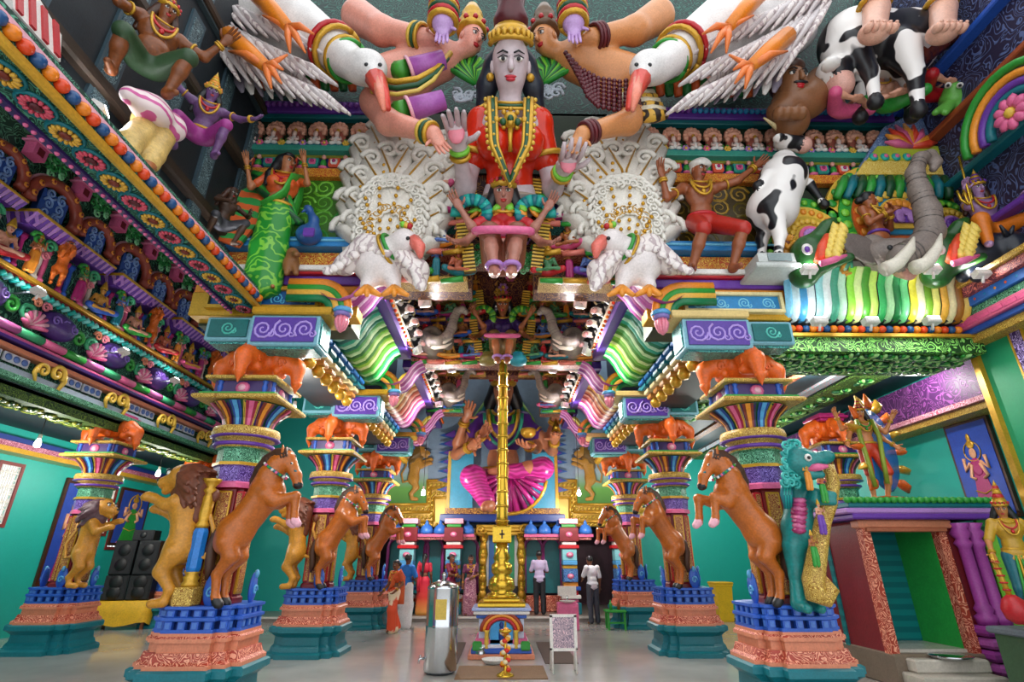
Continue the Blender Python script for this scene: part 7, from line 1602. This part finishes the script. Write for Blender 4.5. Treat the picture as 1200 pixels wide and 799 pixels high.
# ---- loudspeakers on a cloth-covered table ---------------------------------------------------------
b = onZ(133, 738, 0); b.y += .3
t = empty('cloth_table', b, R(8), 'low table under a bright yellow cloth carrying the loudspeakers', 'table')
MB().box((0,0,.6), (1.25,.7,.05)).build('table_top', [BROWN], t)
for sx in (-1, 1):
    for sy in (-1, 1): MB().box((sx*.57,sy*.3,.29), (.06,.06,.58)).build('leg', [BROWN], t)
m = MB(); n = 24; v = []; f = []
def ring_(z, g): return [((.64+g)*min(1,max(-1,1.35*math.cos(a))) , (.37+g)*min(1,max(-1,1.35*math.sin(a))), z) for a in [2*math.pi*i/n for i in range(n)]]
for z, g in ((.635,-.02),(.62,.01),(.35,.03),(.12,.05)):
    rg = ring_(z, g); v += [(x*(1+.03*math.sin(i*2.6)*(z < .5)), y*(1+.05*math.sin(i*2.6)*(z < .5)), zz+(.05*math.sin(i*1.3) if z < .2 else 0)) for i, (x, y, zz) in enumerate(rg)]
for j in range(3): f += [(j*n+i, j*n+(i+1)%n, j*n+n+(i+1)%n, j*n+n+i) for i in range(n)]
f.append(tuple(range(n))); m.add(v, f, 0, True); o = m.build('tablecloth', [paint('e8b41c', .6, var=.15)], t)
def speaker(lx, lz, w_, h_, label, d=.5):
    M_ = Matrix.Rotation(R(8), 3, 'Z') @ Vector((lx, 0, 0)); s = empty('loudspeaker', (b.x+M_.x, b.y+M_.y, lz), R(8), label, 'loudspeaker', 'stacked black loudspeakers')
    MB().box((0,0,h_/2), (w_,d,h_), bev=.02).build('cabinet', [BLACK], s); MB().box((0,-d/2-.005,h_/2), (w_*.9,.02,h_*.92), bev=.005).build('grille', [paint('24262a', .8, bump=.6, bscale=300)], s)
    for z in ((.3,.72) if h_ > .5 else (.5,)): MB().lathe([(min(w_,h_)*.3,0),(min(w_,h_)*.28,.015),(.03,.03)], 18, M=Matrix.Rotation(math.pi/2,4,'X')).build('driver', [paint('101114', .5)], s, (0,-d/2-.012,h_*z))
speaker(-.28, .64, .54, .58, 'black bass speaker resting on the yellow cloth beside the blue poster wall'); speaker(.28, .64, .54, .58, 'black bass speaker resting on the yellow cloth beside the pillar')
speaker(-.28, 1.22, .5, .82, 'tall black loudspeaker on the bass speaker beside the blue poster wall'); speaker(.28, 1.22, .5, .82, 'tall black loudspeaker on the bass speaker beside the pillar'); speaker(.05, 2.04, .5, .26, 'small black speaker on top of the loudspeaker stack', .4)
def painted_deity(parent, sx, w_, h_, robe):
    m = MB(); f = lambda y, z, ry, rz, mi: m.ball((0, y*w_, z*h_), (.008, ry*w_, rz*h_), 10, mi)
    m.plate([(-.26*w_,.08*h_),(.26*w_,.08*h_),(.12*w_,.5*h_),(-.12*w_,.5*h_)], .012, 0, 'x'); f(0,.55,.15,.1,0); f(0,.7,.09,.06,1); f(0,.8,.1,.05,2); f(0,.87,.05,.05,2)
    for s_ in (-1, 1): m.tube([(0,s_*.13*w_,.6*h_),(0,s_*.28*w_,.52*h_),(0,s_*.26*w_,.66*h_)], .035*w_, 6, 1); m.tube([(0,s_*.1*w_,.58*h_),(0,s_*.2*w_,.45*h_),(0,s_*.1*w_,.42*h_)], .035*w_, 6, 1)
    m.tube([(0,.2*w_*math.cos(a),(.72*h_)+.2*w_*math.sin(a)) for a in [math.pi*2*k/16 for k in range(17)]], .012*w_, 5, 2); m.box((0,0,.06*h_), (.012,.6*w_,.03*h_), 3); m.tube([(0,-.2*w_,.3*h_),(0,0,.26*h_),(0,.2*w_,.3*h_)], .015*w_, 5, 2)
    return m.build('painted_figure', [robe, SKIN_L, GOLD, PINK], parent, (sx*.05, 0, 0))
# ---- framed pictures and switch plates on the left wall ---------------------------------------------------
for i, (x0, x1, y0, y1, figc, lb) in enumerate(((62, 108, 560, 685, MAG, 'blue framed painting of a deity behind the leaping lion'), (136, 172, 572, 640, GREEN, 'blue framed painting of a green deity above the loudspeakers'))):
    c = onX((x0+x1)/2, (y0+y1)/2, WL+.06); a = onX(x0, (y0+y1)/2, WL+.06); d_ = onX(x1, (y0+y1)/2, WL+.06); zt = onX((x0+x1)/2, y0, WL+.06).z; zb = onX((x0+x1)/2, y1, WL+.06).z
    t = empty('framed_painting', (WL+.03, c.y, zb), 0, lb, 'painting'); wy = abs(d_.y-a.y); hz = zt-zb
    MB().box((0,0,hz/2), (.06,wy,hz), bev=.01).build('frame', [DBROWN], t); MB().box((.03,0,hz/2), (.02,wy*.88,hz*.9)).build('canvas', [paint('2a4aa8', .4)], t)
    painted_deity(t, 1, wy, hz, figc)
b = onX(95, 680, WL+.03); o = MB().box((0,0,0), (.04,.5,.26), 0, bev=.01).box((.02,0,0), (.02,.4,.16), 1).build('switch_panel', [WHITE, GREY], None, tuple(b)); tag(o, 'white switch panel on the wall below the framed painting', 'switch panel')
b = onZ(62, 738, 0); t = empty('peacock_stand', (b.x+.1, b.y-.3, 0), R(60), 'dark carved scroll stand beside the outer lion pillar', 'stand'); MB().spiral((0,0,.75), .4, 1.5, .07, 0, 'y', 1, -1.2, 8, 22).build('scroll', [DBROWN], t); MB().box((.15,0,.06), (.5,.3,.12), bev=.02).tube([(.14,0,.1),(.2,0,.4)], .07, 8).build('base', [DBROWN], t)
# yellow bin, green stool at the right
b = onZ(850, 728, 0); t = empty('bin', b, 0, 'yellow plastic bin standing against the turquoise wall', 'bin'); MB().lathe([(.24,0),(.26,.05),(.33,.88),(.36,.9),(.36,.95)], 4, smooth=False, a0=math.pi/4).build('bin_body', [paint('f0c020', .4)], t); MB().box((0,0,.97), (.54,.54,.06), bev=.02).build('lid', [paint('e0ac10', .4)], t)
b = onZ(722, 737, 0); t = empty('stool', b, 0, 'small green wooden stool carrying bottles beside the nave pillar', 'stool')
MB().box((0,0,.4), (.5,.4,.05), bev=.01).build('seat', [GREEN], t); [MB().box((sx*.2,sy*.15,.2), (.05,.05,.4)).build('leg', [GREEN], t) for sx in (-1,1) for sy in (-1,1)]; MB().box((0,-.15,.15), (.4,.03,.04)).build('stretcher', [GREEN], t)
for k, lb in enumerate(('small green bottle on the stool, near the pillar edge', 'small brown bottle on the green stool')):
    o = MB().lathe([(.04,0),(.04,.14),(.015,.18),(.015,.22)], 10).build('bottle', [GREEN if k == 0 else BROWN], None, (b.x-.1+.2*k, b.y, .425)); tag(o, lb, 'bottle')

# ================================================================== PEOPLE
def person(name_lab, px, py_head, Y, zf_, rz, skin, wear, hair, J=None, h=1.6, fem=True, jewels=None):
    x = onY(px, (py_head+700)/2, Y).x
    return human('person', name_lab, 'person', J or joints(), skin, (x, Y, zf_), rz, h/1.7, fem, None, .015, wear, hair, None, jewels, t=.92 if fem else 1.0)
SKI = paint('7a4a30', .5); PL = .13
walk = joints(knL=(.09,-.12,.52), anL=(.1,-.1,.1), toL=(.11,-.24,.06), knR=(-.09,.06,.5), anR=(-.1,.24,.12), toR=(-.11,.12,.05), elL=(.24,.05,1.12), wrL=(.24,-.16,.98), elR=(-.25,0,1.12), wrR=(-.26,-.16,.95))
OR = stripes('d8481c', 'f0d8b8', 2, 7, .6, .55, .5)
person('person in an orange and cream sari walking on the shiny floor', 463, 668, 13.95, 0, R(-40), SKI, [('blouse', paint('d8501c', .6)), ('skirt', OR, 'sari'), ('pallu', paint('e0602c', .6), 'sari_end')], ('bun', BLACK), walk, 1.58, True, GOLD)
person('person in a bright blue shirt and white wrapped cloth, seen from behind', 477, 655, 14.9, 0, R(150), SKI, [('shirt', paint('1a78d8', .6)), ('skirt', paint('e8e8ec', .6), 'dhoti')], ('short', BLACK), joints(elR=(-.26,-.05,1.14), wrR=(-.12,-.2,1.1), elL=(.26,-.05,1.14), wrL=(.12,-.2,1.12)), 1.72, False)
person('person in a red and coral sari with a long braid, seen from behind', 497, 655, 16.7, PL, R(170), SKI, [('blouse', paint('c8203a', .6)), ('skirt', gradient(['e8a04a','d8382c','e0304a'], 2, .05, .9, .6), 'sari'), ('pallu', paint('d8304a', .6), 'sari_end')], ('braid', BLACK), None, 1.62, True)
person('person in a maroon sari standing beside the steel water filter', 528, 664, 16.6, PL, R(60), SKI, [('blouse', paint('7a1038', .6)), ('skirt', carved('7a1240', 'b8305a', 6, .6, 0, .1), 'sari'), ('pallu', paint('8a1848', .6), 'sari_end')], ('bun', BLACK), joints(elL=(.2,-.1,1.13), wrL=(.02,-.22,1.1), elR=(-.2,-.1,1.13), wrR=(-.02,-.22,1.08)), 1.6, True, GOLD)
person('person in a pale purple patterned sari facing the hall', 551, 664, 16.5, PL, R(10), SKI, [('blouse', paint('6a2a50', .6)), ('skirt', carved('8a4a68', 'd0a0a8', 8, .6, 0, .3), 'sari'), ('pallu', carved('8a4a68', 'd0a0a8', 8, .6, 0, .3), 'sari_end')], ('bun', BLACK), joints(elL=(.22,-.1,1.13), wrL=(.06,-.2,1.06)), 1.58, True, GOLD)
person('person in a pale lilac shirt and black trousers, seen from behind', 632, 655, 16.6, PL, R(185), SKI, [('shirt', paint('c8b8dc', .6)), ('trousers', paint('1a1a22', .6))], ('short', BLACK), joints(elL=(.24,-.05,1.13), wrL=(.1,-.2,1.12), elR=(-.24,-.05,1.13), wrR=(-.1,-.2,1.12)), 1.7, False)
person('person in a white shirt and grey trousers leaning towards the dark doorway', 694, 660, 15.6, 0, R(200), SKI, [('shirt', paint('dcdce4', .6)), ('trousers', paint('3a3e4c', .6))], ('short', BLACK), joints(nec=(0,-.06,1.4), hea=(0,-.1,1.55), che=(0,-.03,1.26), elL=(.22,-.12,1.14), wrL=(.12,-.3,1.1)), 1.7, False)

# ================================================================== TEAL BEAST ON THE RIGHT PILLAR
wy = lambda x, y, Y=6.6: Wp(x, y, Y)
pr = [seg(wy(936,706), wy(933,672), .085, .075), seg(wy(933,672), wy(930,640), .085, .13), seg(wy(950,706,6.85), wy(948,668,6.85), .08, .08), seg(wy(948,668,6.85), wy(940,630,6.75), .09, .14), ell(wy(936,622), (.2,.18,.24)), seg(wy(936,612), wy(934,580), .17, .14), seg(wy(934,580), wy(932,558,6.5), .14, .15), ell(wy(938,543,6.35), (.21,.17,.17)), ell(wy(934,533,6.35), (.15,.15,.1)), seg(wy(946,541,6.3), wy(968,536,6.2), .12, .075), ell(wy(970,534,6.18), (.075,.08,.06)), seg(wy(944,556,6.3), wy(962,556,6.2), .075, .045), seg(wy(936,708), wy(946,713,6.45), .07, .055), seg(wy(951,708,6.8), wy(962,713,6.6), .07, .055)]
for s_ in (0, 1): pr += [seg(wy(942,588+s_*6), wy(956,578+s_*8,6.35), .08, .055), seg(wy(956,578+s_*8,6.35), wy(976,580+s_*8,6.3), .055, .045)]
YA = organic('beast_statue', 'teal mythical beast with curled mane and long gold trunk on the right pillar', 'statue', pr, [paint('178a88', .35, var=.35), WHITE, BLACK], wy(945,714), lambda m: (m.ball(wy(947,536,6.17), (.045,.03,.045), 8, 1), m.ball(wy(948,536,6.14), .022, 6, 2)), .016, .04)
for k in range(18):
    m = MB(); c = wy(921+(k % 3)*6, 521+(k//3)*9, 6.3); m.spiral(c, .06, 1.4, .022, 0, 'y', 1 if k % 2 else -1, k, 6, 11); sub(YA, 'mane_curl', m, [paint('1f9a94', .35) if k % 2 else paint('3fb8b0', .35)])
for k in range(7): m = MB(); m.tube([wy(918+k*1.6,562,6.45), wy(917+k*1.6,580,6.45), wy(920+k*1.4,596,6.5)], [.025,.03,.012], 6); sub(YA, 'mane_strand', m, [(TEAL, TURQ)[k % 2]])
m = MB(); m.tube([wy(946,549,6.25), wy(960,547,6.16), wy(970,546,6.14)], [.05,.045,.02], 8); sub(YA, 'mouth', m, [PINK])
for k in range(8): m = MB(); m.tube([wy(929,586+k*5,6.5), wy(937,587+k*5,6.38), wy(945,586+k*5,6.48)], [.03,.04,.03], 7); sub(YA, 'belly_rib', m, [paint('b83a78') if k % 2 else paint('d86a9c')])
tp2 = [(970,545),(976,565),(972,590),(964,612),(960,635),(956,660),(953,680),(956,697),(966,700),(972,690),(966,682),(960,688)]
m = MB(); m.tube([wy(x,y,6.4) for x, y in tp2], [.07,.08,.085,.09,.1,.11,.12,.12,.11,.1,.08,.05], 10); sub(YA, 'trunk', m, [FIL_YEL])
for k, (x, y) in enumerate(((968,575),(966,612),(958,650),(950,560))): attendant(1, (3,1,0,5)[k], (2,5,2,3)[k], tuple(wy(x, y+14, 6.22)), .2, .2, ['small copper-skinned rider in green on the gold trunk, uppermost', 'small pink rider in purple on the gold trunk', 'small brown rider in green on the gold trunk, lowest', 'small golden rider in orange at the beast\'s throat'][k], 'riders on the beast trunk')

# ================================================================== SMALL SHRINE AT THE RIGHT
sh = empty('side_shrine', (6.2, 8.5, 0), R(0), 'small maroon shrine with teal chamber and salmon door frame', 'shrine')
def sp(name, c, size, mat, bev=.0): return MB().box(c, size, 0, bev=bev).build(name, [mat], sh)
sp('plinth', (.15,.4,.2), (2.0,1.6,.4), paint('7a6a5a', .4), .02); sp('step', (-.25,-.55,.1), (1.1,.5,.2), paint('b8b0a4', .4), .02); sp('step', (-.2,-.42,.28), (1.0,.3,.16), paint('c8c0b4', .4), .02)
sp('back_wall', (.15,.62,1.25), (2.0,.1,1.75), stripes('0c6a70', '0f8082', 2, 40, .3, 0)); sp('side_wall', (-.78,.5,1.25), (.1,1.4,1.75), DRED); sp('side_wall', (1.1,.5,1.25), (.1,1.4,1.75), DRED); sp('chamber_wall', (.33,.2,1.25), (.06,.8,1.7), paint('2fb84a', .5))
sp('front_pier', (.62,-.25,1.2), (.42,.1,1.7), paint('6a1018', .45))
for x in (-.78, .36): sp('door_jamb', (x,-.28,1.2), (.12,.14,1.7), FIL_SALM, .01)
sp('lintel', (-.2,-.3,2.08), (1.4,.18,.12), SALMON, .02); sp('lintel', (-.2,-.33,2.0), (1.2,.16,.06), paint('b8684a'), .01)
for k, (w_, z_, m_) in enumerate(((2.25,2.18,PURPLE),(2.4,2.26,LILAC),(2.3,2.34,TEAL))): sp('roof_slab', (.1,.35,z_), (w_,1.7,.08), m_, .02)
LF = MB().ball((0,0,0), (.06,.05,.05), 7).mesh('leaf_bead', [GREEN])
for k in range(24): inst('leaf_bead', LF, sh, (-1.05+k*.1, -.5, 2.41))
def turned(x, y, z0_, s_=1.0):
    m = MB(); m.lathe([(.12,0),(.14,.1),(.09,.14),(.12,.2),(.08,.26),(.08,1.0),(.12,1.06),(.08,1.12),(.14,1.2),(.1,1.26),(.15,1.34)], 14); m.build('column', [paint('b048a8', .4)], sh, (x,y,z0_), (0,0,0), (s_,s_,s_))
turned(.62,-.36,.75); turned(.82,-.36,.75); 
for k in range(5): sp('moulded_base', (.72,-.38,.08+k*.15), (.62-.05*(k % 2),.36,.13), (paint('9a3a98', .4), paint('c060b8', .4))[k % 2], .04)
for k in range(3): sp('green_panel', (1.05,-.3-.02*k,1.3), (.2,.05,1.7-.2*k), (GREEN, DGREEN, LGREEN)[k], .01)
sp('chamber_floor', (-.1,.4,.42), (1.4,1.3,.04), paint('cfc8bc', .2))
b = onZ(1078, 765, .36); o = MB().lathe([(.0,0),(.22,0),(.26,.03),(.24,.04)], 20).build('steel_tray', [STEEL], None, (6.05, 8.0, .37)); tag(o, 'round steel tray on the shrine step', 'tray')
# dancing figure with a flame halo on the shrine roof
J = joints(elL=(.32,-.05,1.2), wrL=(.42,-.14,1.4), palmL=(0,-1,0), elR=(-.3,-.05,1.12), wrR=(-.4,-.2,1.0), knL=(.16,-.12,.5), anL=(.1,.0,.08), knR=(-.1,-.03,.5), look=(-.3,-1,0))
J['arms'] = [((.15,.03,1.37), (.3,.05,1.1), (.38,-.1,.95)), ((-.15,.03,1.37), (-.34,.03,1.3), (-.42,-.06,1.5))]
g = human('god_statue', 'orange-skinned garlanded god before a flaming ring on the shrine roof', 'statue', J, paint('d88a54', .38), (5.85, 8.25, 2.39), R(-10), .9, False, None, .014, [('shorts', paint('c83a1c', .4)), ('belt', GOLD)], ('long', BLACK), (GOLD, RED, .16), [GOLD, GREEN])
m = MB(); m.tube([(-.12,-.1,1.42),(-.16,-.16,1.1),(-.14,-.18,.6),(-.12,-.16,.25)], .04, 7).tube([(.12,-.1,1.42),(.15,-.16,1.1),(.1,-.18,.7),(.08,-.16,.3)], .04, 7); m.build('garland', [paint('8a9a2c', .5)], g)
t = empty('flame_halo', (6.12, 8.4, 2.39), R(25), 'round blue mirror ringed with golden orange flames behind the god on the roof', 'halo')
MB().lathe([(.42,-.03),(.45,0),(.42,.03)], 28, (0,0,0), 0, True, Matrix.Translation((0,0,.85)) @ Matrix.Rotation(math.pi/2,4,'X') @ Matrix.Scale(1.5,4,(0,1,0))).build('mirror', [paint('2a7ac8', .15)], t)
for k in range(13): a = math.pi*(-.25+1.5*k/12); m = MB(); c = np.array((.48*math.cos(a), 0, .85+.7*math.sin(a))); d = np.array((math.cos(a),0,math.sin(a))); m.tube([c, c+d*.1+np.array((.04,0,0)), c+d*.24], [.09,.1,.015], 8, 0, True, .5); m.build('flame', [(ORANGE, GOLD)[k % 2]], t)
MB().box((0,0,.05), (.7,.3,.1), bev=.02).build('base', [paint('b8602c')], t)
# guardian with a mace in front of the green wall
gx, gy = 6.55, 7.05
o = MB().box((0,0,.4), (.7,.6,.8), 0, bev=.03).box((0,0,.78), (.8,.7,.08), 1, bev=.02).build('statue_pedestal', [paint('3a5a3c', .5), GREY], None, (gx, gy, 0)); tag(o, 'grey and green pedestal under the guardian with a mace', 'pedestal')
J = joints(elR=(-.3,-.05,1.12), wrR=(-.36,-.2,.95), elL=(.3,0,1.1), wrL=(.2,-.15,.98), look=(-.4,-1,0))
g = human('guardian_statue', 'crowned guardian in a gold breastplate resting a hand on a mace', 'statue', J, paint('c8824a', .38), (gx, gy, .82), R(-20), .88, False, None, .014, [('shirt', paint('c89a2c', .35), 'breastplate'), ('trousers', paint('1a6a78', .4)), ('belt', GOLD), ('drape', [GREEN, GOLD])], ('long', BLACK), (GOLD, RED, .3), [GOLD, RED])
m = MB(); m.tube([(-.4,-.25,.95),(-.36,-.3,.4)], .035, 8, 0); m.lathe([(.05,.02),(.13,.08),(.16,.2),(.12,.32),(.05,.38)], 12, (-.35,-.31,.05), 1); [m.tube(ring_pts((-.39+.006*k,-.26-.008*k,.85-.09*k), (0,0,1), .042, 10), .012, 5, 1) for k in range(5)]; m.build('mace', [GOLD, RED], g)
# posters on the right wall
c = onX(1140, 520, WR-.06)
t = empty('framed_painting', (WR-.03, 8.75, 2.2), 0, 'blue painting of a deity on the turquoise wall over the side shrine', 'painting'); MB().box((0,0,.8), (.06,.9,1.6), bev=.01).build('frame', [DBROWN], t); MB().box((-.03,0,.8), (.02,.8,1.5)).build('canvas', [paint('1a4ab8', .4)], t); painted_deity(t, -1, .8, 1.5, MAG)
t = empty('notice_board', (WR-.03, 12.5, 1.0), 0, 'pale printed board on the turquoise wall beside the nave horse', 'notice'); MB().box((0,0,.35), (.04,.35,.7), bev=.01).build('board', [paint('dfe4ea', .5)], t); [MB().box((-.025,0,.12+k*.12), (.01,.28,.03)).build('printed_line', [DBLUE], t) for k in range(5)]
t = empty('light_box', (7.3, 10.15, 0), R(25), 'lit display panel with a pink lotus beside the outer pillar', 'display'); MB().box((0,0,.75), (.7,.06,1.5), bev=.01).build('frame', [DBLUE], t); MB().box((0,-.035,.95), (.6,.01,.8)).build('panel', [paint('8fb8d8', .3)], t); [MB().ball((.1*math.cos(a),-.05,.98+.1*math.sin(a)), (.07,.015,.045), 7, 0, (0,-a,0)).build('painted_petal', [PINK], t) for a in [k*math.pi/4 for k in range(8)]]

# ================================================================== LAMPS
BULB = MB().lathe([(.0,-.16),(.045,-.15),(.06,-.1),(.045,-.04),(.03,0)], 12, mi=0).lathe([(.03,0),(.035,.03),(.03,.09)], 10, mi=1)
BULBM = BULB.mesh('bulb', [glow('ffffff', 14), WHITE])
FLD = MB().box((0,0,0), (.2,.09,.15), 0, bev=.02).box((0,-.046,0), (.17,.01,.12), 1).tube([(0,.04,0),(0,.12,-.06)], .02, 6, 0); FLDM = FLD.mesh('floodlight', [WHITE, glow('f4f8ff', 22)])
def lamp(kind, loc, power, label, group, aim=None, col=(1,.97,.92), size=.12, cord=.5, arm=None):
    t = empty('floodlight' if kind else 'light_bulb', loc, 0, label, 'lamp', group)
    if aim:
        d = (Vector(aim)-Vector(loc)).normalized(); t.rotation_euler = d.to_track_quat('-Y', 'Z').to_euler()
    inst('lamp_head' if kind else 'bulb', FLDM if kind else BULBM, t)
    if arm: MB().tube([(0,0,0), tuple(t.rotation_euler.to_matrix().inverted() @ Vector(arm))], .015, 6).build('lamp_arm', [GREY], t)
    if kind:
        L = bpy.data.lights.new('lamp_light', 'SPOT'); L.spot_size = R(150); L.spot_blend = .6; L.shadow_soft_size = size; L.energy = power; L.color = col
        o = bpy.data.objects.new('lamp_light', L); COL.objects.link(o); o.parent = t; o.location = (0,-.12,0); o.rotation_euler = (R(90), 0, 0)
    else:
        L = bpy.data.lights.new('lamp_light', 'POINT'); L.shadow_soft_size = size; L.energy = power; L.color = col
        o = bpy.data.objects.new('lamp_light', L); COL.objects.link(o); o.parent = t; o.location = (0,0,-.28)
        if cord: MB().tube([(0,0,.08),(0,0,cord)], .008, 5).build('cord', [BLACK], t)
    return t
for sx in (-1, 1):
    sd = 'lion post' if sx < 0 else 'teal beast'
    lamp(1, (sx*1.72, 9.9, 5.5), 420, f'floodlight at the end of the green ribbed cornice, {sd} side', 'floodlights under the nave roof', (sx*.3, 11.1, 6.3), arm=(sx*.35,.1,.15))
    lamp(1, (sx*1.72, 13.9, 5.5), 380, f'floodlight at the end of the yellow ribbed cornice, {sd} side', 'floodlights under the nave roof', (-sx*.3, 17.0, 6.2), arm=(sx*.35,.1,.15))
    lamp(1, (sx*1.3, 7.85, 5.55), 700, f'added floodlight behind the front arch, {sd} side', 'floodlights under the nave roof', (sx*.5, 11.1, 6.6))  # extra pair, added to brighten the second arch
    lamp(1, (sx*1.2, 11.75, 5.75), 600, f'added floodlight behind the second arch, {sd} side', 'floodlights under the nave roof', (sx*.2, 15.1, 6.6))  # extra spots put in so the farthest arch comes out brighter
    lamp(0, (sx*2.2, 15.3, 3.4), 150, f'added bulb brightening the women before the sanctum' if sx < 0 else 'added bulb brightening the men before the sanctum', 'bulbs', cord=2.2)  # bulb pair added near the people to brighten them
lamp(0, tuple(onY(345, 476, 9.2)), 90, 'bright bulb between the two nearer pillars, by the leaf corbel', 'bulbs')
lamp(0, tuple(onY(942, 427, 9.0)), 110, 'bright bulb hanging under the leaf beam beside the orange bracket', 'bulbs')
lamp(0, tuple(onY(1063, 430, 8.6)), 45, 'bright bulb hanging under the leaf beam beside the green wall', 'bulbs')
for k, (x, y) in enumerate(((45,342),(145,412),(205,446))):
    p = onX(x, y, XL+.55); lamp(1, tuple(p), 130, ['floodlight nearest the bead beam, lighting the purple boulders', 'middle floodlight lighting the purple boulders', 'floodlight lighting the purple boulders, by the orange bracket'][k], 'floodlights of the left gallery', (XL, p.y, 6.8), arm=(-.6,0,-.05))
for k, (x, y) in enumerate(((948,316),(1092,316),(1150,321))):
    p = onY(x, y, 6.35); lamp(1, tuple(p), 55, ['white floodlight on the front ledge by the small lion', 'white floodlight on the front ledge by the elephant tusk', 'white floodlight on the front ledge by the black bull'][k], 'floodlights of the front ledge', (p.x, 7.3, 8.5))
for k, (x, y) in enumerate(((960,377),(1020,377),(1092,376))):
    p = onY(x, y, 6.75); lamp(1, tuple(p), 45, ['white floodlight under the light blue ribs', 'white floodlight under the green ribs', 'white floodlight under the yellow ribs'][k], 'floodlights under the ribbed cornice', (p.x, 6.9, 5.8))
for k, (x, y, X_) in enumerate(((115,130,-4.1),(235,300,-4.1))):
    p = onX(x, y, X_); lamp(1, tuple(p), 50, ['white floodlight on the dark wall ledge by the striped cloth', 'white floodlight on the dark wall ledge by the green sari statue'][k], 'floodlights of the dark wall', (-3.2, p.y+.4, 8))

for k, (x, y) in enumerate(((75,474),(151,498),(206,517))):
    p = onX(x, y, -8.75); lamp(0, (-9.0, p.y, 3.75), 80, ['white bulb under the vine band beside the outer lion pillar', 'white bulb under the vine band over the loudspeakers', 'white bulb under the vine band, farthest in the outer aisle'][k], 'bulbs of the left aisle', cord=.5)
for k, y_ in enumerate((12.8, 15.8)): lamp(0, (6.2, y_, 3.9), 90, ['bulb lighting the turquoise wall beside the outer pillar', 'bulb lighting the turquoise wall over the yellow bin'][k], 'bulbs of the right aisle', cord=.85)
